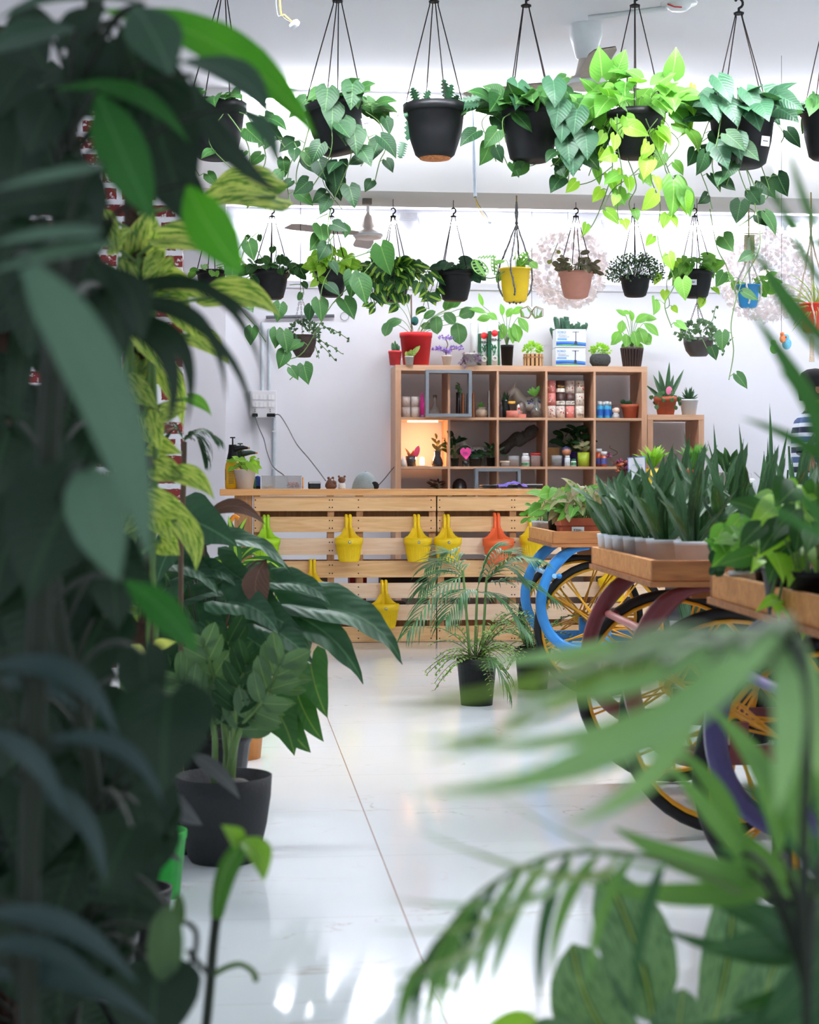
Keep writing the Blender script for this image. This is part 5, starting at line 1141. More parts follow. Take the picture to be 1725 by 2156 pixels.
tuft(t, b+V((0, 0, h*.85)), R_, 20, .09, .075, LEAF_BLUE, hgt=.1, out=1.1, kind='round')
for pts in ([(930, 570), (915, 590), (905, 620)], [(920, 565), (900, 570), (895, 600), (905, 625)], [(925, 580), (918, 610), (910, 640)]): vine(t, px(pts, d-.03), LEAF_BRAZIL, .09, .06)
# yellow pot in rope net
def macrame(u, vr, vb, wpx, uh, vh, label, potm, ropem, d, taper=.72, knots=(470,)):
    t, b, s, R_, h, m = basket(u, vr, vb, wpx, d, uh, vh, label, potm, ztop=ZB, grp=None, name='hanging_pot', cords=False, taper=taper, rim=.05)
    hk = P(uh, vh, d)
    MB().tube([V((hk.x, hk.y, ZB)), hk], .004, 6).build('hook', GOLD, t)
    kn = P(uh, knots[0], d)
    mb = MB(); mb.tube([hk, lerp(hk, kn, .5)+V((.004, 0, 0)), kn], .006, 6); mb.tube([hk, lerp(hk, kn, .5)-V((.006, 0, 0)), kn], .005, 6); mb.ball(kn, .011, 6)
    mb.build('rope_top', ropem, t)
    for k in range(4):
        a = pi/4+.35+k*pi/2; e = b+V((R_*1.06*cos(a), R_*1.06*sin(a), h)); f = b+V((R_*.95*cos(a+.25), R_*.95*sin(a+.25), h*.35)); g = b+V((R_*.3*cos(a), R_*.3*sin(a), -.008))
        mb = MB(); rows = cr([kn, lerp(kn, e, .6), e, f, g], 6)
        mb.tube(rows, .0042, 6); mb.tube([p+V((.004*sin(i*1.8), .004*cos(i*1.8), 0)) for i, p in enumerate(rows)], .0035, 5)
        mb.build('rope', ropem, t)
    return t, b, s, R_, h
ROPE = M('rope_black_white', (120, 120, 120), .8, var=.75, scale=160)
t, b, s, R_, h = macrame(1085, 566, 636, 68, 1088, 425, 'yellow pot in a black and white rope net hanging under the beam', M('yellow_glaze', (246, 208, 30), .4, var=.03), ROPE, 9.2)
tuft(t, b+V((0, 0, h*.85)), R_, 8, .08, .05, LEAF_MID, hgt=.12, kind='lance')
# holey leaf
def holey(p, q, W, nrm):
    mb = MB(); ax = q-p; L = ax.length; ax = ax/L; sd = ax.cross(nrm).normalized(); k = 12
    ed = lambda x: W/2*prof('oval', x)
    for sg in (-1, 1):
        rows = [[p+ax*L*i/k+sd*sg*ed(i/k)*z for z in (0, .28)] for i in range(k+1)]; mb.grid(rows)
        rows = [[p+ax*L*i/k+sd*sg*ed(i/k)*z for z in (.8, 1)] for i in range(k+1)]; mb.grid(rows)
        for i in range(1, k, 2):
            mb.quad(*[p+ax*L*(i+a)/k+sd*sg*ed((i+a)/k)*z for a, z in ((0, .28), (.8, .28), (.8, .8), (0, .8))])
    return mb
MB().tube(cr(px([(1070, 566), (1040, 585), (1015, 580), (1000, 555)], 9.15)), .003, 5).build('stem', STEM, t)
holey(P(1000, 545, 9.15), P(1022, 582, 9.05), .085, V((.2, -1, .2))).build('holey_leaf', LEAF_MID, t)
holey(P(1004, 542, 9.15), P(1046, 540, 9.1), .06, V((0, -.6, 1))).build('holey_leaf', LEAF_MID, t)
holey(P(1040, 536, 9.15), P(1042, 580, 9.1), .045, V((.5, -1, .2))).build('holey_leaf', LEAF_MID, t)
holey(P(1088, 560, 9.15), P(1112, 530, 9.1), .05, V((.2, -1, .5))).build('holey_leaf', LEAF_MID, t)
t, b, s, R_, h, m, d = b2(1213, 573, 628, 74, 1213, 'terracotta coloured basket with a brown and cream peperomia under the beam', potm=M('pink_terracotta', (202, 142, 124), .7, var=.04))
tuft(t, b+V((0, 0, h*.85)), R_, 52, .055, .035, LM('leaf_peperomia', (92, 84, 70), (120, 116, 84), (180, 150, 120), varieg=(196, 176, 146), vamt=.3, rough=.4, tl=.15), hgt=.13, out=1.15, kind='oval')
vine(t, px([(1190, 572), (1168, 560), (1162, 545), (1175, 512)], d), LEAF_PINK, .04, .045, kind='oval', up=.4)
t, b, s, R_, h, m, d = b2(1338, 582, 625, 66, 1336, 'black basket covered by a dense fine-leaved bush under the beam')
mb = MB(); ms = MB()
for k in range(1100):
    dd = rdir(-.55, 1); q = rnd(.35, 1)**.6; p = b+V((dd.x*.16*q, dd.y*.14*q, h*.9+.035+dd.z*.105*q)); mb.leaf(p, p+(dd+rdir()).normalized()*.014, .011, rdir(-1, 1), 'oval', nt=3, ns=1)
    if k % 9 == 0: ms.tube([b+V((0, 0, h*.7)), p], .0008, 3, False)
ms.build('stems', STEMD, t); mb.build('foliage', LEAF_FINE, t)
t, b, s, R_, h, m, d = b2(1466, 570, 627, 72, 1463, 'black basket of lime green leaves with a white price label under the beam')
tuft(t, b+V((0, 0, h*.85)), R_, 30, .085, .065, LEAF_MID, hgt=.14, out=1.3)
for pts in ([(1435, 570), (1405, 590), (1410, 640), (1400, 650)], [(1440, 560), (1400, 560), (1395, 590)], [(1500, 580), (1490, 620), (1480, 640)]): vine(t, px(pts, d-.02), LEAF_NEON, .085, .07)
MB().box(P(1457, 594, d-R_-.006), (.055, .004, .03)).build('price_label', TAGM, t); text_part('lettering', '₹350', .016, P(1457, 594, d-R_-.009), AX, AZ, INK, t)
t, b, s, R_, h = macrame(1576, 600, 648, 50, 1577, 500, 'blue pot in a white string hanger before the right petal lamp', M('blue_glaze', (44, 140, 200), .4), M('white_string', (226, 222, 214), .8), 9.35, knots=(540,))
tuft(t, b+V((0, 0, h*.8)), R_*1.2, 14, .09, .065, LEAF_MID, hgt=.12, kind='lance', out=1.5)
mb = MB(); rows = [[P(1567+j*3.2, v, 9.35) for j in range(8)] for v in range(494, 560, 6)]; mb.grid(rows); mb.tube([P(1540, 492, 9.35), P(1606, 492, 9.35)], .003, 6)
mb.build('woven_band', M('jute', (196, 180, 150), .9, var=.4, scale=200), t)
t, b, s, R_, h = macrame(1713, 640, 700, 60, 1708, 440, 'red pot of spider plant in a beige rope hanger at the right edge', M('red_glaze', (222, 52, 40), .5), M('beige_rope', (206, 190, 170), .85, var=.2, scale=150), 9.1, knots=(500,))
mb = MB()
for k in range(40):
    a = rnd(0, 2*pi); q = rnd(.5, 1); c = b+V((0, 0, h*.85)); mb.leaf(c, c+V((cos(a)*.22*q, sin(a)*.18*q, rnd(-.16, .2))), .009, V((0, -1, .5)), 'blade', sag=.22, nt=8, ns=1)
mb.build('foliage', LEAF_VAR, t)
MB().lathe([(.002, 0), (.014, -.02), (.012, -.09), (.016, -.14)], P(1710, 706, 9.1), 10).build('tassel', M('beige_rope'), t)
# ---------------- small low baskets on chains
def chain_basket(u, vr, vb, wpx, utop, vtop, label, ztop):
    d = 9.3; s = d/F; base = P(u, vb, d); R_ = wpx/2*s; h = (vb-vr)*s
    t = thing('hanging_basket', label, 'hanging plant', base, 'small bowls on chains')
    m_ = M('wicker_brown', (58, 42, 36), .7, var=.3, bump=.6, scale=110)
    MB().lathe([(0, 0), (R_*.55, 0), (R_*.85, h*.3), (R_, h*.7), (R_*1.02, h), (R_*.93, h), (R_*.85, h*.8), (0, h*.8)], base, 26).build('bowl', m_ if u < 700 else M('dark_brown_bowl', (54, 48, 44), .4), t)
    tp = P(utop, vtop, d)
    MB().tube([V((tp.x, tp.y, ztop)), tp], .0016, 4).build('wire', WIRE, t)
    for k in range(3):
        a = .4+k*2.1; e = base+V((R_*cos(a), R_*sin(a), h)); mb = MB(); n = 16
        for i in range(n):
            p = lerp(tp, e, i/n); q = lerp(tp, e, (i+1.15)/n); o_ = V((.003*(i % 2), .003*((i+1) % 2), 0)); mb.tube([p+o_, q+o_], .0013, 4, False); mb.tube([p-o_, q-o_], .0013, 4, False)
        mb.build('chain', M('steel_chain', (120, 116, 112), .4, .8), t)
    return t, base, s, R_, h, d
t, b, s, R_, h, d = chain_basket(639, 706, 752, 54, 633, 620, 'brown wicker bowl of small ivy hanging on chains left of the bookcase', ZB)
def ivy(t, c, R_, n, L, mat, hgt=.06):
    mb = MB()
    for k in range(n):
        dd = rdir(-.2, 1); p = c+V((dd.x*R_*1.2, dd.y*R_, dd.z*hgt)); mb.leaf(p, p+(dd+rdir()).normalized()*L, L*.85, V((rnd(-.8, .8), -1, .4)), 'heart', nt=4, ns=1)
    mb.build('foliage', mat, t)
ivy(t, b+V((0, 0, h)), R_, 90, .02, LEAF_FINE, .08)
for pts in ([(655, 700), (690, 690), (730, 712), (735, 720)], [(660, 710), (690, 740), (705, 758)], [(660, 700), (680, 720), (700, 730), (720, 745)], [(650, 700), (670, 680), (700, 700), (712, 700)], [(655, 705), (668, 740), (672, 755)]): vine(t, px(pts, d), LEAF_FINE, .022, .022, wr=1)
t, b, s, R_, h, d = chain_basket(1471, 712, 750, 62, 1468, 636, 'dark bowl of small ivy hanging on chains below the labelled basket', ZB-.0)
ivy(t, b+V((0, 0, h)), R_, 120, .026, LEAF_GREY, .09)
for pts in ([(1490, 705), (1515, 730), (1525, 745)], [(1450, 705), (1425, 700), (1418, 705)], [(1480, 700), (1500, 675), (1505, 655), (1508, 645)], [(1450, 712), (1475, 730), (1500, 735), (1530, 722), (1545, 710)]): vine(t, px(pts, d-.05), LEAF_FINE if len(pts) < 5 else LEAF_PHILO, .026, .026, wr=1)
t2 = vine(t, px([(1480, 715, -.12), (1487, 730, -.14), (1494, 745, -.14)], d), LEAF_PHILO, .1, .05, kind='heart')
# long vine from the second basket to the left chain bowl
t = T2
vine(t, px([(455, 560), (490, 545), (520, 500), (495, 620), (540, 690), (560, 720)], 6.85), LEAF_PHILO, .1, .14)
vine(t, px([(690, 560), (750, 540), (800, 528), (762, 580), (700, 640), (640, 740), (600, 760), (625, 780), (610, 800)], 6.85), LEAF_PHILO, .12, .16)
for u, v, L, a in ((672, 632, 46, 175), (597, 700, 46, 170), (600, 740, 40, 200), (583, 695, 40, 185), (755, 585, 60, 165), (613, 775, 30, 150), (590, 640, 40, 190)):
    e = P(u, v, 6.8); MB().leaf(e, e+V((sin(radians(a)), -.1, cos(radians(a))))*L*6.8/F, L*.85*6.8/F, V((.2, -1, .2)), 'heart').build('leaf', LEAF_PHILO, t)

# ============================================================ FANS, PENDANTS
FANW = M('fan_cream', (206, 196, 188), .4); FANB = M('fan_blade', (160, 148, 138), .5)
def fan(u, v, d, ang, label, bladem, rodv=None):
    c = P(u, v, d); t = thing('ceiling_fan', label, 'fan', V((c.x, c.y, ZC)))
    MB().lathe([(.012, 0), (.03, -.05), (.062, -.13), (.058, -.16)][::-1], V((c.x, c.y, ZC)), 20).build('canopy', WHITEP, t) if rodv is None else MB().lathe([(.025, -.16), (.045, -.15), (.075, -.05), (.075, 0)], V((c.x, c.y, ZC)), 20).build('canopy', WHITEP, t)
    MB().tube([V((c.x, c.y, ZC-.02)), c+V((0, 0, .06))], .012, 10).build('rod', WHITEP, t)
    MB().lathe([(0, -.035), (.05, -.035), (.085, -.028), (.09, -.01), (.085, .01), (.05, .028), (.045, .045), (.03, .11), (.012, .14), (0, .14)], c, 30).build('motor', FANW, t)
    MB().lathe([(.088, -.018), (.096, -.014), (.096, 0), (.088, .003)], c, 30).build('trim_ring', WHITEP, t)
    for k in range(3):
        a = ang+k*2*pi/3; dr = V((cos(a), sin(a), 0)); sd = V((-sin(a), cos(a), .16)).normalized(); rows = []
        for i in range(9):
            q = i/8; wv = lerp(.035, .06, min(1, q*3))*(1 if q < .92 else .75); p = c+dr*lerp(.09, .6, q)
            rows.append([p+sd*wv*x for x in (-1, 0, 1)])
        mb = MB(); mb.grid(rows); mb.grid([[p-V((0, 0, .004)) for p in r] for r in rows]); mb.build('blade', bladem, t)
fan(775, 493, 10.9, radians(-30), 'cream ceiling fan with three blades beyond the beam above the counter', FANB)
fan(1234, 172, 7.75, radians(26), 'white ceiling fan hanging before the beam, its motor half hidden by leaves', FANB, 1)
t = thing('ceiling_conduit', 'white conduit on the ceiling from the front fan to a round junction box', 'conduit', V((P(1350, 16, 7.6).x, P(1350, 16, 7.6).y, ZC)))
a = P(1240, 16, 7.6); b = P(1404, 16, 7.45); a.z = b.z = ZC-.01
MB().tube([a, b], .012, 8).build('pipe', WHITEP, t)
c = P(1430, 16, 7.4); c.z = ZC
MB().lathe([(0, -.035), (.035, -.032), (.05, -.02), (.054, -.006), (.078, -.005), (.08, 0)], c, 28).build('round_box', WHITEP, t)
MB().tube([c+V((-.055, -.02, -.012)), c+V((-.03, -.045, -.03)), c+V((.0, -.05, -.032))], .003, 5).build('red_wire', M('bright_red'), t)
PET = M('petal_shell', (246, 232, 228), .3, var=.04)
m_, t_, b_ = nt_('petal_translucent'); b_.inputs['Base Color'].default_value = (.93, .85, .83, 1); b_.inputs['Roughness'].default_value = .3
tr = t_.nodes.new('ShaderNodeBsdfTransparent'); mx = t_.nodes.new('ShaderNodeMixShader'); mx.inputs[0].default_value = .42
t_.links.new(b_.outputs[0], mx.inputs[1]); t_.links.new(tr.outputs[0], mx.inputs[2]); t_.links.new(mx.outputs[0], t_.nodes['Material Output'].inputs[0])
def petal_lamp(u, v, rpx, d, label):
    c = P(u, v, d); r = rpx*d/F; t = thing('petal_pendant_lamp', label, 'pendant lamp', c-V((0, 0, r)), 'petal pendant lamps')
    mb = MB()
    for k in range(2300):
        dd = rdir(-1, 1); rr = r*rnd(.8, 1.02); p = c+dd*rr; nn = rdir(-1, 1); e = nn.cross(dd).normalized() if k % 3 else rdir(-1, 1)
        w_ = rnd(.010, .017); f = e.cross(rdir(-1, 1)).normalized()
        n = len(mb.v); mb.v += [p+(e*cos(q*pi/3)+f*sin(q*pi/3))*w_ for q in range(6)]; mb.uv += [(0, 0)]*6; mb.f.append(tuple(range(n, n+6))); mb.mi.append(0); mb.sm.append(False)
    mb.build('petal_shade', m_, t)
    MB().ball(c, .04, 8).build('bulb', M('soft_bulb', (255, 240, 225), emit=4, var=0), t)
    MB().tube([c+V((0, 0, .03)), V((c.x, c.y, ZC))], .003, 5).build('cord', PALE, t)
    mb = MB()
    for k in range(5): mb.tube([c+V((0, 0, r*.95)), c+V((r*.8*cos(k*1.26), r*.8*sin(k*1.26), 0)), c-V((0, 0, r*.95))], .0015, 4)
    mb.build('wire_frame', PALE, t)
petal_lamp(1196, 564, 86, 10.9, 'round pendant lamp of white shell petals above the pump cartons')
petal_lamp(1612, 580, 98, 11.1, 'round pendant lamp of white shell petals at the right behind the blue pot')
# glass polyhedron terrarium
c = P(1120, 658, 10.4); s = 10.4/F; t = thing('glass_terrarium', 'small hanging brass framed glass terrarium above the bookcase plants', 'terrarium', c-V((0, 0, 14*s)))
for cx2 in (-12, 12):
    for yy in (-.02, .02):
        pts = [c+V(((cx2+14*cos(a+(.3 if cx2 > 0 else -.2)))*s, yy+.01*cos(a), 13*sin(a+(.3 if cx2 > 0 else -.2))*s)) for a in [pi/2+k*2*pi/5 for k in range(6)]]
        MB().tube(pts, .0022, 5).build('brass_frame', GOLD, t)
    mb = MB(); mb.cap(pts[:5]); mb.build('pane', GLASS, t)
MB().tube([c+V((0, 0, 12*s)), V((c.x, c.y, ZC))], .0012, 4).build('wire', WIRE, t)
# hanging toy birds
BC = [(('bird_green', (120, 200, 90)), -16, 12, 9), (('bird_blue', (110, 190, 220)), 10, 2, 10), (('bird_orange', (232, 140, 90)), 0, -8, 7)]
c = P(1646, 722, 8.3); s = 8.3/F; t = thing('bird_mobile', 'cluster of small green, blue and orange toy birds hanging at the right', 'mobile', c-V((0, 0, 20*s)))
for k, (bm_, dx, dz, rr) in enumerate(BC):
    mm = M(bm_[0], bm_[1], .5); o = c+V((dx*s, -.01*k, -dz*s))
    bb = MB().ball(o, rr*s, 10, sz=1.25).ball(o+V((-.3*rr*s, -.4*rr*s, 1.3*rr*s)), rr*.7*s, 8).build('bird', mm, t)
    MB().lathe([(rr*.25*s, 0), (0, rr*.6*s)], o+V((-.5*rr*s, -rr*s, 1.3*rr*s)), 8, Matrix.Rotation(pi/2, 3, 'X')).build('beak', M('beak_orange', (240, 120, 60), .5), bb)
MB().tube([c+V((0, 0, 14*s)), V((c.x, c.y, ZC))], .001, 4).build('string', WIRE, t)
# ============================================================ CARTS
CA = radians(3.4); DX = V((cos(CA), -sin(CA), 0)); DY = V((sin(CA), cos(CA), 0))
TIRE = M('black_tyre', (24, 24, 26), .7, var=.2); RIM = M('yellow_rim_paint', (226, 160, 24), .4, var=.06)
TRAYW = wood('tray_wood', (230, 164, 92), (200, 132, 66), 0, False, .6, 5); TRAYD = wood('tray_wood_dark', (186, 124, 70), (146, 92, 50), 0, False, .7, 5)
def wheel(t, c, mc):
    R_ = .305; m = Matrix((DX, DY, AZ)).transposed()
    rt = m@Matrix.Rotation(pi/2, 3, 'X')
    k = 40; w_ = bpy.data.objects.new('wheel', None)
    ring = lambda r, y=0: [c+m@V((r*cos(a), y, r*sin(a))) for a in [q*2*pi/k for q in range(k+1)]]
    base = MB().tube(ring(R_-.017), .017, 10, False).build('tyre', TIRE, t)
    mb = MB()
    for y in (-.011, .011): mb.tube(ring(R_-.037, y), .0065, 6, False)
    rows = [ring(R_-.036, -.009), ring(R_-.036, .009)]; mb.grid([[p for p in r] for r in rows])
    mb.build('rim', RIM, base)
    sp = MB()
    for q in range(20):
        a = q*2*pi/20; y = .03 if q % 2 else -.03; a2 = a+(.35 if (q//2) % 2 else -.35)
        sp.tube([c+m@V((.03*cos(a), y, .03*sin(a))), c+m@V(((R_-.038)*cos(a2), 0, (R_-.038)*sin(a2)))], .0042, 5, False)
    sp.build('spokes', RIM, base)
    MB().lathe([(.012, -.05), (.034, -.045), (.034, -.03), (.02, -.02), (.02, .02), (.034, .03), (.034, .045), (.012, .05)], c, 16, rt).build('hub', RIM, base)
def cart(uw, dw, wy, col, rodc, label, clen=1.02, xr=(-.235, 1.05), yr=(-.12, .14)):
    g = P(uw, VH, dw); g.z = 0
    t = thing('display_cart', label, 'cart', g, 'wooden tray carts on yellow spoked wheels')
    pm = M('paint_%s' % col[0], col[1], .32, var=.05); rm = M('paint_rod_%s' % col[0], rodc, .35)
    W = lambda x, y, z: g+DX*x+DY*y+V((0, 0, z))
    for x in (0, clen*.82):
        for y in (0, wy): wheel(t, W(x, y, .307), col)
        MB().tube([W(x, -.06, .307), W(x, wy+.06, .307)], .014, 10).build('axle', M('axle_grey', (60, 60, 64), .4, .7), t)
    for y in (-.08, wy-.13):
        y += .0
        for dd in (0, .11):
            prof_ = [(-.07, .668), (-.13, .662), (-.185, .632), (-.235, .575), (-.27, .5), (-.283, .42), (-.268, .34), (-.225, .27), (-.15, .225), (-.06, .215)]
            pts = cr([W(a, 0, b)-g for a, b in prof_], 4); rows = []; n = len(pts)
            for i, p in enumerate(pts):
                tg = (pts[min(i+1, n-1)]-pts[max(0, i-1)]).normalized(); sd = tg.cross(DY).normalized()
                q = i/(n-1); hw = (.007+.015*sin(min(1, q*2.6)*pi/2)); th = .013
                if q < .36 and q > .12: hw += .005*sin((q-.12)/.24*pi)
                c = g+p+DY*(y+dd*0)
                rows.append([c+sd*hw+DY*th, c+sd*hw*1.0-DY*th, c+sd*.4*hw-DY*(th+.006), c-sd*.4*hw-DY*(th+.006), c-sd*hw-DY*th, c-sd*hw+DY*th])
            if dd == 0: mb = MB().grid(rows, closed=True); mb.cap(rows[0], True); mb.cap(rows[-1]); sb = mb.build('curved_spring', pm, t)
        MB().lathe([(.012, 0), (.012, .012), (.006, .014), (.006, .02), (0, .02)], W(-.205, y-.018, .545), 10, Matrix.Rotation(pi/2, 3, 'X')).build('bolt', pm, sb)
        mb = MB()
        for i in range(5): mb.box(W(-.02+.06*i, y, .652), (.012, .03, .035), rz=-CA)
        mb.box(W(.12, y, .672), (.42, .035, .012), rz=-CA); mb.build('spring_bracket', pm, t)
        MB().box(W(clen*.4, y, .228), (clen+.1, .022, .05), rz=-CA).build('frame_bar', pm, t)
        for x in (0, clen*.82): MB().box(W(x, y, .27), (.05, .03, .09), rz=-CA).build('axle_block', pm, t)
    MB().tube([W(-.225, -.1, .545), W(-.225, wy-.11, .545)], .011, 10).build('cross_rod', rm, t)
    x0, x1 = xr; y0 = yr[0]; y1 = wy+yr[1]; zt = .742; hh = .056
    MB().box(W((x0+x1)/2, (y0+y1)/2, .679), (x1-x0+.012, y1-y0+.012, .014), rz=-CA).build('tray_floor', TRAYD, t)
    for c, sz, mm in ((W((x0+x1)/2, y0+.01, zt-hh/2), (x1-x0, .02, hh), TRAYD), (W((x0+x1)/2, y1-.01, zt-hh/2), (x1-x0, .02, hh), TRAYD), (W(x0+.01, (y0+y1)/2, zt-hh/2), (.02, y1-y0-.04, hh), TRAYW), (W(x1-.01, (y0+y1)/2, zt-hh/2), (.02, y1-y0-.04, hh), TRAYW)):
        MB().box(c, sz, rz=-CA).build('tray_rail', mm, t, bev=.003)
    for y in (.0, wy): MB().box(W(.4, y*.8+.06, .652), (1.0, .05, .04), rz=-CA).build('bearer', TRAYD, t)
    return W
W1 = cart(1268, 7.6, .68, ('blue', (58, 140, 214)), (150, 200, 236), 'far tray cart with bright blue curved springs beside the pallet counter')
W2 = cart(1540, 4.58, .82, ('maroon', (112, 44, 50)), (200, 130, 124), 'middle tray cart with maroon curved springs carrying the white potted snake plants')
W3 = cart(1985, 3.02, .68, ('purple', (78, 70, 122)), (160, 150, 206), 'nearest tray cart with purple curved springs at the right edge')
# ------------- pots on the trays
ZP = .687
def tray_pot(name, label, p, r1, r0, h, mat, grp=None, rim=.12, n=20, cat='potted plant'):
    t = thing(name, label, cat, p, grp)
    MB().lathe([(a, b) for a, b in pot_prof(r1, r0, h, rim)], p, n).build('pot', mat, t)
    MB().lathe([(r1*.86, h*.84), (0, h*.88)], p, 14).build('soil', SOIL, t)
    return t
WPOT = M('pale_blue_white_pot', (226, 234, 242), .5, var=.04)
def snake(t, c, n, hmin, hmax, wd=.034, spread=.16):
    mb = MB()
    for k in range(n):
        a = k*2.4+rnd(-.3, .3); q = sqrt((k+.5)/n); hh = lerp(hmax, hmin, q*rnd(.6, 1)); b = c+V((cos(a)*.012, sin(a)*.012, 0))
        e = c+V((cos(a)*spread*q*1.2, sin(a)*spread*q, hh*(1-.25*q)))
        mb.leaf(b, e, wd*rnd(.8, 1.25), V((cos(a+pi+rnd(-1, 1)), sin(a+pi)-.5, .4)), 'sword', sag=rnd(-.02, .14), fold=.4, nt=8, ns=2, wave=.008)
    mb.build('foliage', LEAF_SNAKE, t)
spots = [(1457, 4.64, 'largest pot, front row centre'), (1533, 4.72, 'front row, right of the largest pot'), (1397, 4.8, 'front row, third from the left rim corner'), (1368, 4.95, 'second from the front corner'), (1342, 5.06, 'just left of centre on the left rim'),
         (1318, 5.18, 'third along the left rim from the back'), (1301, 5.28, 'second along the left rim from the back'), (1286, 5.42, 'back left corner, tilted outward'), (1420, 5.2, 'middle of the tray behind the front row'), (1475, 5.1, 'middle of the tray behind the largest pot'),
         (1540, 5.15, 'second row near the lime pothos'), (1605, 4.8, 'front row near the lime pothos'), (1620, 5.25, 'second row far right'), (1385, 5.4, 'back row left of centre'), (1455, 5.42, 'back row centre'), (1530, 5.5, 'back row right of centre'), (1680, 4.9, 'front row at the right end'), (1600, 5.5, 'back row far right')]
for i, (u, d, lb) in enumerate(spots):
    p = P(u, VH, d); p.z = ZP
    big = .049 if i in (0, 1, 2) else .043
    t = tray_pot('snake_plant', 'whitish-potted snake plant on maroon cart, '+lb, p, big, big*.78, .1, WPOT, 'snake plants on the middle cart')
    snake(t, p+V((0, 0, .085)), 9 if i < 8 else 7, .14, [.33, .36, .3, .3, .26, .26, .25, .26][i] if i < 8 else rnd(.3, .4))
tall = thing('snake_plant', 'tall cylindrical snake plant with thin upright spears behind the middle cart', 'potted plant', P(1560, VH, 6.3)*1)
pb = P(1560, VH, 6.3); pb.z = 0; tall.location = pb; ORG[tall.name] = pb
MB().lathe(pot_prof(.14, .1, .3), pb, 20).build('pot', BLACKP, tall)
for u0, u1, v1, w_ in ((1480, 1503, 890, .03), (1545, 1490, 925, .03), (1570, 1556, 890, .032), (1640, 1621, 848, .03), (1520, 1470, 940, .03), (1600, 1617, 920, .03), (1640, 1632, 935, .026), (1560, 1520, 960, .03), (1660, 1690, 960, .03), (1450, 1440, 905, .026), (1590, 1660, 900, .03)):
    a = lerp(P(u0, 1200, 6.3), pb+V((0, 0, .3)), .35); MB().leaf(a, P(u1, v1, 6.3), w_, V((rnd(-.5, .5), -1, 0)), 'blade', fold=.5, sag=.03, nt=10).build('spear_leaf', LEAF_SNAKE, tall)
for i, (u, d) in enumerate(((1640, 6.4), (1700, 6.3), (1600, 7.0), (1680, 7.0), (1740, 6.6), (1480, 6.8), (1530, 7.0))):
    p = P(u, VH, d); p.z = 0
    t = thing('snake_plant', 'dark snake plant standing on the floor behind the carts, ' + ['front left of the group', 'front right of the group', 'back left of the group', 'back right of the group', 'nearest the right wall', 'between the blue and maroon carts', 'just behind the tallest spears'][i], 'potted plant', p, 'floor snake plants behind the carts')
    MB().lathe(pot_prof(.14, .1, .28), p, 18).build('pot', BLACKP, t)
    mb = MB()
    for k in range(16):
        a = k*2.4; q = sqrt((k+.5)/16); mb.leaf(p+V((cos(a)*.04, sin(a)*.04, .26)), p+V((cos(a)*.2*q, sin(a)*.16*q, rnd(.9, 1.12)-.15*q)), .05, V((cos(a), -1, .3)), 'sword', fold=.4, sag=.03, wave=.01)
    mb.build('foliage', LEAF_SNAKE, t)
# far cart
for i, (u, d) in enumerate(((1140, 8.35), (1158, 8.2))):
    p = P(u, VH, d); p.z = ZP
    t = tray_pot('potted_plant', 'small whitish pot with fine green leaves at the left of the blue cart, %s' % ('far one' if i == 0 else 'near one'), p, .05, .038, .085, WPOT, 'small pots on the blue cart')
    tuft(t, p+V((0, 0, .08)), .05, 34, .04, .025, LEAF_MID, kind='oval', hgt=.14, out=1.4)
p = P(1180, VH, 7.9); p.z = ZP; t = tray_pot('potted_plant', 'black pot of broad green leaves left of the terracotta planter', p, .062, .05, .135, BLACKP)
tuft(t, p+V((0, 0, .12)), .06, 14, .1, .08, LEAF_MID, kind='heart', hgt=.17, out=1.6)
p = P(1222, VH, 7.6); p.z = ZP; m = Matrix.Rotation(-CA, 3, 'Z')
t = thing('window_box', 'terracotta window box of pinkish arrow leaves with a white price tag on the blue cart', 'planter', p)
hw, hd, hh = .108, .07, .112; rows = []
for z, k in ((0, .84), (hh*.68, .93), (hh*.7, .98), (hh, 1.02), (hh, .92), (hh*.8, .9)):
    rows.append([p+m@V((x*hw*k, y*hd*k, z)) for x, y in ((-1, -.85), (-.88, -1), (.88, -1), (1, -.85), (1, .85), (.88, 1), (-.88, 1), (-1, .85))])
MB().grid(rows, closed=True, smooth=False).cap(rows[0], True).build('box', TERRA, t)
MB().cap(rows[-1]).build('soil', SOIL, t)
q = p+m@V((-.02, -hd*1.03, hh*.52)); MB().box(q, (.055, .002, .03), rz=-CA).build('price_tag', TAGM, t); text_part('lettering', '₹350/-', .015, q+V((0, -.003, 0)), DX, AZ, INK, t)
tuft(t, p+V((0, 0, hh*.9)), .1, 70, .06, .05, LEAF_PINK, kind='tri', hgt=.2, out=1.35)
tuft(t, p+V((0, 0, hh*.9)), .1, 26, .06, .05, LEAF_MID, kind='tri', hgt=.16, out=1.4)
for i, (u, d) in enumerate(((1290, 7.7), (1330, 7.8), (1370, 7.7), (1310, 8.2), (1400, 8.1))):
    p = P(u, VH, d); p.z = ZP; t = tray_pot('snake_plant', 'small snake plant in a black pot on the blue cart, ' + ['right beside the window box', 'second from the window box', 'third from the window box', 'back row left', 'back row right'][i], p, .055, .044, .1, BLACKP, 'snake plants on the blue cart'); snake(t, p+V((0, 0, .085)), 8, .15, .3)
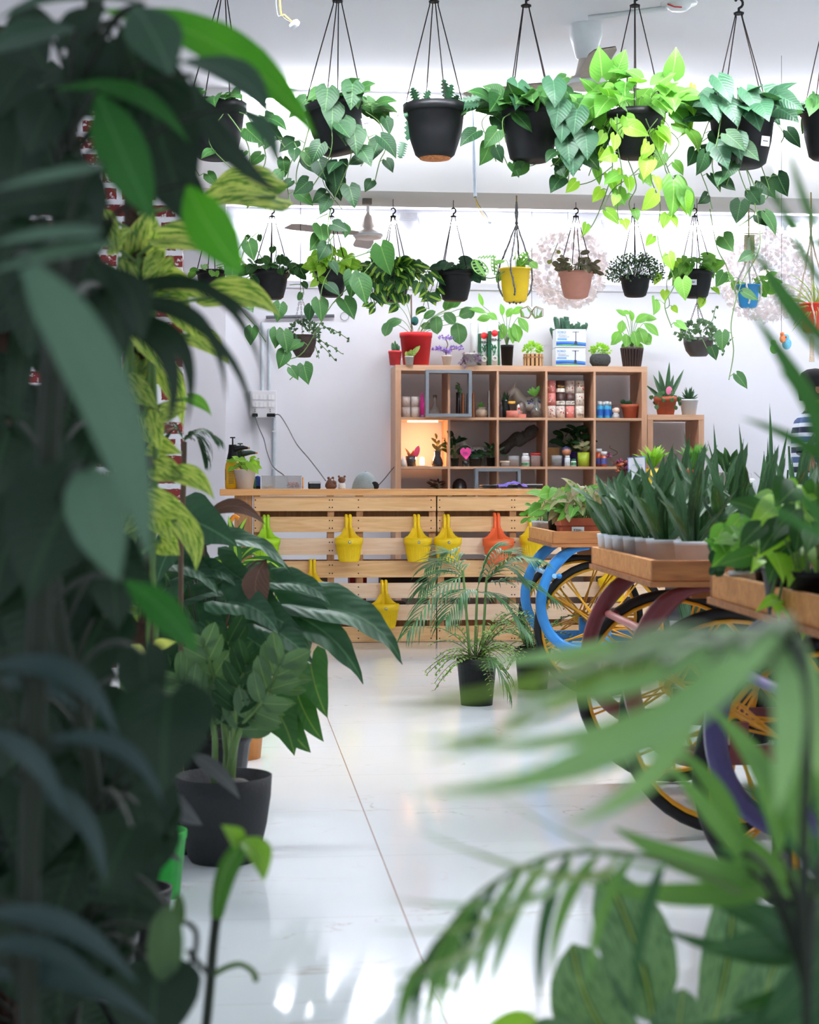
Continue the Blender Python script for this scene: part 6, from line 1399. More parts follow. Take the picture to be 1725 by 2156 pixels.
# near cart
def npot(u, d, r, h, mat, label, cat='potted plant', grp=None):
    p = P(u, VH, d); p.z = ZP; return tray_pot('potted_plant', label, p, r, r*.78, h, mat, grp, cat=cat), p
t, p = npot(1566, 3.66, .032, .066, WHITEP, 'small white pot with round-leaved stems at the front corner of the nearest cart')
tuft(t, p+V((0, 0, .06)), .03, 26, .035, .026, LEAF_BLUE, kind='oval', hgt=.15, out=1.7)
t, p = npot(1600, 3.75, .05, .08, BLACKP, 'black pot with thick blue-green round leaves on the nearest cart')
tuft(t, p+V((0, 0, .07)), .06, 40, .05, .042, LEAF_BLUE, kind='oval', hgt=.22, out=1.6)
t, p = npot(1670, 3.3, .06, .09, BLACKP, 'black pot of lime heart-leaved pothos on the nearest cart, falling over its rail')
for k, (u0, v0, u1, v1, w_) in enumerate(((1640, 1060, 1570, 1130, 60), (1660, 1058, 1720, 1110, 70), (1650, 1095, 1590, 1180, 70), (1690, 1090, 1740, 1160, 70), (1620, 1150, 1650, 1230, 55), (1680, 1160, 1660, 1240, 60), (1710, 1150, 1720, 1220, 60), (1700, 1040, 1650, 1075, 50), (1640, 1265, 1590, 1290, 34), (1655, 1280, 1680, 1335, 45), (1650, 1330, 1612, 1352, 34), (1620, 1270, 1640, 1310, 30), (1690, 1230, 1710, 1290, 50), (1600, 1180, 1580, 1210, 30), (1700, 1300, 1690, 1350, 44))):
    dd = 3.2; a = P(u0, v0, dd); b = P(u1, v1, dd-.08)
    MB().leaf(a, b, w_*dd/F, V((rnd(-.3, .3), -1, rnd(.2, .8))), 'heart', sag=.12).build('leaf', LEAF_NEON, t)
    MB().tube(bez(p+V((0, 0, .07)), P((u0+1690)/2, min(v0, 1140)-10, dd), a, 6), .003, 5, False).build('leaf_stalk', STEM, t)
t, p = npot(1640, 3.5, .05, .08, BLACKP, 'black pot of mid green bushy leaves beside the pothos on the nearest cart')
tuft(t, p+V((0, 0, .07)), .08, 44, .05, .04, LEAF_MID, kind='heart', hgt=.2, out=1.6)
t, p = npot(1730, 3.15, .06, .09, BLACKP, 'black pot with dark leaves at the right edge on the nearest cart')
tuft(t, p+V((0, 0, .07)), .09, 40, .07, .05, LEAF_PHILO, kind='heart', hgt=.26, out=1.6)

# ============================================================ behind the carts by the low bookcase
stand.location.x = XY(1450, 11.9)[0]; stand.children[0].scale.x = 1.55
def stp(u, Y, r1, r0, h, mat, label, sq=False):
    z = .859; t, o, s = vessel('potted_plant', label, 'potted plant', u, Y, z, pot_prof(r1, r0, h, .06), mat, None, 'pot', n=4 if sq else 22)
    MB().lathe([(r1*.8*s, h*.86*s), (0, h*.88*s)], o, 12).build('soil', SOIL, t); return t, o, s
t, o, s = stp(1373, 11.9, 24, 21, 62, M('yellow_glaze'), 'yellow square planter with a lime dracaena rosette below the low bookcase top', True)
mb = MB()
for k in range(18): a = k*2.4; q = .4+.6*k/18; mb.leaf(o+V((0, 0, 58*s)), o+V((cos(a)*46*q*s, sin(a)*.1*q-.03, (128-36*q)*s)), 13*s, V((0, -.5, 1)), 'lance', sag=.12)
mb.build('foliage', LEAF_NEON, t)
t, o, s = stp(1458, 11.85, 18, 13, 60, M('red_glaze'), 'red pot with arching dark green leaves right of the yellow planter')
mb = MB()
for k in range(20): a = k*2.4; q = .4+.6*k/20; mb.leaf(o+V((0, 0, 55*s)), o+V((cos(a)*44*q*s, sin(a)*.1*q-.03, (130-30*q)*s)), 13*s, V((0, -.5, 1)), 'lance', sag=.14)
mb.build('foliage', LEAF_MID, t)
t, o, s = stp(1534, 11.9, 38, 34, 54, M('taupe_planter', (142, 130, 124), .7), 'square taupe planter with dark pointed leaves right of the red pot', True)
mb = MB()
for k in range(24): a = rnd(0, 6.28); q = rnd(.3, 1); b_ = o+V((cos(a)*18*q*s, 0, 50*s+rnd(0, 22)*s)); mb.leaf(b_, b_+V((cos(a)*24*s, -.03, rnd(20, 40)*s)), 15*s, V((rnd(-.5, .5), -1, .3)), 'lance', sag=.08)
mb.build('foliage', LEAF_PHILO, t)
t, o, s = vessel('pump_bottle', 'white pump bottle right of the taupe planter', 'bottle', 1584, 11.85, .859, [(0, 0), (9, 0), (9, 36), (4, 42), (0, 42)], WHITEP)
MB().tube([o+V((0, 0, 42*s)), o+V((0, 0, 52*s)), o+V((-8*s, 0, 53*s))], .005, 6).build('pump', WHITEP, t)
# payment sign (no code on it)
s = 11.7/F; o = put(1341, 11.72, .859); t = thing('payment_sign', 'white payment sign with a blue border in a stand', 'sign', o)
tl = Matrix.Rotation(-.06, 3, 'Y')@Matrix.Rotation(.1, 3, 'X')
MB().box(o+V((0, 0, 62*s)), (39*s, .008, 54*s), mat=tl).build('border', M('sign_blue', (90, 130, 210), .4), t)
MB().box(o+V((0, -.003, 62*s)), (36*s, .008, 51*s), mat=tl).build('card', M('sign_white', (236, 240, 246), .4, var=0), t)
MB().box(o+V((0, .01, 17*s)), (8*s, .008, 36*s)).build('stand', CLEAR if 0 else WHITEP, t)
text_part('lettering', 'PAYTM', 9.5*s, o+V((1.4*s, -.01, 80*s)), AX, tl@AZ, M('sign_navy', (40, 60, 130), .5), t, bold=True)
text_part('small_lettering', 'Accepted here', 3.6*s, o+V((.8*s, -.012, 72*s)), AX, tl@AZ, M('sign_sky', (80, 170, 220), .5), t)
t, o, s = vessel('mug', 'small yellow mug handle showing left of the payment sign', 'mug', 1318, 11.75, .859, [(0, 0), (9, 0), (9, 42), (8, 42), (8, 2), (0, 2)], M('yellow_glaze'), None)
MB().tube([o+V((-9*s+6*s*0-8*s*sin(a), 0, (30-12*cos(a))*s)) for a in [q*pi/8 for q in range(9)]], .006, 7).build('handle', M('yellow_glaze'), t)

# ============================================================ PALM AND FERN POTS ON THE FLOOR
def frond(mb, ms, pts, n, L, W, ang=55, droop=.25, r=.004, kind='blade', updn=0, side=None):
    path = cr(pts, 8); m = len(path)-1; ms.tube(path, lambda q: r*(1-.7*q), 5, False)
    for i in range(n):
        q = .12+.86*i/(n-1); x = q*m; k = min(int(x), m-1); p = lerp(path[k], path[k+1], x-k); tg = (path[k+1]-path[k]).normalized()
        sd0 = side or tg.cross(UP).normalized()
        for sg in (-1, 1):
            a = radians(ang*(1-.45*q)); l = L*(.55+.45*sin(pi*min(1, q*1.1)))*rnd(.85, 1.1)
            d = (tg*cos(a)+sd0*sg*sin(a)).normalized(); tip = p+d*l-V((0, 0, droop*l*rnd(.7, 1.3)))
            mb.leaf(p, tip, W*rnd(.85, 1.1), UP*1.0+V((0, -.4, 0)), kind, sag=.12*droop*3, fold=.3, nt=6, ns=1)
p = P(1004, VH, 7.35); p.z = 0
t = thing('potted_palm', 'slender palm in a black pot on the floor before the pallet counter', 'potted palm', p)
MB().lathe(pot_prof(.088, .068, .2, .12), p, 26).build('pot', BLACKP, t); MB().lathe([(.078, .17), (0, .175)], p, 14).build('soil', SOIL, t)
mb = MB(); ms = MB()
for (u, v0, u1, v1) in ((990, 1390, 975, 1200), (1015, 1390, 1025, 1215), (1000, 1390, 1005, 1240)):
    a = P(u, v0, 7.35); b = P(u1, v1, 7.35); ms.tube([p+V((0, 0, .17)), a, b], [.008, .007, .005], 7)
for b0, e in (((978, 1215), (890, 1240)), ((978, 1215), (930, 1165)), ((978, 1212), (860, 1330)), ((1022, 1225), (1075, 1160)), ((1022, 1225), (1130, 1180)), ((1022, 1228), (1160, 1260)), ((1004, 1245), (1050, 1150)), ((1004, 1245), (940, 1300)), ((1004, 1245), (1110, 1330)), ((978, 1215), (900, 1195)), ((1022, 1225), (1090, 1210))):
    a = P(b0[0], b0[1], 7.35); c = P(e[0], e[1], 7.35+rnd(-.2, .2)); mid = lerp(a, c, .5)+V((0, 0, .05))
    frond(mb, ms, [a, mid, c], 15, .15, .009, 50, .35, .0025)
for b0, e in (((1010, 1390), (1070, 1480)),): frond(mb, ms, [P(1020, 1380, 7.25), P(1045, 1400, 7.2), P(1066, 1450, 7.2)], 8, .1, .007, 30, .6, .002)
ms.build('stems', STEM, t); mb.build('fronds', LEAF_PALMD, t)
def fern(t, c, n, L, mat, up=.5, LW=.016):
    mb = MB(); ms = MB()
    for k in range(n):
        a = rnd(0, 6.28); q = rnd(.5, 1); e = c+V((cos(a)*L*q, sin(a)*L*q, L*up*rnd(-.7, 1.1))); mid = lerp(c, e, .5)+V((0, 0, L*.35))
        path = bez(c, mid, e, 12); ms.tube(path, .0013, 4, False)
        for i in range(2, 13):
            for sg in (-1, 1):
                tg = (path[min(i+1, 12)]-path[i-1]).normalized(); sd = tg.cross(V((rnd(-.3, .3), rnd(-.6, .2), 1))).normalized(); pp = path[i]
                mb.leaf(pp, pp+(sd*sg+tg*.5)*LW*1.6*(1.2-.6*i/12), LW*.7, UP, 'oval', nt=3, ns=1)
    ms.build('stems', STEMB, t); mb.build('fern_foliage', mat, t)
fern(t, p+V((0, 0, .19)), 46, .26, LM('leaf_fern', (104, 148, 70), (150, 186, 104), rough=.5, tl=.4), .8)
p = P(1122, VH, 7.95); p.z = 0
t = thing('potted_fern', 'black pot of feathery green fern behind the blue cart wheel', 'potted fern', p)
MB().lathe(pot_prof(.085, .068, .19, .12), p, 22).build('pot', BLACKP, t); MB().lathe([(.078, .16), (0, .165)], p, 14).build('soil', SOIL, t)
fern(t, p+V((0, 0, .18)), 40, .24, MATS['leaf_fern'], .8)

# ============================================================ PERSON
px0, zc = XY(1712, 10.95); B = V((px0, 10.95, 0)); SK = M('skin_brown', (150, 100, 74), .55, var=.05)
t = thing('person', 'person in black cap and blue and white striped shirt at the right edge', 'person', B)
fw = V((.94, -.34, 0)).normalized(); lf = V((-fw.y, fw.x, 0))*-1      # facing right; lf points to the camera side
def body(vs, es, mat, name, sub=2):
    me = bpy.data.meshes.new(name); O = ORG[t.name]; me.from_pydata([tuple(p-O) for p, r in vs], es, []); ob = bpy.data.objects.new(name, me); COL.objects.link(ob); ob.parent = t; ORG[ob.name] = O
    sk = ob.modifiers.new('skin', 'SKIN'); sk.use_smooth_shade = True
    for i, (p, r) in enumerate(vs):
        sv = me.skin_vertices[0].data[i]; sv.radius = (r, r) if not isinstance(r, tuple) else r; sv.use_root = (i == 0)
    ss = ob.modifiers.new('sub', 'SUBSURF'); ss.levels = sub; ss.render_levels = sub
    me.materials.append(mat); return ob
def Q(f, l, z): return B+fw*f+lf*l+V((0, 0, z))
vs = [(Q(0, 0, .92), (.13, .1)), (Q(0, 0, 1.1), (.125, .09)), (Q(.01, 0, 1.3), (.14, .1)), (Q(-.005, 0, 1.405), (.07, .07)), (Q(.01, 0, 1.47), (.05, .05)), (Q(.025, 0, 1.545), (.075, .085)), (Q(.03, 0, 1.61), (.08, .09))]
es = [(0, 1), (1, 2), (2, 3), (3, 4), (4, 5), (5, 6)]
for sg in (-1, 1):
    n = len(vs); vs += [(Q(0, sg*.17, 1.36), .055), (Q(-.03, sg*.21, 1.1), .042), (Q(.12, sg*.19, .93), .03), (Q(.19, sg*.18, .88), .026)]; es += [(2, n), (n, n+1), (n+1, n+2), (n+2, n+3)]
    hnd = n+3
    for k in range(4): m2 = len(vs); vs += [(Q(.225, sg*(.165+.014*k), .862), .009), (Q(.25+.006*(k in (1, 2)), sg*(.165+.013*k), .835), .008)]; es += [(hnd, m2), (m2, m2+1)]
    m2 = len(vs); vs += [(Q(.2, sg*.145, .86), .01), (Q(.225, sg*.135, .835), .008)]; es += [(hnd, m2), (m2, m2+1)]
    n = len(vs); vs += [(Q(0, sg*.09, .8), .085), (Q(.01, sg*.1, .46), .055), (Q(-.02, sg*.1, .09), .038), (Q(.11, sg*.11, .035), .03)]; es += [(0, n), (n, n+1), (n+1, n+2), (n+2, n+3)]
body(vs, es, SK, 'body')
mbf = MB(); mbf.lathe([(.012, 0), (.014, .012), (.008, .04), (0, .05)], Q(.112, 0, 1.555), 8).build('nose', SK, t)
MB().lathe([(.02, -.006), (.018, .006), (0, .008)], Q(.035, .078, 1.58), 10, Matrix.Rotation(-pi/2, 3, 'X')@Matrix.Rotation(0, 3, 'Z'), sy=1.5).build('ear', SK, t)
for sg in (-1, 1): MB().ball(Q(.1, sg*.03, 1.59), .011, 8).build('eye', M('eye_dark', (30, 24, 22), .3), t)
MB().box(Q(.1, 0, 1.515), (.02, .045, .008), rz=math.atan2(fw.y, fw.x)).build('mouth', M('lip_brown', (120, 70, 60), .5), t)
mb = MB(); R3 = Matrix((fw, lf*-1, AZ)).transposed()
mb.lathe([(.098, -.03), (.1, .0), (.098, .03), (.085, .065), (.05, .088), (0, .096)], Q(.015, 0, 1.625), 22, R3, sx=1.08, sy=.92); mb.build('cap', M('cap_black', (28, 28, 30), .9), t)
MB().prism([(0, -.08), (.09, -.06), (.11, 0), (.09, .06), (0, .08)], Q(.09, 0, 1.625), fw, lf, V((0, 0, .008))).build('cap_visor', M('cap_black'), t)
MB().lathe([(.088, -.09), (.095, -.03), (.094, 0)], Q(.0, 0, 1.6), 20, R3, sx=.98, sy=.94).build('hair', M('hair_dark', (40, 32, 30), .8), t)
ms_, tt_, bb_ = nt_('striped_shirt'); tc = tt_.nodes.new('ShaderNodeTexCoord'); sp = tt_.nodes.new('ShaderNodeSeparateXYZ'); tt_.links.new(tc.outputs['Object'], sp.inputs[0])
f1 = math_node(tt_, 'GREATER_THAN', math_node(tt_, 'FRACT', math_node(tt_, 'MULTIPLY', sp.outputs[2], 15.5)), .6)
f2 = math_node(tt_, 'GREATER_THAN', math_node(tt_, 'FRACT', math_node(tt_, 'MULTIPLY', sp.outputs[2], 7.75)), .5)
tt_.links.new(mixc(tt_, f1, mixc(tt_, f2, srgb(36, 44, 66), srgb(66, 88, 130)), srgb(206, 216, 226)), bb_.inputs['Base Color']); bb_.inputs['Roughness'].default_value = .9
SH = ms_
rows = []
for z, rf, rl, f in ((.86, .15, .185, 0), (1.0, .145, .18, 0), (1.15, .145, .185, .005), (1.3, .15, .2, .01), (1.375, .12, .185, .0), (1.42, .075, .1, 0), (1.44, .062, .07, .005)):
    rows.append([Q(f+rf*cos(a), rl*sin(a), z) for a in [k*2*pi/24 for k in range(24)]])
MB().grid(rows, closed=True).build('shirt', SH, t)
for sg in (-1, 1):
    a = Q(-.0, sg*.145, 1.39); b = Q(-.035, sg*.215, 1.15); MB().tube([a, lerp(a, b, .12), lerp(a, b, .5), b], [.05, .078, .072, .07], 16, False).build('sleeve', SH, t)
rows = []
TR = M('trousers_dark', (50, 54, 66), .9)
for sg in (-1, 1):
    MB().tube([Q(0, sg*.06, .93), Q(0, sg*.09, .75), Q(.01, sg*.1, .46), Q(-.01, sg*.1, .1)], [.12, .105, .078, .07], 16).build('trouser_leg', TR, t)
    MB().tube([Q(-.06, sg*.105, .05), Q(.02, sg*.105, .05), Q(.16, sg*.115, .035)], [.045, .05, .035], 12).build('shoe', BLACKP, t)
# ============================================================ PLANTS AT THE LEFT, MIDDLE DISTANCE
def leafs(t, specs, d, mat, kind='heart', sag=.1, wave=0, fold=.12, stalks=None, sm=None, name='leaf', nrm=None, nt=12, ns=3):
    """specs (u0,v0,u1,v1,width px[,bend[,tilt[,dd]]]) base to tip; every leaf a part of its plant"""
    for sp in specs:
        u0, v0, u1, v1, w_ = sp[:5]; bd = sp[5] if len(sp) > 5 else rnd(-.04, .04); tl_ = sp[6] if len(sp) > 6 else rnd(.05, .5); dd = d+(sp[7] if len(sp) > 7 else rnd(-.05, .05))
        a = P(u0, v0, dd); b = P(u1, v1, dd-.1*w_*dd/F*3)
        nn = nrm or V((rnd(-.3, .3)-.1, -1, tl_))
        MB().leaf(a, b, w_*dd/F, nn, kind, sag=sag, fold=fold, wave=wave, bend=bd, nt=nt, ns=ns, ph=rnd(0, 6)).build(name, mat, t)
        if stalks:
            mid = V((lerp(stalks.x, a.x, .35), lerp(stalks.y, a.y, .5), max(stalks.z, a.z)*.7+a.z*.3+.02)) if not isinstance(stalks, list) else None
            MB().tube(bez(stalks, mid, a, 8), .0035 if d > 2 else .003, 6, False).build('leaf_stalk', sm or STEM, t)
# grey pot with ZZ plant
p = P(471, VH, 4.28); p.z = 0
t = thing('potted_zz_plant', 'charcoal pot of waxy oval-leaved shoots standing on the floor at the left', 'potted plant', p)
R_ = .121
MB().lathe([(0, 0), (.082, 0), (.09, .012), (.108, .09), (.118, .16), (R_, .212), (R_*.95, .212), (R_*.92, .17), (0, .165)], p, 40).build('pot', GREYPOT, t)
MB().lathe([(R_*.9, .168), (R_*.4, .178), (0, .18)], p, 18).build('soil', SOIL, t)
MB().ball(p+V((.03, -.03, .185)), .035, 6, sx=1.3, sz=.7).build('stone', M('stone_grey', (90, 84, 80), .9, var=.3), t)
def shoot(t, pts, n, L, W, mat, d=4.28):
    path = cr([p+V((rnd(-.03, .03), rnd(-.03, .03), .17))]+[P(a, b, d+c) for a, b, c in pts], 8); m = len(path)-1
    MB().tube(path, lambda q: .009*(1-.65*q), 8).build('shoot_stem', STEM, t)
    for i in range(n):
        q = .35+.63*i/(n-1); x = q*m; k = min(int(x), m-1); pp = lerp(path[k], path[k+1], x-k); tg = (path[k+1]-path[k]).normalized(); sd = tg.cross(TOCAM+V((0, 0, .3))).normalized()
        for sg in (-1, 1):
            dv = tg*.7+sd*sg*(1.15-.65*q)+V((0, rnd(-.3, .2), 0)); l = L*(1.05-.35*abs(q-.6)); MB().leaf(pp, pp+dv.normalized()*l, W, TOCAM+sd*sg*.3+V((0, 0, rnd(.1, .7))), 'oval', sag=.05, fold=.3, nt=8, ns=2).build('leaflet', mat, t)
shoot(t, [(470, 1520, 0), (455, 1440, -.05), (430, 1360, -.1)], 6, .085, .042, LEAF_GREY)
shoot(t, [(505, 1540, -.05), (550, 1480, -.12), (590, 1400, -.15)], 7, .095, .044, LEAF_GREY)
shoot(t, [(480, 1540, .05), (490, 1440, .05), (480, 1350, .05)], 7, .09, .036, LEAF_DARK)
shoot(t, [(450, 1530, -.05), (410, 1470, -.1), (380, 1430, -.1)], 6, .08, .034, LEAF_GREY)
shoot(t, [(500, 1550, 0), (540, 1500, 0), (610, 1430, -.05)], 7, .08, .03, LEAF_GREY)
shoot(t, [(495, 1530, -.05), (500, 1460, -.1), (520, 1400, -.1)], 6, .08, .034, LEAF_DARK)
# arrow-leaved anthurium in the floor behind the pot
p2 = P(560, VH, 4.9); p2.z = 0
t = thing('potted_philodendron', 'large dark philodendron with wavy leathery leaves sprawling over the left of the floor', 'potted plant', p2)
MB().lathe(pot_prof(.13, .1, .2), P(440, VH, 5.1)*1+V((0, 0, -P(440, VH, 5.1).z)), 22).build('pot', BLACKP, t)
cc = P(440, VH, 5.1); cc.z = .18
leafs(t, [(660, 1285, 848, 1398, 118, -.1, .9), (600, 1290, 765, 1440, 110, -.06, .8), (432, 1150, 618, 1218, 66, -.14, 1.3), (400, 1095, 500, 1150, 120, 0, .5), (395, 1215, 500, 1240, 70, -.2, .8),
          (480, 1270, 590, 1340, 100, -.1, .6), (540, 1260, 640, 1330, 90, .1, .3), (360, 1190, 460, 1255, 80, -.1, .9), (430, 1260, 560, 1290, 70, -.2, 1.2), (560, 1320, 660, 1400, 90, 0, .6), (350, 1240, 300, 1330, 100, 0, .4),
          (420, 1310, 500, 1390, 90, 0, .4), (500, 1330, 600, 1400, 90, 0, .4), (470, 1190, 560, 1250, 80, .1, .5), (380, 1130, 330, 1230, 90, 0, .4), (590, 1230, 700, 1280, 70, -.1, 1.0)], 4.75, LEAF_BLUE, 'tri', sag=.16, wave=.022, fold=.18, stalks=cc, sm=STEMD)
leafs(t, [(450, 1230, 520, 1300, 110, 0, .2), (380, 1260, 440, 1360, 110, 0, .2), (520, 1290, 570, 1370, 100, 0, .2), (340, 1300, 400, 1400, 110, 0, .1), (470, 1340, 420, 1420, 100, 0, .1), (550, 1200, 540, 1290, 90, 0, .2), (400, 1180, 450, 1250, 90, 0, .2), (330, 1180, 380, 1270, 100, 0, .2), (620, 1340, 600, 1420, 80, 0, .1),
          (300, 1250, 330, 1400, 120, 0, .1), (350, 1350, 380, 1450, 120, 0, .1), (490, 1240, 450, 1340, 100, 0, .1), (300, 1400, 360, 1500, 120, 0, .1), (420, 1400, 380, 1500, 110, 0, .1)], 5.1, LEAF_DARK, 'heart', sag=.12, wave=.015, stalks=cc, sm=STEMD)
leafs(t, [(655, 1400, 690, 1512, 80, .05, .2), (625, 1455, 682, 1562, 80, .05, .2), (590, 1505, 655, 1585, 84, .05, .3), (570, 1480, 620, 1592, 90, -.05, .2)], 4.6, LM('leaf_satin', (42, 92, 34), (56, 108, 44), (110, 140, 60), rough=.35, tl=.3), 'tri', sag=.1, wave=.01, stalks=cc, sm=STEMB)
leafs(t, [(420, 1100, 560, 1106, 34, -.25, .4), (560, 1180, 556, 1290, 60, .2, 0)], 4.7, LEAF_BROWN, 'lance', sag=.1, stalks=cc, sm=STEMB)
# green striped dracaena behind
p3 = P(500, VH, 5.9); p3.z = 0
t = thing('potted_dracaena', 'corn plant with green and yellow striped straps in front of the counter end', 'potted plant', p3)
MB().lathe(pot_prof(.1, .08, .2), p3, 22).build('pot', M('dull_orange_pot', (190, 120, 50), .6), t)
MB().tube([p3+V((0, 0, .15)), P(495, 1210, 5.9)], .016, 10).build('trunk', STEMB, t)
leafs(t, [(500, 1200, 480, 1085, 26), (500, 1190, 545, 1170, 24, -.35), (505, 1180, 595, 1175, 24, -.3), (515, 1180, 612, 1260, 26, -.25), (500, 1180, 440, 1130, 26, .3), (500, 1190, 520, 1090, 24, -.1), (495, 1200, 430, 1190, 24, .2), (505, 1190, 570, 1230, 26, -.2), (515, 1190, 580, 1280, 24, -.3)], 5.8, LEAF_BRAZIL, 'blade', sag=.12)
# orange watering hoop behind the leaves at the counter's left end
t = thing('watering_can', 'orange watering can whose spout and handle show left of the counter', 'watering can', P(478, 1352, 9.0)); OR = M('can_orange', (240, 150, 20), .4)
o = P(478, VH, 9.4); o.z = 0; t.location = o; ORG[t.name] = o
MB().lathe([(0, 0), (.1, 0), (.1, .2), (.08, .22), (0, .22)], o, 20).build('body', OR, t)
MB().tube(cr([o+V((-.02, 0, .2)), P(486, 1160, 9.4), P(484, 1110, 9.4), P(492, 1088, 9.4), P(503, 1092, 9.4)]), .012, 8).build('spout', OR, t)
# blurry lime green pot and red pot behind the leaves
p = P(328, VH, 3.9); p.z = 0; t = thing('green_pot', 'bright green plastic pot on the floor mostly hidden left of the charcoal pot', 'pot', p)
MB().lathe(pot_prof(.072, .055, .15), p, 20).build('pot', M('bright_green_plastic', (20, 170, 50), .35), t)
p = P(515, VH, 6.4); p.z = 0; t = thing('red_pot', 'small red pot on the floor behind the charcoal pot', 'pot', p)
MB().lathe(pot_prof(.06, .045, .12), p, 20).build('pot', REDP, t)

# ---- variegated pothos on a totem
p = P(292, VH, 3.3); p.z = 0
t = thing('variegated_pothos', 'tall pothos with big cream marbled leaves climbing a brown totem pole at the left', 'potted plant', p)
MB().lathe(pot_prof(.065, .05, .16), p, 24).build('pot', BLACKP, t)
MB().lathe([(.03, .12), (.028, 1.5), (.026, 1.52), (0, 1.52)], p, 14).build('totem_pole', M('coir_brown', (70, 48, 36), .95, var=.4, bump=1, scale=60), t)
for k in range(5):
    mb = MB(); mb.tube(cr([p+V((.035*cos(k*1.3+z*3), -.036+.02*sin(z*5), .2+z)) for z in [q*.13 for q in range(10)]]), .006, 6); mb.build('vine', STEM, t)
vst = V((p.x, p.y-.02, 0))
def vl(specs, mat=LEAF_VAR, d=3.25, **k):
    for sp in specs:
        leafs(t, [sp], d, mat, 'heart', sag=.12, fold=.14, nt=12, ns=3, wave=.006, **k)
        a = P(sp[0], sp[1], d); z = a.z-.03; st = V((vst.x, vst.y-.02, z))
        MB().tube(bez(st, lerp(st, a, .6)+V((0, 0, .01)), a, 6), .0038, 6, False).build('leaf_stalk', STEM, t)
vl([(580, 415, 412, 440, 125, .12, .5), (300, 545, 318, 432, 95, 0, .1), (350, 505, 520, 560, 85, -.08, .7), (296, 625, 438, 628, 110, -.12, .3), (445, 628, 592, 668, 90, -.12, .7), (250, 570, 290, 660, 76), (225, 650, 275, 690, 60), (400, 705, 482, 768, 66, -.05, .5),
    (300, 690, 372, 800, 70), (330, 760, 385, 900, 60, -.1), (275, 805, 335, 862, 58), (372, 1000, 452, 1052, 50, -.15), (318, 1052, 412, 1092, 62), (372, 1095, 412, 1205, 58, -.12), (322, 1085, 362, 1142, 56), (330, 985, 395, 1010, 60), (300, 930, 385, 955, 60), (230, 520, 280, 480, 50), (345, 545, 300, 600, 60),
    (240, 600, 210, 680, 60), (300, 1060, 260, 1130, 70), (340, 1140, 380, 1170, 60), (300, 760, 260, 840, 60), (280, 700, 240, 760, 60), (310, 880, 340, 950, 66), (345, 870, 395, 860, 50), (260, 860, 250, 950, 66), (260, 960, 300, 1040, 60), (215, 460, 250, 540, 60), (360, 620, 420, 720, 60, 0, .2)])
vl([(275, 1370, 305, 1420, 50), (330, 1360, 372, 1352, 26), (310, 1390, 345, 1370, 30)], LM('leaf_yellow', (206, 216, 120), (220, 226, 140), rough=.5, tl=.4))
vl([(230, 1250, 285, 1330, 50), (260, 1240, 290, 1310, 44), (160, 1260, 190, 1310, 50)], LEAF_BRAZIL)
vl([(398, 840, 446, 876, 28, -.1)], LEAF_MID)
# thin dwarf palm beside it
p = P(383, VH, 4.4); p.z = 0; t = thing('dwarf_palm', 'thin dark stemmed palm with small drooping fronds left of the yellow sprayer', 'potted palm', p)
MB().lathe(pot_prof(.09, .07, .18), p, 20).build('pot', BLACKP, t)
MB().tube(cr([p+V((0, 0, .1)), P(381, 1200, 4.4), P(386, 1040, 4.4), P(388, 930, 4.4)]), .007, 7).build('cane', STEMB, t)
mb = MB(); ms = MB()
for pts in ([(386, 925), (415, 905), (450, 920)], [(386, 930), (410, 915), (430, 960)], [(386, 925), (370, 900), (350, 930)]): frond(mb, ms, [P(u, v, 4.4) for u, v in pts], 9, .07, .01, 50, .5, .002)
ms.build('rachis', STEM, t); mb.build('fronds', LEAF_DARK, t)

# ============================================================ FOREGROUND, LEFT
def big_plant(name, label, u, d, cat='potted plant', pot=BLACKP, r=.13, h=.24):
    p = P(u, VH, d); p.z = 0; t = thing(name, label, cat, p)
    MB().lathe(pot_prof(r, r*.78, h), p, 22).build('pot', pot, t); return t, p
def stalked(t, p, specs, d, mat, kind, trunk, sk=None, **k):
    """leaves whose stalks come off a leaning trunk (world points)"""
    for sp in specs:
        leafs(t, [sp], d, mat, kind, **k)
        dd = d+(sp[7] if len(sp) > 7 else 0); a = P(sp[0], sp[1], dd); best = min(trunk, key=lambda q: abs(q.z-(a.z-.06)))
        MB().tube(bez(best, lerp(best, a, .5)+V((0, 0, .05)), a, 8), .0026, 6, False).build('leaf_stalk', sk or STEMD, t)
t, p = big_plant('foreground_philodendron', 'big dark long-leaved climber filling the upper left foreground', 60, 1.75)
trunk = cr([p+V((0, 0, .2)), P(60, 1700, 1.75), P(90, 1000, 1.75), P(130, 400, 1.7), P(190, 60, 1.65), P(210, -60, 1.65)], 8)
MB().tube(trunk, .009, 10).build('trunk', STEMD, t)
K = dict(nt=16, ns=3)
stalked(t, p, [(215, 22, 668, 292, 118, -.1, .7, .05), (390, 236, 480, 292, 50, 0, .5, .1), (395, 390, 512, 578, 104, .05, .3, -.05)], 1.6, LEAF_FOREL, 'lance', trunk, sag=.06, **K)
stalked(t, p, [(205, 195, 325, 468, 112, 0, .2), (110, 190, 400, 305, 58, -.16, .7), (262, 1222, 418, 1376, 74, -.05, .3)], 1.5, LM('leaf_painted_half_lit', (30, 92, 34), (50, 122, 44), (80, 140, 80), rough=.38, tl=.42, lat=.1), 'lance', trunk, sag=.08, **K)  # half-lit leaf copy, light painted into the green
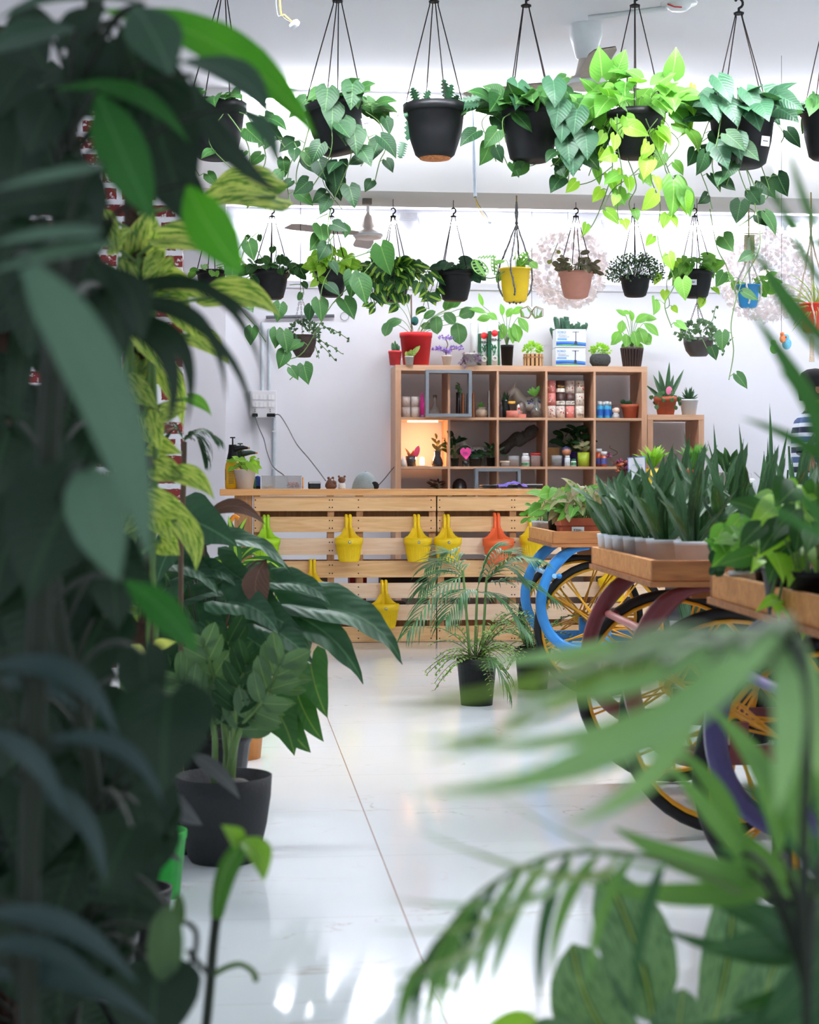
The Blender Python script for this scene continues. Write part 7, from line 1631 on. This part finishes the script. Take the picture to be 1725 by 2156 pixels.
stalked(t, p, [(282, 12, 362, 160, 125, 0, .8), (380, 130, 570, 250, 100, -.14, 1.0, .1), (160, 62, -40, 120, 120, 0, 1.0), (500, 225, 586, 345, 42, -.1, .9), (300, 8, -10, 44, 52, .05, .9)], 1.48, LM('leaf_sheen', (44, 76, 56), (62, 96, 72), (90, 120, 96), rough=.34, tl=.15, lat=.06), 'lance', trunk, sag=.1, **K)  # grey sheen painted into the leaf colour
stalked(t, p, [(255, 60, 395, 478, 200, -.04, .1, .08), (235, 80, 330, 330, 150, 0, .1, .2), (405, 160, 592, 412, 56, .14, .3), (300, 300, 450, 470, 90, 0, .2, .1), (200, 60, 180, 250, 120), (140, 180, 60, 330, 120), (100, 90, -30, 260, 130), (230, 430, -20, 446, 90, .05, .2), (240, 470, 60, 640, 110), (140, 320, 200, 520, 120), (60, 240, 30, 460, 120),
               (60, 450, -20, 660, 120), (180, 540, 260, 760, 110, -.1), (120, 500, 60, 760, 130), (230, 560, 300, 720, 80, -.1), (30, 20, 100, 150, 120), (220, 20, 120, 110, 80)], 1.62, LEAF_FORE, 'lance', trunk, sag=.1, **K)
t, p = big_plant('foreground_palm', 'dark palm with long arching leaflets in the left foreground', 150, 1.3, 'potted palm')
trunk = cr([p+V((0, 0, .2)), P(60, 2156, 1.3), P(90, 1200, 1.3), P(120, 640, 1.25), P(110, 520, 1.25)], 8)
MB().tube(trunk, .008, 8).build('trunk', STEMD, t)
SHE = LM('leaf_sheen_pale', (84, 118, 98), (104, 138, 116), (110, 142, 120), rough=.42, tl=.2, lat=0, veinw=.02)  # pale bluish sheen painted as leaf colour
stalked(t, p, [(60, 560, 315, 1190, 128, -.06, .5, -.1), (215, 352, -20, 402, 46, -.1, 1.2), (215, 490, -20, 515, 56, -.06, 1.2), (235, 515, -20, 575, 60, -.06, 1.2), (180, 985, 250, 1225, 130, 0, .7)], 1.15, SHE, 'blade', trunk, sag=.08, **K)
stalked(t, p, [(180, 640, 560, 812, 36, -.3, .6), (200, 650, 476, 848, 40, -.3, .6), (190, 670, 345, 925, 44, -.3, .5), (210, 665, 392, 900, 42, -.32, .5), (100, 560, 230, 800, 44, -.2), (240, 640, 592, 790, 22, -.25, .5), (60, 640, 30, 900, 60), (230, 640, 540, 960, 22, -.22, .5), (0, 580, -40, 800, 60)], 1.7, LEAF_FORE, 'blade', trunk, sag=.12, **K)
stalked(t, p, [(-10, 1400, 250, 1560, 62, -.18, .8), (110, 1555, 345, 1700, 46, -.18, .8), (30, 1640, 222, 1866, 52, -.16, .7), (-20, 1440, 170, 1500, 46, -.1, .9), (-20, 1920, 292, 2076, 54, -.1, .9), (-20, 1990, 215, 2080, 50, -.1, .9), (-20, 2050, 330, 2160, 60, -.08, .9), (-20, 1540, 140, 1720, 50, -.15)], 1.3, LM('leaf_sheen_dark', (46, 66, 66), (62, 84, 82), (80, 100, 96), rough=.36, tl=.12, lat=0), 'blade', trunk, sag=.1, **K)  # darker bluish sheen, also painted into the colour
stalked(t, p, [(285, 1660, 382, 1815, 52, .1, .4), (350, 1655, 427, 1738, 26, .05, .7), (408, 1590, 505, 1682, 36, -.05, .7), (335, 1685, 425, 1738, 24, .1, .7)], 2.6, LM('leaf_dusky', (84, 88, 90), (110, 112, 112), (130, 130, 128), rough=.42, tl=.08, lat=0), 'blade', [P(330, 1600, 2.5), P(300, 1500, 2.5)], sag=.08, **K)
t, p = big_plant('foreground_heartleaf', 'large-leaved dark heart philodendron in the lower left foreground', 120, 1.9)
trunk = cr([p+V((0, 0, .2)), P(150, 2156, 1.9), P(200, 1700, 1.8), P(120, 1300, 1.7), P(100, 1000, 1.7)], 8)
MB().tube(trunk, .009, 8).build('trunk', STEMD, t)
stalked(t, p, [(165, 1030, 60, 1270, 270, 0, .2, -.6), (100, 960, 150, 1110, 150, 0, .2, -.5), (355, 1470, 345, 1675, 215, 0, .2, -.5), (275, 1745, 215, 1885, 165, 0, .2, -.4), (330, 2050, 330, 2230, 215, 0, .2, -.3), (210, 1878, 345, 1925, 64, -.1, .5, -.2), (120, 1250, 60, 1440, 200), (220, 1300, 160, 1480, 170), (300, 1380, 330, 1520, 120, 0, .1, -.4),
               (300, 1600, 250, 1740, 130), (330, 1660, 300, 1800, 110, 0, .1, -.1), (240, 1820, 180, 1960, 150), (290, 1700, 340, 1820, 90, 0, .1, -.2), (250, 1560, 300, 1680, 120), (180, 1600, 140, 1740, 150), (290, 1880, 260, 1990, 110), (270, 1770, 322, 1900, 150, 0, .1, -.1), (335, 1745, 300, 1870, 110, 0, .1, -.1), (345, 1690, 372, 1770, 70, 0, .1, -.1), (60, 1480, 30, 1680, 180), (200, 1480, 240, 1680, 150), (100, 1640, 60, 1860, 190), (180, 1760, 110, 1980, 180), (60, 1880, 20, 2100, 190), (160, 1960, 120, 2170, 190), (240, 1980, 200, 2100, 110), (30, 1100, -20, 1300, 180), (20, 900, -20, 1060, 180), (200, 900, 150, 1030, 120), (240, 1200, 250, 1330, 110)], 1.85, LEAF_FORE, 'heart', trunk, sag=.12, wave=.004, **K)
stalked(t, p, [(350, 1905, 345, 2070, 76, 0, .3, -.3), (378, 1955, 376, 1880, 28, 0, 0, -.2)], 1.85, LM('leaf_dull_green', (70, 100, 62), (86, 118, 76), (90, 120, 80), rough=.4, tl=.3, lat=.1), 'oval', trunk, sag=.05, **K)
for a in ([(205, 1950), (260, 1945), (330, 1960)], [(230, 2010), (270, 1970)], [(235, 2035), (310, 1990)], [(390, 1940), (412, 1960), (412, 2000), (400, 2030)], [(395, 2000), (420, 2030), (445, 2056)]):
    MB().tube(cr([P(u, v, 1.6) for u, v in a]), .0028, 6).build('vine', STEMD, t)
# sprout with a new rolled leaf
t2 = MB().tube(cr([P(430, 2200, 1.75), P(442, 2080, 1.75), P(447, 2010, 1.75), P(456, 1930, 1.75)]), [.0055]*19 if 0 else .0052, 10).build('dark_stem', STEMD, t)
MB().tube(cr([P(456, 1932, 1.75), P(465, 1880, 1.75), P(480, 1830, 1.75), P(500, 1795, 1.75), P(512, 1770, 1.75)]), lambda q: .0062*(1+.8*sin(q*pi)), 10).build('new_shoot', LEAF_MID, t)
NL = LM('leaf_new', (120, 176, 56), (150, 200, 80), (170, 210, 110), rough=.4, tl=.45, lat=.1)
MB().leaf(P(505, 1780, 1.75), P(466, 1737, 1.72), 42*1.75/F, V((.3, -1, .3)), 'lance', sag=.15, fold=.4).build('new_leaf', NL, t)
MB().leaf(P(500, 1765, 1.75), P(556, 1858, 1.72), 58*1.75/F, V((.3, -1, .5)), 'lance', sag=.15, fold=.5, bend=-.12).build('new_leaf', NL, t)
MB().tube(cr([P(440, 2060, 1.75), P(470, 2040, 1.75), P(505, 2030, 1.75), P(532, 2045, 1.75), P(540, 2066, 1.75)]), .0032, 8).build('tendril', STEM, t)
# deeper background foliage on the left that closes the view
for i, (u, d, v0, v1, lb) in enumerate(((-10, 2.3, 60, 1100, 'upper part'), (120, 2.7, 520, 1500, 'middle part'), (60, 2.2, 1250, 2150, 'lower part'))):
    t, p = big_plant('climbing_plant', 'dark staked climber at far left, %s of the leaf wall' % lb, u, d, grp_ if 0 else 'potted plant')
    zt2 = P(0, v0, d).z; MB().tube([p+V((0, 0, .1)), V((p.x, p.y, zt2))], .02, 8).build('stake', M('coir_brown'), t)
    mb = MB(); ms = MB()
    for k in range(80):
        uu = u+rnd(-170, 120 if i != 1 else 90); vv = rnd(v0, v1); a = P(uu, vv, d+rnd(-.15, .2)); an = rnd(110, 250); L = rnd(.07, .12)
        mb.leaf(a, a+V((sin(radians(an)), rnd(-.5, .2), cos(radians(an)))).normalized()*L, L*.8, V((rnd(-.5, .5), -1, rnd(0, .6))), 'heart', sag=.1, nt=8)
        ms.tube([V((p.x, p.y, a.z-.04)), a], .0025, 4, False)
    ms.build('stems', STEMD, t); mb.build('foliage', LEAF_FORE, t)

# ============================================================ FOREGROUND, RIGHT
t, p = big_plant('areca_palm', 'feathery pale green palm arching over the lower right foreground', 1720, 1.25, 'potted palm')
tr_ = cr([p+V((0, 0, .2)), P(1700, 2156, 1.25), P(1690, 1900, 1.25), P(1700, 1500, 1.0), P(1670, 1350, .86)], 8)
MB().tube(tr_, .0035, 8).build('cane', STEMD, t)
LP_ = LM('leaf_palm_light', (150, 200, 128), (178, 220, 156), (180, 216, 160), rough=.5, tl=.3, lat=0, veinw=.02)
stalked(t, p, [(1640, 1335, 870, 1670, 80, -.2, 1.1, -.3), (1560, 1370, 1060, 1640, 84, -.16, 1.1, -.3), (1480, 1390, 1185, 1740, 60, -.2, .9, -.25), (1650, 1370, 1630, 1720, 70, -.04, .8, -.2), (1500, 1370, 1080, 1480, 64, -.14, 1.0, -.3), (1690, 1360, 1730, 1640, 70, .05, .8),
               (1620, 1330, 1000, 1400, 60, -.08, 1.0), (1600, 1340, 900, 1560, 50, -.22, 1.0, -.25)], 1.1, LP_, 'blade', tr_, sag=.1, nt=18, ns=3, sk=STEM)
stalked(t, p, [(1400, 1400, 880, 1470, 26, -.1, 1.0, -.35), (1300, 1400, 840, 1560, 22, -.2, 1, -.35), (1150, 1440, 880, 1600, 20, -.2, 1, -.4), (1300, 1360, 820, 1500, 22, -.12, 1, -.3)], 1.1, LM('leaf_palm_olive', (120, 160, 60), (150, 182, 90), rough=.45, tl=.4, lat=0), 'blade', tr_, sag=.1, nt=16, ns=2, sk=STEM)
mb = MB(); ms = MB()
path = cr([P(1560, 1880, 1.35), P(1400, 1812, 1.35), P(1200, 1795, 1.33), P(1040, 1860, 1.3), P(940, 1960, 1.28), P(885, 2090, 1.27)], 8)
ms.tube(path, lambda q: .003*(1-.6*q), 6, False); ms.build('rachis', STEM, t)
low = [(1400, 1812, 1340, 2156), (1330, 1803, 1240, 2080), (1260, 1800, 1160, 2060), (1200, 1797, 1140, 2130), (1150, 1810, 1030, 2100), (1100, 1830, 1000, 2120), (1050, 1858, 960, 2156), (1010, 1890, 930, 2170), (975, 1920, 900, 2180), (940, 1960, 870, 2190), (910, 2010, 840, 2200)]
up_ = [(1400, 1810, 1000, 1650), (1300, 1800, 860, 1740), (1200, 1795, 800, 1890), (1120, 1820, 760, 1960), (1060, 1850, 720, 2100), (1000, 1890, 745, 2060), (950, 1950, 780, 2160)]
for k, (a, b, c, d_) in enumerate(low):
    MB().leaf(P(a, b, 1.34), P(c, d_, 1.3), rnd(22, 30)*1.3/F, V((rnd(-.3, .3), -1, .3)), 'blade', sag=.06, fold=.3, nt=14, bend=.09).build('leaflet', MATS['leaf_palm_green'] if k % 3 else LEAF_PALMD, t)
for k, (a, b, c, d_) in enumerate(up_):
    MB().leaf(P(a, b, 1.32), P(c, d_, 1.1), rnd(14, 24)*1.1/F, V((rnd(-.3, .3), -1, .8)), 'blade', sag=.06, fold=.3, nt=14, bend=-.14).build('leaflet', MATS['leaf_palm_olive'] if k % 2 else LEAF_PALM, t)
stalked(t, p, [(1560, 1830, 1400, 1560, 50, .1, .4), (1600, 1850, 1290, 1740, 60, -.08, .5), (1560, 1800, 1400, 1600, 40), (1640, 1800, 1480, 1480, 60, .1), (1700, 1800, 1560, 1560, 60, .05), (1660, 1860, 1230, 1860, 60, -.1, .8), (1720, 1900, 1500, 1700, 60), (1740, 1800, 1690, 1500, 70, .1), (1700, 1700, 1640, 1440, 60)], 1.4, LEAF_PALM, 'blade', tr_, sag=.08, **K)
t, p = big_plant('dark_palm', 'dark green palm clump in the bottom right corner', 1790, 1.55, 'potted palm')
tr_ = cr([p+V((0, 0, .2)), P(1780, 2156, 1.55), P(1760, 1700, 1.55), P(1770, 1200, 1.5), P(1790, 700, 1.5)], 8)
MB().tube(tr_, .01, 8).build('cane', STEMD, t)
stalked(t, p, [(1740, 2010, 1380, 1950, 40, -.1, .6), (1740, 2060, 1330, 2160, 44, -.14, .6), (1740, 2100, 1400, 2230, 80, -.1), (1740, 1940, 1450, 1860, 60, -.1), (1760, 1900, 1500, 1780, 60), (1740, 2130, 1500, 2200, 90), (1760, 1850, 1560, 1640, 60), (1740, 2000, 1560, 1900, 80), (1770, 1760, 1620, 1560, 60), (1740, 1650, 1640, 1420, 50), (1760, 1980, 1600, 2160, 90), (1760, 2040, 1640, 2200, 90), (1740, 1980, 1480, 2000, 70), (1760, 2100, 1540, 2120, 90),
               (1770, 1600, 1690, 1380, 60), (1760, 1500, 1600, 1330, 44), (1770, 1830, 1690, 2100, 90), (1750, 1900, 1600, 2010, 80), (1780, 1950, 1650, 2100, 110), (1720, 2100, 1560, 2230, 110)], 1.5, LEAF_PALMD, 'blade', tr_, sag=.1, **K)
stalked(t, p, [(1790, 1010, 1578, 650, 46, .0, .3), (1770, 760, 1560, 488, 26, -.03, .3), (1760, 640, 1610, 330, 20, -.08, .3), (1740, 520, 1660, 300, 18, -.05), (1780, 560, 1600, 380, 18, -.08), (1790, 960, 1640, 780, 40), (1790, 900, 1730, 600, 50), (1790, 1020, 1560, 880, 30, .05), (1790, 800, 1560, 420, 16, -.1), (1800, 1060, 1700, 880, 60), (1790, 1150, 1580, 1040, 24, -.05), (1790, 1180, 1660, 1020, 40)], 1.35, LM('leaf_strap_right', (52, 110, 46), (76, 136, 66), (90, 150, 80), rough=.4, tl=.35, lat=0), 'blade', tr_, sag=.06, **K)
t, p = big_plant('aglaonema', 'speckled broad-leaved plant low in the right foreground', 1420, 1.8, pot=WHITEP, r=.12)
tr_ = [p+V((0, 0, z)) for z in (.2, .25, .3)]
stalked(t, p, [(1375, 2150, 1272, 1832, 158, .03, .2), (1330, 2230, 1205, 1985, 160, -.08, .2), (1500, 2160, 1545, 1850, 130, 0, .2, .15), (1420, 2250, 1440, 2080, 120), (1560, 2240, 1640, 2000, 120, 0, .2, .1), (1300, 2290, 1120, 2150, 110)], 1.72, LEAF_AGLA, 'oval', tr_, sag=.08, **K)
MB().leaf(P(1020, 2200, 1.5), P(1130, 2140, 1.5), .03, V((0, -1, .6)), 'oval').build('leaf', LEAF_NEON, t)
# a dead leaf crumb on the floor
tag(MB().ball(G(396, 1780)+V((0, 0, .006)), .008, 5, sx=1.8, sz=.5).build('dead_leaf', M('dead_leaf', (80, 50, 34), .9)), 'small brown dead leaf on the floor left of the charcoal pot', 'leaf')
